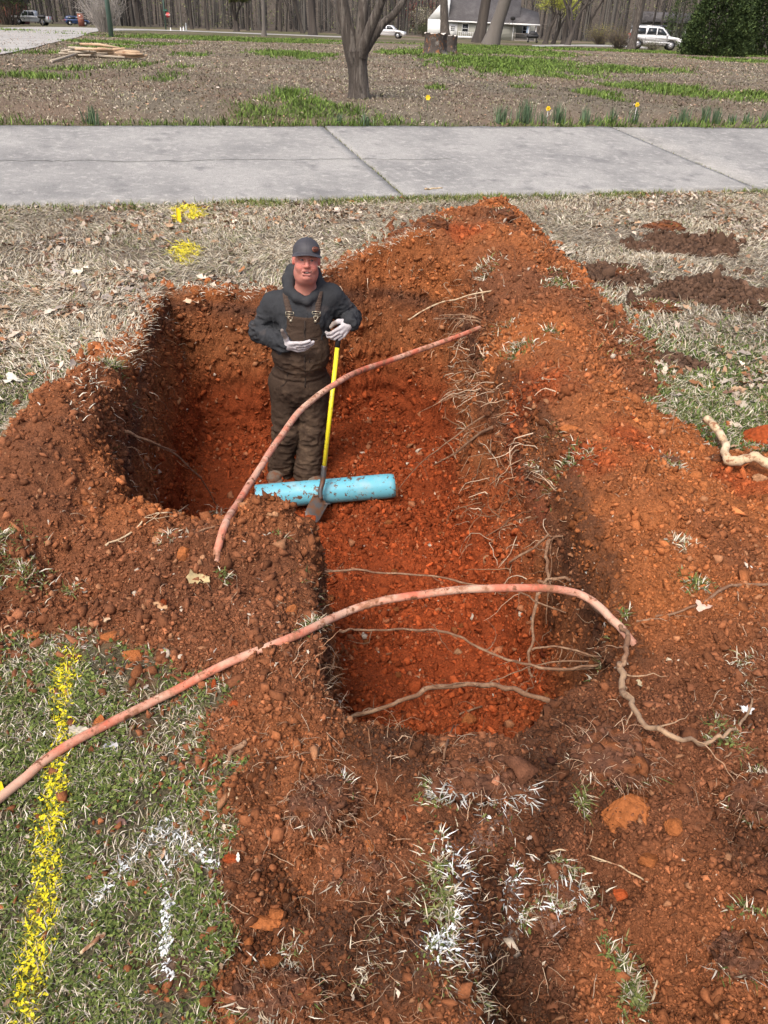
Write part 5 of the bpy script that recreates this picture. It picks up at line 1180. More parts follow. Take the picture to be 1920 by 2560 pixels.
for i in range(len(p)):
    s = ZC.ravel()[k[i]]*rg.uniform(.004, .0085)
    o = link('soil_clod', protos[(3, 0, 3, 2)[i % 4]], None, loc=tuple(p[i]+[0, 0, s*.3]), rot=tuple(rg.uniform(-.5, .5, 2))+(rg.uniform(0, 6.3),)); o.scale = (s, s, s)
    tag(o, 'loose lump of red clay lying on the floor of the pit', 'clod', 'clay lumps on the pit floor')

# turned sods: dark root-matted lumps with turf hanging from them
M_sod = mat('root_matted_sod', attr=True, rough=.98, spec=.05, mixn=[(18, (.17, .07, .035), .5, .7)], noise=(50, .3), bump=((70, .8, .010), (220, .7, .004)))
def sod(px, py, rpx, asp, rz, label, nh=260, nb=120, white=0, seed=0, under=True):
    g = onground(px, py); zc = g[1]*math.cos(PITCH)-(g[2]-CZ)*math.sin(PITCH); r = rpx*zc/F0
    root_ = link('sod_clump', None, loc=tuple(g), rot=(0, 0, rz)); tag(root_, label, 'sod')
    v, f = icosph(5); o = seed*3.1; w = v*(1+.42*fbm(v[:, 0]+o, v[:, 1], v[:, 2], 1.6, 4, seed)[:, None]+.26*fbm(v[:, 0]+o, v[:, 1], v[:, 2], 5, 5, seed+5, .7)[:, None])
    w = w*np.array(asp)*r; w[:, 2] += r*asp[2]*.28
    c = mixc(np.broadcast_to(S_DRK*1.5, w.shape), S_MID*.8, sstep(-.2, .5, fbm(v[:, 0]+o, v[:, 1], v[:, 2], 3, 3, seed+7)))
    rg = np.random.RandomState(seed+50); m_ = 900 if rpx > 60 else 250; k = rg.randint(len(w), size=m_); sz = r*.035*np.exp(rg.randn(m_)*.55)
    cv = ICO[None]*np.clip(1+.4*rg.randn(m_, 12, 1), .3, 1.8)*(sz[:, None, None]*np.exp(rg.randn(m_, 1, 3)*.3)); cv = np.einsum('nij,nkj->nki', rotm(rg, m_), cv)+w[k][:, None]
    cf = (ICF[None]+12*np.arange(m_)[:, None, None]).reshape(-1, 3)+len(w); c2 = np.repeat(c[k]*np.exp(rg.randn(m_, 1)*.35), 12, 0)
    link('sod_soil', mesh_np('sod_soil', np.vstack([w, cv.reshape(-1, 3)]), [np.vstack([f, cf])], np.vstack([c, c2]), False), M_sod, root_)
    rg = np.random.RandomState(seed); k = rg.randint(len(w), size=nh); nn = v[k]; ok = nn[:, 2] > -.3; k = k[ok]; nn = nn[ok]; n = len(k)
    vv, ff, cc_ = strands(w[k], nn+rg.randn(n, 3)*.7, r*(.15+.7*rg.rand(n)**2), .00055*zc**.8*(.6+.9*rg.rand(n)), pick(rg, n, [(.36, .21, .13), (.24, .12, .07), (.48, .34, .23)], .2), rg, grav=-.25)
    if nh > 50: link('root_hair', mesh_np('root_hair', vv, [ff], cc_), M_rootf, root_)
    k = rg.randint(len(w), size=nb*4); ok = (v[k][:, 1] < -.1)*(v[k][:, 2] < .35)*(v[k][:, 2] > -.45) if under else v[k][:, 2] > .5; k = k[ok][:nb]; n = len(k)
    if n:
        col = pick(rg, n, [(.62, .62, .58), (.55, .56, .50)] if white else STRAWS[:4]+GREENS[:3], .15)
        vv, ff, cc_ = blades(w[k], v[k]*.6+np.array([0, -.5, .1]), .02+.03*rg.rand(n), .0022*zc**.7*(.6+.8*rg.rand(n)), .4+1.0*rg.rand(n), col, rg)
        link('turf', mesh_np('turf', vv, [ff], cc_), M_grass, root_)
sod(1530, 1905, 100, (1.1, .8, .45), 0, 'biggest dark root-matted sod standing below the long curving root', 420, 60, 0, 1)
sod(1215, 1965, 105, (1.15, .45, .42), 0, 'flat upturned sod with whitish grass blades under its front edge', 300, 170, 1, 2)
sod(800, 2020, 80, (1, .9, .5), .3, 'sod with pale fanned roots between the grass and the white painted turf', 520, 30, 0, 3)
sod(900, 2185, 70, (1.1, .6, .5), 0, 'dark hairy sod just left of the white painted turf', 420, 30, 0, 4)
sod(1890, 2010, 80, (1, .8, .7), 0, 'dark tangled sod at the right edge of the picture', 380, 60, 0, 5)
sod(1850, 2400, 80, (1, .7, .7), 0, 'drooping dark sod low at the right edge', 260, 60, 0, 6)
sod(1520, 1350+210, 0.01, (1, 1, 1), 0, '', 1, 1, 0, 7) if False else None
sod(1385, 700, 30, (1.2, .8, .7), 0, 'dark grassy sod on the crest of the back spoil heap', 60, 90, 0, 8, False)
sod(1080, 570, 26, (1.4, .8, .8), 0, 'nearly black sod on the left flank of the far spoil tip', 20, 60, 0, 9, False)
sod(1245, 545, 30, (1.3, .8, .6), 0, 'dark sod on the far tip of the spoil heap', 20, 40, 0, 10, False)
sod(1660, 575, 34, (1.4, .8, .5), 0, 'dark sod lying in the dry grass at the right', 30, 60, 0, 11, False)
sod(1560, 690, 30, (1.5, .8, .5), 0, 'dark sod on the muddy patch right of the spoil heap', 30, 90, 0, 12, False)
sod(1640, 775, 34, (1.8, .8, .5), 0, 'grassy sod between the mud and the right-hand turf', 30, 160, 0, 13, False)
sod(1350, 1190, 38, (1, .9, .8), 0, 'dark mossy sod on the lip above the right pit wall', 120, 160, 0, 14, False)
sod(1665, 1155, 20, (1.5, .9, .6), 0, 'small dark sod with dry roots on the right spoil bank', 90, 40, 0, 15)
sod(1790, 1150, 15, (1.1, .9, .7), 0, 'small black sod left of the thick pale root', 10, 10, 0, 16)
sod(690, 2490, 90, (1.2, .6, .4), 0, 'root-matted sod at the bottom of the picture beside the grass', 420, 120, 0, 17)
sod(790, 1580, 22, (1, .8, 1.2), 0, 'grassy sod on the left lip where the conduit reaches the trench', 30, 160, 0, 18, False)
sod(1410, 2230, 50, (1.2, .5, .5), -.5, 'half buried sod with white painted leaves right of the white turf', 60, 40, 1, 19, False)
sod(1120, 2130, 0.01, (1, 1, 1), 0, '', 1, 1, 0, 7) if False else None

# ---------------------------------------------------------------- single leaves and chips
def leaf(px, py, rpx, col, label, name='dry_leaf', cat='leaf', lob=5, z=None, rz=0.0, flat=.5, thick=.0):
    g = onground(px, py) if z is None else P(px, py, z); zc = g[1]*math.cos(PITCH)-(g[2]-CZ)*math.sin(PITCH); r = rpx*zc/F0; rg = np.random.RandomState(px+py)
    n = lob*6; a = np.linspace(0, 2*pi, n, endpoint=False); rr = r*(.62+.38*np.abs(np.cos(a*lob/2))**1.2)*(1+.12*rg.randn(n)); 
    o = np.stack([rr*np.cos(a), rr*np.sin(a)*.75, r*(.22*np.cos(2*a+rg.rand()*6)+.10*rg.randn(n))], -1); inn = o*.5*np.array([1, 1, .3]); V_ = np.vstack([o, inn, [[0, 0, 0]]])
    f4 = [[i, (i+1) % n, n+(i+1) % n, n+i] for i in range(n)]; f3 = [[n+i, n+(i+1) % n, 2*n] for i in range(n)]
    m = MB(); m.add(V_, [np.array(f4), np.array(f3)], col)
    if thick: m.add(V_-[0, 0, thick], [np.array(f4), np.array(f3)], col)
    return tag(m.build(name, M_leaf, loc=tuple(g+[0, 0, .35*r]), rot=(.25, rg.uniform(-.3, .3), rz)), label, cat)
TANL, WHL = (.62, .46, .32), (.72, .68, .60)
leaf(487, 757, 28, TANL, 'large pale star-shaped oak leaf caught on the back wall of the pit')
leaf(200, 1836, 32, (.50, .45, .36), 'curled grey-tan leaf on the yellow painted grass beside the conduit')
leaf(278, 1872, 24, (.42, .42, .44), 'silvery crumpled leaf on the grass just below the conduit', lob=3)
leaf(1755, 1522, 24, (.60, .42, .33), 'pinkish leaf under the root on the right bank', lob=3)
leaf(1297, 997, 14, WHL, 'small white leaf on the bright red spoil')
leaf(32, 957, 26, (.60, .58, .50), 'pale leaf on the turf at the left edge', lob=3)
leaf(1866, 1778, 18, (.66, .66, .66), 'whitish leaf near the end of the curving root')
leaf(1830, 890, 16, (.66, .66, .62), 'white leaf on the green turf at the right')
leaf(198, 795, 22, (.66, .60, .48), 'pale leaf among the litter left of the pit')
leaf(200, 685, 26, (.70, .64, .52), 'large pale leaf in the dry grass left of the pit')
leaf(250, 845, 18, (.55, .50, .40), 'small tan leaf at the dirt edge left of the pit', lob=3)
leaf(590, 1985, 22, (.58, .40, .24), 'crumpled tan leaf on the soil at the grass edge')
leaf(300, 2060, 18, (.14, .08, .07), 'dark curled leaf in the grass above the white arrow', lob=3)
leaf(495, 1452, 30, (.46, .36, .19), 'flat tan bark chip on the left spoil', 'bark_chip', 'bark', 3, thick=.004)
leaf(405, 1518, 18, (.50, .30, .16), 'narrow tan bark sliver on the left spoil', 'bark_chip', 'bark', 2, thick=.004)
leaf(262, 1552, 14, (.56, .40, .26), 'small tan chip at the left of the spoil', 'bark_chip', 'bark', 2, thick=.004)
leaf(1674, 1652, 11, (.66, .56, .40), 'little cream fragment on the right bank', 'wood_fragment', 'fragment', 4, rz=.4, thick=.006)
leaf(1600, 1715, 16, (.46, .38, .24), 'tan stone chip beside the curving root', 'bark_chip', 'bark', 3, thick=.006)

# ---------------------------------------------------------------- marker flags
M_flag = mat('yellow_vinyl', (.85, .66, .02), .45); M_wire = mat('steel_wire', (.3, .3, .3), .4, metal=.8)
def flag(g, hgt, w, hh, lean, label, wavy=.3):
    r_ = link('marker_flag', None, loc=tuple(g)); tag(r_, label, 'flag')
    t = MB(); top = np.array([lean, 0, hgt]); t.tube([[0, 0, -.04], top], .0015, 6); t.build('wire', M_wire, r_)
    m = MB(); n = 9; V_ = []
    for i in range(n):
        f = i/(n-1); ox = w*f; oy = wavy*w*math.sin(f*4.5)
        V_ += [top+[ox, oy, -.1*hh*f*2], top+[ox*.95, oy*1.2, -hh-.25*hh*f]]
    V_ = np.array(V_); q_ = np.array([[2*i, 2*i+2, 2*i+3, 2*i+1] for i in range(n-1)]); m.add(np.vstack([V_, V_+[0, .0008, 0]]), [np.vstack([q_, q_[:, ::-1]+2*n])]); m.build('flag_sheet', M_flag, r_)
flag(onground(443, 562), .17, .05, .13, .0, 'small yellow flag standing in the dry grass beside yellow paint', .2)
g = onground(-8, 1990); flag(g+[-.015, 0, 0], .075, .045, .055, .0, 'yellow flag at the left edge beside the end of the conduit', .05)
# ---------------------------------------------------------------- background: trees
M_bark = mat('furrowed_bark', (.075, .062, .052), .95, mixn=[(14, (.16, .14, .12), .48, .60), (30, (.03, .025, .02), .55, .65)], bump=((16, 1.0, .06), (45, .8, .02)))
M_bark2 = mat('dark_bark', (.055, .046, .040), .95, mixn=[(1.2, (.10, .085, .07), .5, .7)], bump=((7, .8, .06), (25, .6, .02)))
M_bark3 = mat('pale_bark', (.15, .135, .12), .95, mixn=[(1.2, (.13, .115, .10), .5, .7)], bump=((9, .9, .05),))
M_twig = mat('twig_bark', (.13, .105, .085), .95); M_fol = mat('foliage', attr=True, rough=.8, spec=.2)
for mm in (M_bark, M_bark2, M_bark3):      # furrows run up the trunk
    for nd in mm.node_tree.nodes:
        if nd.type == 'TEX_NOISE':
            mp = mm.node_tree.nodes.new('ShaderNodeMapping'); mp.inputs['Scale'].default_value = (1, 1, .12)
            lk = nd.inputs['Vector'].links[0]; mm.node_tree.links.new(lk.from_socket, mp.inputs['Vector']); mm.node_tree.links.new(mp.outputs[0], nd.inputs['Vector'])
def leafquads(c, n, rad, size, pal, rg, flat=(1, 1, .8)):
    """n small leaf faces spread through several clump centres c (k,3)"""
    k = rg.randint(len(c), size=n); d = rg.randn(n, 3); d /= np.linalg.norm(d, axis=1)[:, None]; d *= (rg.rand(n, 1)**.4)*rad*np.array(flat)
    p = c[k]+d; M_ = rotm(rg, n); s = size*(.6+.8*rg.rand(n)); q_ = np.array([(-1, 0, 0), (0, -.45, .1), (1, 0, 0), (0, .45, .1)])*.5
    v = np.einsum('nij,kj->nki', M_, q_)*s[:, None, None]+p[:, None]; f = np.arange(4*n).reshape(n, 4)
    cl = np.array(pal)[(k*7+rg.randint(2, size=n)) % len(pal)]*(1+.22*rg.randn(n, 1)); return v.reshape(-1, 3), f, np.repeat(np.clip(cl, .005, .9), 4, 0)
def grow(b, tw, p, d, r, L_, depth, rg, tips, spread=.6, sides=7):
    n = 5; pts = [p]; dd = np.array(d, float)
    for i in range(n):
        dd = dd+rg.randn(3)*.13+np.array([0, 0, .05]); dd /= np.linalg.norm(dd); pts.append(pts[-1]+dd*L_/n)
    (b if depth > 1 else tw).tube(pts, np.linspace(r, r*.62, n+1), max(3, sides), cap=False)
    if depth == 0: tips.append(pts[-1]); tips.append(pts[3]); return
    for k in range(2 if depth > 2 else 3):
        a = rg.uniform(0, 2*pi); s = np.array([math.cos(a), math.sin(a), rg.uniform(-.1, .5)]); nd = dd+s*spread*rg.uniform(.6, 1.2); nd /= np.linalg.norm(nd)
        grow(b, tw, pts[-1] if k < 2 else pts[3], nd, r*.62*rg.uniform(.75, 1), L_*rg.uniform(.6, .85), depth-1, rg, tips, spread, sides-2)
def tree(px, py, r, h, label, seed, bark=None, depth=4, lean=(0, 0), leaf_=None, group='trees standing in and around the far yard', fork=.28, dark=None):
    g = onground(px, py); rg = np.random.RandomState(seed); t = link('tree', None, loc=tuple(g-[0, 0, .05])); tag(t, label, 'tree', group)
    b = MB(); b2 = MB(); tw = MB(); tips = []; hh = h*fork; L0 = np.array([lean[0], lean[1], 1.]); n = 7; pts = [np.zeros(3)]; d = L0/np.linalg.norm(L0)
    for i in range(n): d = d+rg.randn(3)*.03; d /= np.linalg.norm(d); pts.append(pts[-1]+d*hh/n)
    rr = np.linspace(r*.98, r*.78, n+1); rr[0] = r*1.45; rr[1] = r*1.08; b.tube(pts, rr, 14, cap=False)
    for k in range(3):
        a = rg.uniform(0, 2*pi)+k*2.1; s = np.array([math.cos(a), math.sin(a), .2])*.55; nd = d+s; nd /= np.linalg.norm(nd)
        grow(b2, tw, pts[-1]-d*r*.3, nd, r*rg.uniform(.45, .62), h*.24, depth-1, rg, tips)
    m = bark or M_bark; b.build('trunk', m, t, True); b2.build('limb', m, t, True); tw.build('twigs', M_twig, t)
    if leaf_:
        pal, size, cnt, rad = leaf_; v, f, c = leafquads(np.array(tips), cnt, rad, size, pal, rg); link('crown', mesh_np('crown', v, [f], c), M_fol, t)
    return t
BUD = [(.20, .22, .05), (.28, .28, .07), (.14, .15, .05)]; DKG = [(.045, .065, .022), (.07, .10, .03), (.03, .045, .018)]; YG = [(.36, .38, .06), (.26, .30, .06), (.46, .46, .10)]

# the big tree in the middle: trunk forking into several stems
g = onground(897, 246); T = link('tree', None, loc=tuple(g-[0, 0, .05])); tag(T, 'large furrowed tree forking low, just beyond the driveway in the middle', 'tree')
Yt = g[1]; W_ = lambda px, py, dy=0: PY(px, py, Yt+dy)-np.array(T.location)
tr = MB(); base = np.array([0, 0, 0.]); pts = catmull([base-[0, 0, .1], W_(897, 235), W_(896, 200), W_(893, 160), W_(892, 128)], 7); n = len(pts)
rr = np.interp(np.linspace(0, 1, n), [0, .2, .35, .7, 1], [.27, .215, .19, .18, .215]); tr.tube(pts, rr, 28, cap=False)
for a_ in (): tr.tube([[.12*math.cos(a_), .12*math.sin(a_), .35], [.22*math.cos(a_), .22*math.sin(a_), .12], [.42*math.cos(a_), .42*math.sin(a_), -.08]], [.10, .085, .04], 8)
tk = tr.build('trunk', M_bark, T, True)
rg = np.random.RandomState(3); tips = []; tw = MB()
def stem(pts, r0, r1, dep=3):
    b = MB(); w = catmull(pts, 6); b.tube(w, np.linspace(r0, r1, len(w)), 12, cap=False); d = w[-1]-w[-3]; d /= np.linalg.norm(d)
    for k in range(2): grow(b, tw, w[-1], d+rg.randn(3)*.25, r1*.8, 1.5, dep, rg, tips, .5)
    b.build('limb', M_bark, T, True)
stem([W_(885, 150), W_(872, 90), W_(858, 30), W_(850, -30), W_(835, -130), W_(820, -230, .4)], .15, .085)
stem([W_(895, 140), W_(903, 80), W_(908, 20), W_(912, -60, .2), W_(925, -180, .5)], .12, .07)
stem([W_(902, 140, -.1), W_(922, 80, -.2), W_(945, 25, -.3), W_(962, -30, -.4), W_(985, -130, -.6)], .105, .06)
stem([W_(904, 140, .1), W_(925, 108, .15), W_(955, 62, .2), W_(985, 35, .2), W_(1015, -10, .2), W_(1050, -90, .3)], .085, .05)
stem([W_(880, 95, .05), W_(868, 55, .3), W_(838, 15, .6), W_(815, -30, .8)], .05, .03, 2)
tw.build('twigs', M_twig, T); v, f, c = leafquads(np.array(tips), 2600, .35, .05, BUD, rg); link('crown', mesh_np('crown', v, [f], c), M_fol, T)

tree(592, 79, .45, 6.8, 'dark spreading tree with dull green leaves, left of the middle tree', 11, M_bark2, 5, leaf_=([(.075, .095, .028), (.12, .14, .035), (.05, .06, .022)], .30, 9000, 1.2), fork=.22)
tree(352, 66, .75, 15, 'thick dark trunk behind the twiggy shrub by the green pole', 12, M_bark2, 4, (-.06, 0))
tree(334, 64, .45, 14, 'slimmer dark trunk leaning beside the thick one near the green pole', 13, M_bark2, 4, (-.12, 0))
tree(660, 91, .22, 8, 'slim pale tree standing alone in the lawn', 14, M_bark3, 4, (.0, 0), fork=.5)
tree(782, 88, .52, 14, 'stout dark trunk nearest the left side of the middle tree', 15, M_bark2, 4, fork=.4)
tree(757, 84, .30, 13, 'pair tree with an arching stem left of the stout trunk', 16, M_bark2, 4, (-.25, 0), fork=.35)
tree(738, 80, .22, 12, 'thin leaning stem among the trees left of the stout trunk', 17, M_bark2, 4, (-.35, 0), fork=.35)
tree(846, 86, .25, 13, 'slim trunk seen just left of the big forked tree', 18, M_bark2, 4, (.1, 0), fork=.4)
tree(978, 78, .40, 14, 'dark trunk right of the big forked tree near the white car', 19, M_bark2, 4, (.15, 0))
tree(1112, 99, .62, 15, 'grey trunk in front of the white gable, behind the stump', 20, M_bark, 4, (-.10, 0), fork=.5)
tree(1196, 107, .60, 15, 'very dark straight trunk in front of the middle of the house', 21, M_bark2, 4, (.14, 0), fork=.5)
tree(1226, 113, .62, 15, 'pale thick shaggy trunk leaning right in front of the house', 22, M_bark3, 4, (.26, 0), fork=.5)
tree(1363, 110, .30, 6.4, 'left one of the twin spring-green trees right of the porch', 23, M_bark2, 4, (.12, 0), leaf_=(YG, .16, 2600, 1.1))
tree(1382, 110, .26, 5.8, 'right one of the twin spring-green trees right of the porch', 24, M_bark2, 4, (.25, 0), leaf_=(YG, .16, 1800, 1.0))
tree(1418, 113, .36, 11, 'dark multi-stemmed tree leaning right, its limbs reaching over the brush', 25, M_bark2, 5, (.30, 0), fork=.12)
tree(1408, 112, .28, 11, 'dark upright stem growing beside the multi-stemmed leaning tree', 26, M_bark2, 4, (-.02, 0), fork=.3)
tree(1465, 103, .50, 13, 'dark trunk behind the yellowish brush left of the sport utility vehicle', 27, M_bark2, 4)
tree(1577, 124, .33, 11, 'grey trunk standing at the tail of the white sport utility vehicle', 28, M_bark, 4, (.06, 0), fork=.5)
tree(1690, 112, .16, 9, 'thin pale trunk between the vehicle and the big evergreen', 29, M_bark3, 3, (.22, 0), fork=.5)
for i, (px, py, r) in enumerate([(620, 74, .2), (700, 76, .28), (480, 70, .22), (520, 72, .2), (300, 62, .3), (1285, 92, .3), (1330, 92, .25), (1520, 96, .3), (1545, 92, .25), (1440, 95, .25), (1650, 90, .2), (1030, 74, .28), (1060, 76, .25), (225, 58, .3), (130, 52, .3), (870, 78, .25), (930, 76, .3)]):
    g = onground(px, py+3); tree(px, py+3, r*1.1, 12, 'bare dark tree at the edge of the woods behind the lawn', 40+i, M_bark2, 4, (.1*math.sin(i*2), 0), group='bare trees along the edge of the woods', leaf_=(BUD, .14, 300, .8) if i % 3 == 0 else None, fork=.4)

def bush(px, py, r, h, label, seed, pal, nl, tw_n=60, size=.1, twm=None, name='shrub', cat='shrub', foot=1.0, lift=0.0):
    g = onground(px, py); rg = np.random.RandomState(seed); t = link(name, None, loc=tuple(g)); tag(t, label, cat)
    b = MB(); tips = []
    for k in range(tw_n):
        a = rg.uniform(0, 2*pi); q_ = rg.uniform(.1, 1); d = np.array([math.cos(a)*q_*r, math.sin(a)*q_*r, h*rg.uniform(.6, 1)]); p0 = np.array([math.cos(a), math.sin(a), 0])*r*.25*foot*rg.rand()
        pts = [p0, p0+d*.4+rg.randn(3)*.05*r, p0+d*.75+rg.randn(3)*.08*r, p0+d+rg.randn(3)*.1*r]; b.tube(pts, np.linspace(.012, .004, 4)*max(1, r), 4, cap=False); tips += [pts[2], pts[3]]
        for _ in range(3): e_ = pts[2]+rg.randn(3)*[.3*r, .3*r, .2*h]; b.tube([pts[rg.randint(1, 3)], e_], [.007*max(1, r), .003], 3, cap=False); tips.append(e_)
    b.build('stems', twm or M_twig, t)
    if nl: v, f, c = leafquads(np.array(tips), nl, .28*r, size, pal, rg); link('foliage', mesh_np('foliage', v, [f], c), M_fol, t)
    return t
M_gtw = mat('grey_twigs', (.36, .33, .30), .95)
bush(262, 80, 2.2, 3.6, 'pale grey leafless shrub behind the green pole', 71, BUD, 300, 130, .08, M_gtw)
bush(1500, 112, 2.2, 2.2, 'yellow-green brushy shrub left of the white sport utility vehicle', 72, [(.22, .22, .07), (.30, .26, .08), (.16, .15, .06)], 1800, 120, .12)
bush(1545, 122, 1.6, 1.6, 'tangled brown brush at the foot of the grey trunk by the vehicle', 73, [(.14, .14, .05), (.20, .14, .07)], 900, 120, .10)
bush(1630, 126, 1.0, .7, 'low weedy brush under the rear wheel of the vehicle', 74, [(.12, .15, .05)], 500, 60, .07)
bush(1062, 86, 3.0, 4.6, 'dogwood with creamy white blossom beside the house gable', 75, [(.62, .58, .46), (.50, .46, .36), (.26, .28, .14)], 2600, 110, .16)
bush(1050, 76, 5.0, 6.5, 'dark red leaved tree behind the white blossom', 76, [(.17, .025, .03), (.25, .04, .045), (.10, .02, .02)], 3800, 120, .26)
bush(1062, 92, 2.2, 1.6, 'rounded dark evergreen shrub below the white blossom', 77, DKG, 2600, 60, .14)
bush(20, 62, 5, 7.5, 'dark evergreen tree at the far left edge over the brick house', 78, DKG, 5000, 60, .30, lift=2)
bush(1185, 104, .8, 1.3, 'small pale bare sapling in front of the house steps', 79, BUD, 0, 9, .05, M_gtw)
# evergreens at the right
def evergreen(px, py, r, h, label, seed, n=16000):
    g = onground(px, py); rg = np.random.RandomState(seed); t = link('evergreen', None, loc=tuple(g+[0, r*.6, 0])); tag(t, label, 'tree')
    b = MB(); b.tube([[0, 0, -.1], [0, 0, h*.55], [0, 0, h*.97]], [.16, .10, .02], 8); b.build('trunk', M_bark2, t, True)
    z = rg.rand(n)**1.15*h; a = rg.rand(n)*2*pi; prof = r*np.clip(1-(z/h)**1.5, .02, 1)*(.85+.15*np.clip(z/.4, 0, 1)); lob = 1+.20*vnoise(a*3+seed, z*1.1, None, seed)+.22*vnoise(a*8, z*3.2, None, seed+1)
    q_ = prof*lob*(.62+.42*rg.rand(n)**.5); p = np.stack([q_*np.cos(a), q_*np.sin(a), z+.05*rg.randn(n)], -1)
    d = np.stack([np.cos(a), np.sin(a), .55+.4*rg.randn(n)], -1)+.45*rg.randn(n, 3); d /= np.linalg.norm(d, axis=1)[:, None]; s = np.cross(d, rg.randn(n, 3)); s /= np.linalg.norm(s, axis=1)[:, None]
    L_ = .10+.14*rg.rand(n, 1); w = L_*.28; v = np.stack([p-s*w*.4, p+d*L_*.5-s*w, p+d*L_, p+d*L_*.5+s*w], 1)
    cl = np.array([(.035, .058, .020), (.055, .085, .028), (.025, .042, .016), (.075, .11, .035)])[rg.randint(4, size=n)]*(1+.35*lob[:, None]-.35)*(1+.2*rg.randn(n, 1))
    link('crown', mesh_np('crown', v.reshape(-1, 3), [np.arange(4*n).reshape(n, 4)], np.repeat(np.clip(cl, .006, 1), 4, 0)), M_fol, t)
evergreen(1798, 141, 2.25, 6.2, 'big dark conical evergreen right of the white sport utility vehicle', 81, 26000)
evergreen(1915, 141, 2.3, 5.6, 'second dark evergreen at the right edge of the lawn', 82, 18000)
evergreen(1850, 130, 2.0, 6.2, 'darker evergreen wedged behind the two big ones', 83, 9000)
evergreen(1700, 118, 2.4, 9.0, 'tall dark pine behind the roof of the white vehicle', 84, 6000)

# far-off wood: one mass
rg = np.random.RandomState(91); wd = MB(); n = 900
X_ = rg.uniform(-125, 150, n); Y_ = rg.uniform(172, 232, n)
for i in range(n):
    z = gz(X_[i], Y_[i]); hh = rg.uniform(9, 15); r = rg.uniform(.08, .26); lx = rg.randn()*.5
    c = np.array([(.075, .070, .062), (.13, .12, .105), (.035, .030, .027), (.05, .045, .04)][rg.randint(4)])
    wd.tube([[X_[i], Y_[i], z-.2], [X_[i]+lx*.4, Y_[i], z+hh*.5], [X_[i]+lx, Y_[i], z+hh]], [r, r*.7, r*.2], 4, c, False)
n = 9500; X2 = rg.uniform(-125, 150, n); Y2 = rg.uniform(170, 225, n); Z2 = rg.uniform(.3, 9, n); gzz = base_h(X2, Y2)
p = np.stack([X2, Y2, gzz+Z2], -1); v, f, c = strands(p, rg.randn(n, 3)*[1, .6, .8]+np.array([0, 0, .7]), rg.uniform(1.5, 4, n), rg.uniform(.012, .04, n), pick(rg, n, [(.11, .095, .08), (.16, .145, .125), (.07, .06, .05)], .2), rg, seg=5, grav=.06)
wd.add(v, [f], c); M_wood = mat('wood_mass', attr=True, rough=.95)
tag(wd.build('woods', M_wood), kind='stuff')
n = 20000; p = np.stack([rg.uniform(-125, 150, n), rg.uniform(172, 215, n), rg.rand(n)**1.4*9], -1); p[:, 2] += base_h(p[:, 0], p[:, 1]); keep = fbm(p[:, 0], p[:, 1]*0, p[:, 2]*2, .05, 3, 95) > -.12; p = p[keep]
v, f, c = leafquads(p, len(p), 1.6, .35, [(.17, .20, .075), (.10, .12, .05), (.13, .12, .09), (.22, .23, .10), (.07, .085, .045)], rg); tag(link('woodland_leaves', mesh_np('woodland_leaves', v, [f], c), M_fol), kind='stuff')

# ---------------------------------------------------------------- stump, brush pile, daffodils
M_cut = mat('weathered_cut_wood', (.60, .56, .50), .9, mixn=[(4, (.28, .23, .18), .5, .7)], bump=(20, .5, .02)); M_rot = mat('rotten_stump_bark', (.07, .058, .05), .95, mixn=[(5, (.30, .13, .05), .55, .68), (3, (.30, .28, .25), .55, .7)], bump=((9, 1, .06),))
def stump(px, py, r, h, label):
    g = onground(px, py); s = link('stump', None, loc=tuple(g)); tag(s, label, 'stump', 'pieces of the sawn stump'); n = 40; a = np.linspace(0, 2*pi, n, endpoint=False)
    R0 = r*(1+.10*np.sin(a*3+px)+.06*vnoise(a*6, a*0, None, px)); V_ = []; prof = [(0, 1.25), (.1, 1.08), (.4, 1.0), (.8, .98), (1, 1.04)]
    for t, k in prof: V_.append(np.stack([R0*k*np.cos(a), R0*k*np.sin(a), np.full(n, t*h)+(t == 1)*.05*vnoise(a*4, a*0, None, 3)], -1))
    V_ = np.concatenate(V_); i = np.arange(len(prof)-1)[:, None]*n; j = np.arange(n)[None]; F_ = np.stack([i+j, i+(j+1) % n, i+n+(j+1) % n, i+n+j], -1).reshape(-1, 4)
    m = MB(); m.add(V_, [F_]); m.build('bark', M_rot, s, False); top = V_[-n:]; m = MB(); m.add(np.vstack([top-[0, 0, .01], top*[.4, .4, 1]-[0, 0, .03], [[0, 0, h-.04]]]), [np.array([[q_, (q_+1) % n, n+(q_+1) % n, n+q_] for q_ in range(n)]), np.array([[n+q_, n+(q_+1) % n, 2*n] for q_ in range(n)])]); m.build('cut_top', M_cut, s)
stump(1087, 137, .50, .85, 'large pale-topped sawn stump in the grass in front of the house'); stump(1125, 133, .30, .78, 'narrower stump piece leaning against the right side of the large stump')
M_lum = mat('split_wood', (.55, .40, .26), .85, mixn=[(3, (.36, .20, .12), .5, .65)]); M_lum2 = mat('grey_branch', (.42, .36, .28), .9)
c0 = onground(262, 145); rg = np.random.RandomState(55)
for i in range(24):
    a = rg.uniform(-.35, .35); L_ = rg.uniform(.6, 1.6); ctr = c0+np.array([rg.uniform(-.9, .9), rg.uniform(-.35, .35), .06+.016*i*rg.rand()]); d = np.array([math.cos(a), math.sin(a), rg.uniform(-.05, .1)])*L_/2; m = MB(); w = [ctr-d, ctr+rg.randn(3)*.03, ctr+d]
    w = [np.array([q_[0], q_[1], max(q_[2], gz(q_[0], q_[1])+.03)]) for q_ in w]; m.tube(w, [.035, .04, .03], 6); tag(m.build('branch', M_lum if i % 3 else M_lum2), 'cut branch in the pile of split wood on the far left of the lawn', 'branch', 'cut wood piled on the lawn')
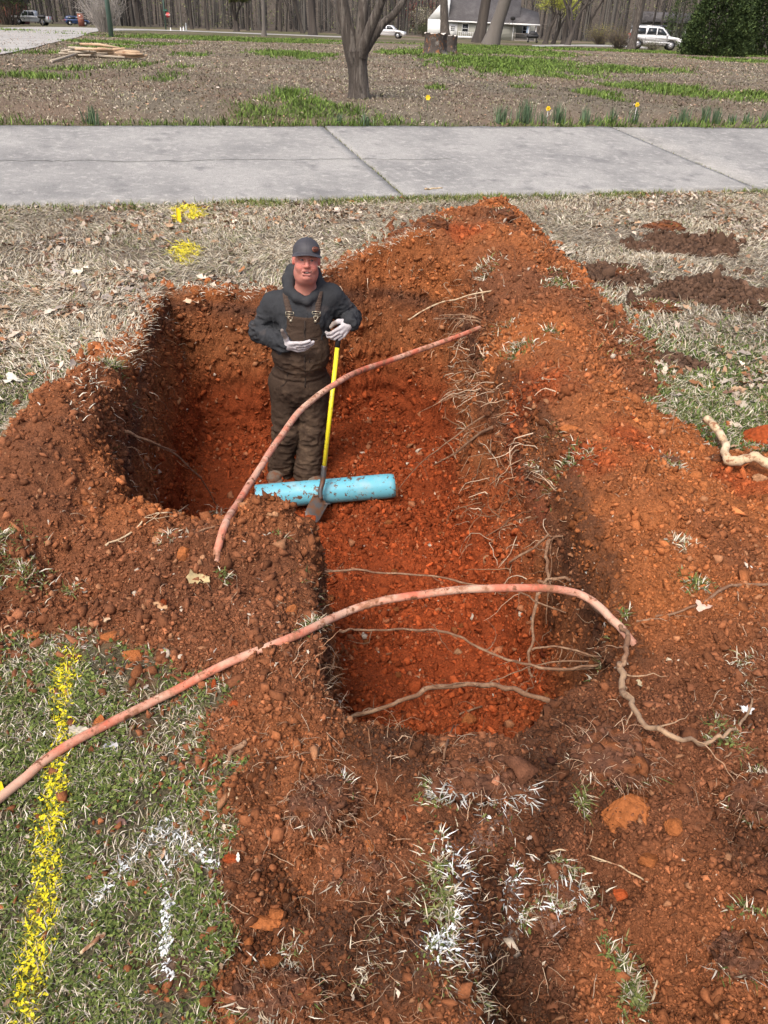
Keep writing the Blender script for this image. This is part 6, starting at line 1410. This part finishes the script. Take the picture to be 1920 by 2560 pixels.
for (p1, p2, lb, gr) in (((128, 157), (205, 141), 'long pale pole sticking out of the left of the wood pile', .04), ((300, 146), (360, 148), 'thin pole lying out to the right of the wood pile', .025), ((178, 141), (228, 148), 'short pole across the left of the wood pile', .03)):
    m = MB(); m.tube([onground(*p1)+[0, 0, .03], onground(*p2)+[0, 0, .10]], [gr, gr*.8], 6); tag(m.build('branch', M_lum2), lb, 'branch')
M_daf = mat('daffodil_leaf', attr=True, rough=.6, spec=.3); M_pet = mat('daffodil_petal', (.85, .62, .02), .5)
daf = [(1250, 300, 24, 48), (1312, 300, 30, 62), (1358, 300, 12, 34), (1395, 300, 24, 52), (1462, 302, 18, 44), (1492, 304, 8, 30), (1525, 298, 16, 40), (1582, 300, 14, 44), (1707, 300, 20, 44), (1760, 298, 18, 50), (1785, 300, 22, 46), (1830, 302, 10, 30), (1865, 302, 10, 34), (1915, 298, 14, 44), (915, 306, 14, 30), (230, 302, 22, 40), (848, 300, 8, 26), (1680, 300, 8, 26)]
fl = {0: None, 7: (1, 0), 2: (1, 4)}
for i, (px, py, n, hp) in enumerate(daf):
    g = onground(px, py+8); rg = np.random.RandomState(300+i); t = link('daffodil_clump', None, loc=tuple(g)); H_ = hp/150.
    n = int(n*2.2); p = np.stack([rg.randn(n)*.033*(1+n/90), rg.randn(n)*.05, np.zeros(n)], -1); v, f, c = blades(p, np.tile([0, 0, 1.], (n, 1)), H_*(.6+.5*rg.rand(n)), .014+.006*rg.rand(n), .04+.15*np.abs(rg.randn(n)), pick(rg, n, [(.10, .16, .085), (.075, .125, .07), (.13, .19, .10)], .15), rg, .15)
    link('leaves', mesh_np('leaves', v, [f], c), M_daf, t); lab = 'clump of grey-green daffodil leaves along the far edge of the driveway'
    if i in (7, 2, 0):
        m = MB(); fx = {7: .01, 2: .05, 0: 0}[i]
        if i != 0:
            top = np.array([fx, -.02, H_*1.02]); mm_ = MB(); mm_.tube([[fx, 0, 0], top], .004, 5); st = mm_.build('stalk', M_daf, t)
            for k in range(6): a = k*pi/3; e_ = np.array([math.cos(a), -.2, math.sin(a)])*.045; s = np.array([-math.sin(a), 0, math.cos(a)])*.016; m.add([top, top+e_*.6+s, top+e_, top+e_*.6-s], [np.array([[0, 1, 2, 3]])])
            m.tube([top, top+[0, -.035, 0]], [.010, .018], 10, cap=False); m.build('flower', M_pet, t)
            lab = {7: 'daffodil clump with a yellow flower held above its leaves, right of centre', 2: 'small daffodil clump carrying a low pale yellow flower'}[i]
        tag(t, lab, 'daffodil', 'daffodils along the driveway' if i == 0 else None)
    elif i == 15: tag(t, 'lone daffodil clump at the far left of the driveway edge', 'daffodil')
    elif i in (4+5+0, 10): tag(t, {9: 'daffodil clump merging with the widest one near the right edge', 10: 'widest bushy daffodil clump near the right edge'}[i], 'daffodil')
    elif i == 1: tag(t, 'tallest dense daffodil clump, second big one from the middle tree', 'daffodil')
    else: tag(t, lab, 'daffodil', 'daffodils along the driveway')
g = onground(1068, 276); t = link('daffodil', None, loc=tuple(g)); tag(t, 'single yellow daffodil in green grass right of the big forked tree', 'daffodil'); m = MB(); m.tube([[0, 0, 0], [0, 0, .20]], .005, 5, (.1, .16, .08)); m.build('stalk', M_daf, t); m = MB(); top = np.array([0, 0, .2])
for k in range(6): a = k*pi/3; e_ = np.array([math.cos(a), -.2, math.sin(a)])*.05; s = np.array([-math.sin(a), 0, math.cos(a)])*.018; m.add([top, top+e_*.6+s, top+e_, top+e_*.6-s], [np.array([[0, 1, 2, 3]])])
m.build('flower', M_pet, t)

# ---------------------------------------------------------------- house
M_sid = mat('grey_green_siding', (.44, .44, .38), .8); M_wht = mat('white_trim', (.80, .81, .80), .6); M_roof = mat('dark_shingles', (.075, .07, .072), .9, mixn=[(.6, (.11, .105, .105), .45, .65)], noise=(6, .2), bump=(8, .5, .03)); M_glass = mat('window_glass', (.03, .035, .04), .12, spec=.6); M_deck = mat('grey_deck_wood', (.20, .18, .16), .85)
for nm, m_ in (('s', M_sid), ('w', None)):
    if m_:
        t_n = m_.node_tree; w = t_n.nodes.new('ShaderNodeTexWave'); w.bands_direction = 'Z'; w.inputs['Scale'].default_value = 1.6; tc = t_n.nodes.new('ShaderNodeTexCoord'); t_n.links.new(tc.outputs['Object'], w.inputs['Vector']); bp = t_n.nodes.new('ShaderNodeBump'); bp.inputs['Distance'].default_value = .02; t_n.links.new(w.outputs['Fac'], bp.inputs['Height']); t_n.links.new(bp.outputs[0], t_n.nodes['Principled BSDF'].inputs['Normal'])
def dims(px, py):
    g = onground(px, py); zc = g[1]*math.cos(PITCH)-(g[2]-CZ)*math.sin(PITCH); return g, zc/F0
gA, k_ = dims(1118, 96); gB, _ = dims(1278, 106)
Hs = k_; L_ = 9.2; ang = math.atan2((gB-gA)[1], (gB-gA)[0]); ang = -.10
House = link('house', None, loc=tuple(gA+[0, 0, -.1]), rot=(0, 0, ang)); tag(House, 'grey-green house with white trim, dark shingle roof and a covered side porch', 'house')
sc_ = 165*k_/L_; Lh = 165*k_*1.02; EZ = 2.55
b = MB(); b.box((Lh/2, 4, EZ/2+.1), (Lh, 8, EZ)); b.add([[0, -.001, EZ+.1], [0, 8, EZ+.1], [0, 4, EZ+3.6]], [np.array([[0, 2, 1]])]); b.build('wall', M_sid, House)
b = MB(); b.box((-1.7, 3.6, EZ/2+.15), (3.4, 7.2, EZ+.1)); b.prism([[-3.45, .0, EZ+.15], [.0, .0, EZ+.15], [.0, 0, EZ+3.9]], (0, 7.2, 0)); b.build('gable_wall', M_wht, House)
b = MB(); b.prism([[-.4, -.55, EZ-.05], [-.4, 4, EZ+4.1], [-.4, 8.5, EZ-.05], [-.4, 8.5, EZ+.1], [-.4, 4, EZ+4.3], [-.4, -.55, EZ+.1]], (Lh+.8, 0, 0)); rf = b.build('roof', M_roof, House)
b = MB(); b.box((Lh/2, -.56, EZ-.02), (Lh+.8, .06, .20)); b.build('fascia', M_wht, rf)
def window(x, z, w, h, parent=House, y=-.02, dark=True, name='window'):
    b = MB(); b.box((x, y, z+h/2), (w, .05, h)); wn = b.build(name, M_glass, parent)
    b = MB()
    for dx in (-1, 1): b.box((x+dx*(w/2+.04), y-.02, z+h/2), (.10, .08, h+.2))
    b.box((x, y-.02, z-.05), (w+.18, .08, .10)); b.box((x, y-.02, z+h+.05), (w+.18, .08, .10)); b.box((x, y-.035, z+h/2), (w-.01, .04, .06)); b.build('frame', M_wht, wn); return wn
def door(x, parent=House, w=.95, h=2.05, z=.12):
    b = MB(); b.box((x, -.03, z+h/2), (w+.22, .05, h+.12)); b.box((x, -.06, z+h/2), (w, .05, h), col=(1, 1, 1)); d = b.build('door', M_wht, parent)
    b = MB()
    for i in range(3):
        for j in range(3): b.box((x-.22+.22*i, -.095, z+1.15+.26*j), (.17, .02, .20))
    b.build('pane', M_glass, d); b = MB(); b.ell((x+w/2-.08, -.13, z+1.0), .035, 8, 6); b.build('handle', M_metal, d)
px2x = lambda px: (px-1118)*k_
door(px2x(1130)); window(px2x(1161), 1.0, .95, 1.25); door(px2x(1241)); b = MB(); b.box((px2x(1140), -.04, 1.2), (.12, .1, 2.4)); b.build('corner_board', M_wht, House); b = MB(); b.box((px2x(1279), -.05, 1.3), (.16, .12, 2.5)); b.build('corner_board', M_wht, House)
# ramp railing
b = MB()
for i in range(9): b.box((px2x(1146+5*i), -1.0, .75-.01*i), (.05, .05, .75))
b.box((px2x(1166), -1.0, 1.12), (44*k_, .07, .07), ry=.03); b.box((px2x(1166), -1.0, .42), (44*k_, .07, .30)); b.build('ramp_railing', M_wht, House)
# porch
Px0, Px1 = px2x(1283), px2x(1334); pw = Px1-Px0; b = MB(); b.box(((Px0+Px1)/2, 1.6, .22), (pw, 4.4, .3)); po = b.build('porch', M_deck, House)
b = MB(); b.prism([[Px0-1.0, -1.0, EZ-.0], [Px1+.5, -1.0, EZ], [Px1+.2, 1.8, EZ+1.6], [Px0-1.0, 4, EZ+2.6]], (0, .0, .16)); b.build('porch_roof', M_roof, po); b = MB(); b.box(((Px0+Px1)/2-.2, -1.02, EZ-.02), (pw+1.5, .08, .22)); b.build('porch_fascia', M_wht, po)
for x in (Px1, Px1-.62*pw*.55, ): b = MB(); b.box((x, -.6, EZ/2+.15), (.13, .13, EZ-.1)); b.build('post', M_wht, po)
b = MB(); b.box(((Px0+Px1)/2, -.6, 1.25), (pw, .08, .08)); b.box(((Px0+Px1)/2, -.6, .5), (pw, .06, .06))
for i in range(14): b.box((Px0+pw*i/13, -.6, .85), (.04, .04, .8))
b.build('railing', M_deck, po); window((Px0+Px1)/2+.2, 1.1, 1.0, 1.2, po, 3.9); b = MB(); b.box(((Px0+Px1)/2, 4.0, 1.4), (pw, .1, 2.6)); b.build('back_wall', M_sid, po)
M_sky = mat('pale_blue_cloth', (.42, .55, .72), .8); b = MB(); b.box((Px0+.62*pw, -.5, 1.85), (.45, .03, .95), bev=.01); tag(b.build('hanging_cloth', M_sky, loc=tuple(House.location), rot=(0, 0, ang)), 'pale blue cloth hanging on the house porch', 'cloth')
def local(o): o.location = House.location; o.rotation_euler = (0, 0, ang); return o
dsh = link('satellite_dish', None, loc=tuple(House.location), rot=(0, 0, ang)); tag(dsh, 'dark satellite dish on the eave above the porch', 'satellite dish'); b = MB(); b.ell((px2x(1275), -1.2, EZ+.75), (.42, .10, .32), 16, 8, m=Matrix.Rotation(.3, 3, 'X')); b.build('dish', M_dark, dsh, True); b = MB(); b.tube([(px2x(1275), -1.1, EZ+.05), (px2x(1275), -1.15, EZ+.6)], .03, 6); b.build('mast', M_dark, dsh)
gr = link('grill', None, loc=tuple(onground(1330, 107))); tag(gr, 'black covered grill standing at the right end of the porch', 'grill'); b = MB(); b.box((0, 0, .75), (1.5, .7, .45), bev=.12); b.ell((0, 0, 1.0), (.62, .34, .30), 16, 8); b.build('lid', M_dark, gr, True)
b = MB(); [b.tube([(x, y, 0), (x, y, .6)], .04, 6) for x in (-.55, .55) for y in (-.25, .25)]; b.build('stand', M_dark, gr); b = MB(); b.cyl((-.6, -.38, .14), (-.6, -.30, .14), .14, n=14); b.cyl((.6, -.38, .14), (.6, -.30, .14), .14, n=14); b.build('wheels', M_dark, gr)
b = MB(); b.tube([(px2x(1234), -.8, .05), (px2x(1234), -.8, .9)], [.28, .34], 14); b.tube([(px2x(1234), -.8, .9), (px2x(1234), -.8, .97)], [.36, .30], 14); M_bin = mat('blue_black_plastic', (.03, .04, .07), .5); tag(local(b.build('trash_bin', M_bin)), 'dark blue bin against the house right of the pale leaning trunk', 'bin')

# ---------------------------------------------------------------- vehicles
M_paint = mat('white_car_paint', (.74, .75, .76), .25, spec=.5, coat=.6); M_bluep = mat('blue_car_paint', (.03, .06, .16), .3, coat=.6); M_tyre = mat('tyre_rubber', (.022, .022, .022), .85); M_rim = mat('alloy_wheel', (.42, .42, .43), .35, metal=.7); M_red = mat('red_lamp', (.5, .02, .02), .3); M_chr = mat('chrome', (.6, .6, .6), .2, metal=.9); M_lamp = mat('clear_lamp', (.7, .72, .74), .2)
def vehicle(name, label, cat, loc, rz, prof, cab, W_, wheels, wr, paint, wins, length, group=None, tail=None, head=None, extra=None):
    """prof: body side outline (x,z) below the belt; cab: greenhouse outline; wins: side-window quads"""
    t = link(name, None, loc=tuple(loc), rot=(0, 0, rz)); tag(t, label, cat, group)
    def loft(pr, w0, w1, zlo, zhi, m):
        pr = np.array(pr, float); n = len(pr); rows = []
        for k, s in ((0, -1), (1, -.93), (2, .93), (3, 1)):
            tt = np.clip((pr[:, 1]-zlo)/(zhi-zlo+1e-6), 0, 1); w = (w0+(w1-w0)*tt)/2; y = s*w; ins = 0 if abs(s) < 1 else .035; c = pr.mean(0)
            q_ = c+(pr-c)*(1-ins*1.2); rows.append(np.stack([q_[:, 0], y, q_[:, 1]], -1))
        V_ = np.concatenate(rows); F_ = [[k*n+i, k*n+(i+1) % n, (k+1)*n+(i+1) % n, (k+1)*n+i] for k in range(3) for i in range(n)]
        m.add(V_, [np.array(F_), np.array([list(range(n-1, -1, -1))]), np.array([list(range(3*n, 4*n))])]); return m
    arch = []
    zb_ = min(p[1] for p in prof)
    # lower outline with round wheel arches
    lo = sorted(wheels); out = [(prof[0][0], prof[0][1])]
    for wx in lo:
        for a in np.linspace(pi, 0, 9): out.append((wx+math.cos(a)*(wr+.09), max(zb_, wr+math.sin(a)*(wr+.09))))
    out += list(prof[1:]); zc_ = [p[1] for p in prof]
    m = loft(out, W_*.98, W_, zb_, max(zc_), MB()); body = m.build('body', paint, t)
    m = loft(cab, W_*.93, W_*.74, min(p[1] for p in cab), max(p[1] for p in cab), MB()); m.build('cabin', paint, t)
    zl, zh = min(p[1] for p in cab), max(p[1] for p in cab)
    for nm, pts in wins:
        for s in (-1, 1):
            m = MB(); V_ = []
            for (x, z) in pts: tt = (z-zl)/(zh-zl); w = (W_*.93+(W_*.74-W_*.93)*tt)/2; V_.append([x, s*(w-.012), z])
            m.prism(V_, (0, s*.02, 0)); m.build(nm, M_glass, t)
    for wx in wheels:
        for s in (-1, 1):
            y = s*(W_/2-.13); m = MB(); m.cyl((wx, y-.12, wr), (wx, y+.12, wr), wr, n=26); w_ = m.build('wheel', M_tyre, t); m = MB(); yo = y+s*.125; m.cyl((wx, yo-s*.01, wr), (wx, yo, wr), wr*.66, n=20)
            for k in range(6): a = k*pi/3; m.tube([(wx, yo+s*.012, wr), (wx+math.cos(a)*wr*.6, yo+s*.012, wr+math.sin(a)*wr*.6)], .035, 5)
            m.build('rim', M_rim, w_)
    for s in (-1, 1):
        if tail: m = MB(); m.box((tail[0], s*(W_/2-.10), tail[1]), (.10, .17, tail[2]), bev=.02); m.build('tail_lamp', M_red, t)
        if head: m = MB(); m.box((head[0], s*(W_/2-.22), head[1]), (.10, .36, .18), bev=.03); m.build('headlight', M_lamp, t)
        m = MB(); m.box((cab[-1][0] if False else head[0]*.42 if head else 1, s*(W_/2+.10), zl+.12), (.16, .20, .18), bev=.03); m.build('mirror', paint, t)
    if extra: extra(t)
    return t
# white sport utility vehicle, rear to the left, seen from its right side
g = onground(1600, 124)
def suv_extra(t):
    for s in (-1, 1):
        for x in (.62, -.38): m = MB(); m.box((x-.1, s*1.0, 1.02), (.20, .03, .045), bev=.01); m.build('door_handle', M_paint, t)
        m = MB(); m.box((.25, s*1.003, .62), (2.3, .03, .11), bev=.012); m.build('side_moulding', M_paint, t)
        m = MB()
        for x in (-.92, .06, 1.12): m.box((x, s*.998, .80), (.016, .02, .85))
        m.build('door_seam', M_dark, t); m = MB(); m.tube([(-1.9, s*.62, 1.98), (.9, s*.62, 1.99)], .025, 6); m.build('roof_rail', M_chr, t); m = MB(); m.box((.2, s*.80, .36), (2.5, .25, .07)); m.build('running_board', M_dark, t)
    m = MB(); m.box((-2.50, 0, .58), (.18, 1.96, .26), bev=.05); m.build('bumper', M_paint, t); m = MB(); m.box((-2.28, 0, 1.52), (.05, 1.4, .48), ry=-.15, bev=.01); m.build('rear_window', M_glass, t); m = MB(); m.box((-2.16, 0, 1.87), (.35, 1.35, .05), bev=.02); m.build('spoiler', M_paint, t)
    m = MB(); m.box((1.16, 0, 1.50), (.03, 1.36, .62), ry=-.75, bev=.01); m.build('windscreen', M_glass, t)
k1 = dims(1600, 124)[1]
vehicle('sport_utility_vehicle', 'white sport utility vehicle with tinted windows, parked beside the big evergreen', 'suv', g+[1.7, 2.0, 0], -.16,
        [(-2.45, .38), (2.50, .38), (2.58, .75), (2.45, 1.02), (1.35, 1.16), (-2.46, 1.18)], [(-2.42, 1.14), (1.42, 1.12), (.62, 1.84), (.2, 1.93), (-1.9, 1.93), (-2.28, 1.82)], 2.0, (-1.55, 1.55), .40, M_paint,
        [('side_window', [(-2.18, 1.24), (-.98, 1.24), (-.98, 1.78), (-1.9, 1.80), (-2.1, 1.7)]), ('door_window', [(-.88, 1.24), (.02, 1.24), (.02, 1.80), (-.74, 1.80)]), ('door_window', [(.12, 1.24), (1.12, 1.22), (.55, 1.74), (.12, 1.80)])], 5.1, tail=(-2.40, 1.05, .52), head=(2.48, .88), extra=suv_extra)
# pickup at the far left
g = onground(72, 63)
def pk_extra(t):
    m = MB(); m.box((-1.75, 0, 1.12), (1.9, 1.5, .04)); m.build('bed_floor', M_dark, t); m = MB(); m.box((2.72, 0, .60), (.14, 1.9, .22), bev=.04); m.build('bumper', M_chr, t)
    for s in (-1, 1): m = MB(); m.box((.1, s*1.0, .75), (.02, .02, .75)); m.box((1.0, s*1.0, .75), (.02, .02, .75)); m.build('door_seam', M_dark, t)
vehicle('pickup_truck', 'white pickup truck parked on the street at the far left', 'pickup', g+[0, 1.5, 0], .12+pi,
        [(-2.75, .45), (2.70, .45), (2.75, .80), (2.65, 1.10), (1.45, 1.20), (-2.75, 1.20)], [(-.85, 1.17), (1.50, 1.17), (.75, 1.86), (-.55, 1.88), (-.80, 1.80)], 2.0, (-1.75, 1.75), .42, M_paint,
        [('door_window', [(-.70, 1.26), (.18, 1.26), (.18, 1.76), (-.55, 1.76)]), ('door_window', [(.26, 1.26), (1.28, 1.26), (.70, 1.72), (.26, 1.76)])], 5.5, tail=(-2.72, 1.0, .35), head=(2.68, .92), extra=pk_extra)
g = onground(186, 64)
vehicle('blue_hatchback', 'dark blue small car left of the brick pillar on the street', 'car', g+[0, 1.5, 0], .5, [(-2.0, .30), (2.05, .30), (2.15, .60), (1.95, .82), (1.15, .95), (-2.05, .95)], [(-2.0, .92), (1.20, .92), (.45, 1.45), (-1.2, 1.48), (-1.75, 1.36)], 1.8, (-1.3, 1.32), .32, M_bluep,
        [('side_window', [(-1.7, 1.0), (-.35, 1.0), (-.35, 1.38), (-1.4, 1.38)]), ('door_window', [(-.25, 1.0), (.95, 1.0), (.40, 1.36), (-.25, 1.40)])], 4.2, tail=(-2.02, .8, .2), head=(2.03, .7))
g = onground(968, 96)
vehicle('white_sedan', 'white car partly hidden behind the big forked tree', 'car', g+[0, 1.5, 0], -.15, [(-2.3, .30), (2.25, .30), (2.35, .60), (2.2, .80), (1.25, .93), (-2.3, .93)], [(-1.6, .90), (1.30, .90), (.55, 1.42), (-.7, 1.43)], 1.8, (-1.4, 1.45), .33, M_paint,
        [('side_window', [(-1.15, .98), (-.12, .98), (-.12, 1.34), (-.66, 1.35)]), ('door_window', [(-.02, .98), (1.0, .98), (.50, 1.33), (-.02, 1.35)])], 4.6, tail=(-2.28, .8, .2), head=(2.22, .7))

# ---------------------------------------------------------------- poles, signs, pillar, small things
M_gpole = mat('green_painted_pole', (.10, .17, .14), .5); M_brick = mat('red_brick', (.27, .10, .07), .9, noise=(6, .3)); M_signr = mat('stop_red', (.55, .03, .03), .5); M_signg = mat('street_sign_green', (.02, .22, .14), .5); M_gal = mat('galvanised_post', (.30, .32, .31), .5, metal=.4)
g = onground(279, 93); t = link('utility_pole', None, loc=tuple(g)); tag(t, 'tall grey-green metal pole at the corner of the concrete drive', 'pole'); m = MB(); m.tube([(0, 0, -.1), (0, 0, 4), (0, 0, 8)], [.165, .145, .12], 14); m.build('shaft', M_gpole, t, True); m = MB(); m.tube([(0, 0, 7.9), (0, -.6, 8.3), (0, -1.6, 8.4)], .05, 8); m.box((0, -1.9, 8.38), (.25, .7, .12), bev=.04); m.build('lamp_arm', M_gpole, t)
g = onground(415, 74); k4 = dims(415, 74)[1]; t = link('stop_sign', None, loc=tuple(g)); tag(t, 'red stop sign with green street name blades on a tall post', 'sign'); m = MB(); m.tube([(0, 0, -.1), (0, 0, 7.5)], .10, 10); m.build('post', M_gpole, t)
zs = 31*k4*1.0; r = 5.4*k4; a = np.arange(8)*pi/4+pi/8; m = MB(); m.prism([[.55+r*math.cos(x), -.12, zs+r*math.sin(x)] for x in a], (0, .03, 0)); sg = m.build('sign_plate', M_signr, t)
def text(s, size, loc, m, parent, rot=(pi/2, 0, 0)):
    c = bpy.data.curves.new('lettering', 'FONT'); c.body = s; c.size = size; c.align_x = 'CENTER'; c.align_y = 'CENTER'; c.extrude = .004; tmp = bpy.data.objects.new('lettering', c); scene.collection.objects.link(tmp); bpy.context.view_layer.update()
    me = bpy.data.meshes.new_from_object(tmp.evaluated_get(bpy.context.evaluated_depsgraph_get())); bpy.data.objects.remove(tmp); o = link('lettering', me, m, parent, loc, rot); return o
text('STOP', r*.95, (.55, -.135, zs), M_wht, sg); m = MB(); m.box((.15, -.03, zs+9.5*k4), (10*k4, .03, 2.6*k4)); m.build('street_name_blade', M_signg, t)
g = onground(205, 66); k5 = dims(205, 66)[1]; t = link('brick_pillar', None, loc=tuple(g)); tag(t, 'square brick pillar beside the blue car', 'pillar'); m = MB(); m.box((0, 0, 14*k5), (12*k5, 12*k5, 28*k5)); m.build('shaft', M_brick, t); m = MB(); m.box((0, 0, 29*k5), (14*k5, 14*k5, 1.6*k5)); m.build('cap', M_conc, t)
m = MB(); m.box((0, -6.2*k5, 22*k5), (4*k5, .1, 2.2*k5)); m.build('plaque', M_wht, t)
g = onground(108, 66); t = link('mailbox', None, loc=tuple(g)); tag(t, 'dark mailbox in front of the white pickup truck', 'mailbox'); m = MB(); m.box((0, 0, .5), (.12, .12, 1.0)); m.build('post', M_deck, t); m = MB(); m.box((0, 0, 1.12), (1.1, .5, .42), bev=.15); m.build('box', M_dark, t)
g = onground(8, 60); t = link('brick_house', None, loc=tuple(g+[-9, 6, 0])); tag(t, 'red brick house cut by the left edge of the picture', 'house'); m = MB(); m.box((0, 0, 1.5), (18, 9, 3.2)); m.build('wall', M_brick, t); m = MB(); m.prism([[-9.5, -5, 3.0], [-9.5, 0, 5.6], [-9.5, 5, 3.0]], (19, 0, 0)); m.build('roof', M_roof, t); m = MB(); m.box((7.2, -4.53, 1.6), (1.4, .08, 1.4)); m.build('window', M_glass, t)
for px, hh, lb in ((427, 7, 'small white post left of the statues at the road edge'), (452, 8, 'squat white planter beside the pale statue'), (459, 9, 'slim white ornament between planter and statue'), (466, 17, 'grey statue standing at the road edge')):
    g = onground(px, 77); k6 = dims(px, 77)[1]; h_ = hh*k6; m = MB(); m.tube(np.array([[0, 0, 0], [0, 0, .15], [0, 0, .2], [0, 0, .55], [0, 0, .7], [0, 0, .85], [0, 0, 1.0]])*h_, np.array([.22, .20, .12, .20, .10, .14, .05])*h_*(1.1 if hh < 12 else .8), 12); o = m.build('garden_ornament', M_wht if hh < 12 else M_gal, smooth=True, loc=tuple(g)); tag(o, lb, 'ornament')
g = onground(1655, 108); t = link('garage', None, loc=tuple(g+[3, 9, 0])); tag(t, 'grey outbuilding in the trees behind the white vehicle', 'building'); m = MB(); m.box((-3.6, 0, 1.7), (2.6, 6, 3.4)); m.box((1.2, 1.4, 1.7), (7.0, 3.2, 3.4)); m.build('wall', M_sid, t); m = MB(); m.box((0, -.2, 3.5), (11, 7, .25)); m.prism([[-5.5, -3.9, 3.6], [-5.5, 0, 5.4], [-5.5, 3.9, 3.6]], (11, 0, 0)); m.build('roof', M_roof, t)
for x in (-2.0, .6, 3.0, 4.8): m = MB(); m.box((x, -2.9, 1.7), (.16, .16, 3.4)); m.build('post', M_wht, t)
m = MB(); m.box((-.6, -2.9, 2.15), (2.6, .06, .10)); m.build('rail', M_wht, t)
for px, lb in ((1392, 'left low bench in the shade beyond the green trees'), (1467, 'right low bench near the leaning dark tree')):
    g = onground(px, 98); t = link('bench', None, loc=tuple(g)); tag(t, lb, 'bench'); m = MB(); m.box((0, 0, .75), (2.4, .5, .08)); m.build('seat', M_dark, t)
    for s in (-1, 1): m = MB(); m.box((s*.9, 0, .37), (.10, .45, .72)); m.build('leg', M_dark, t)
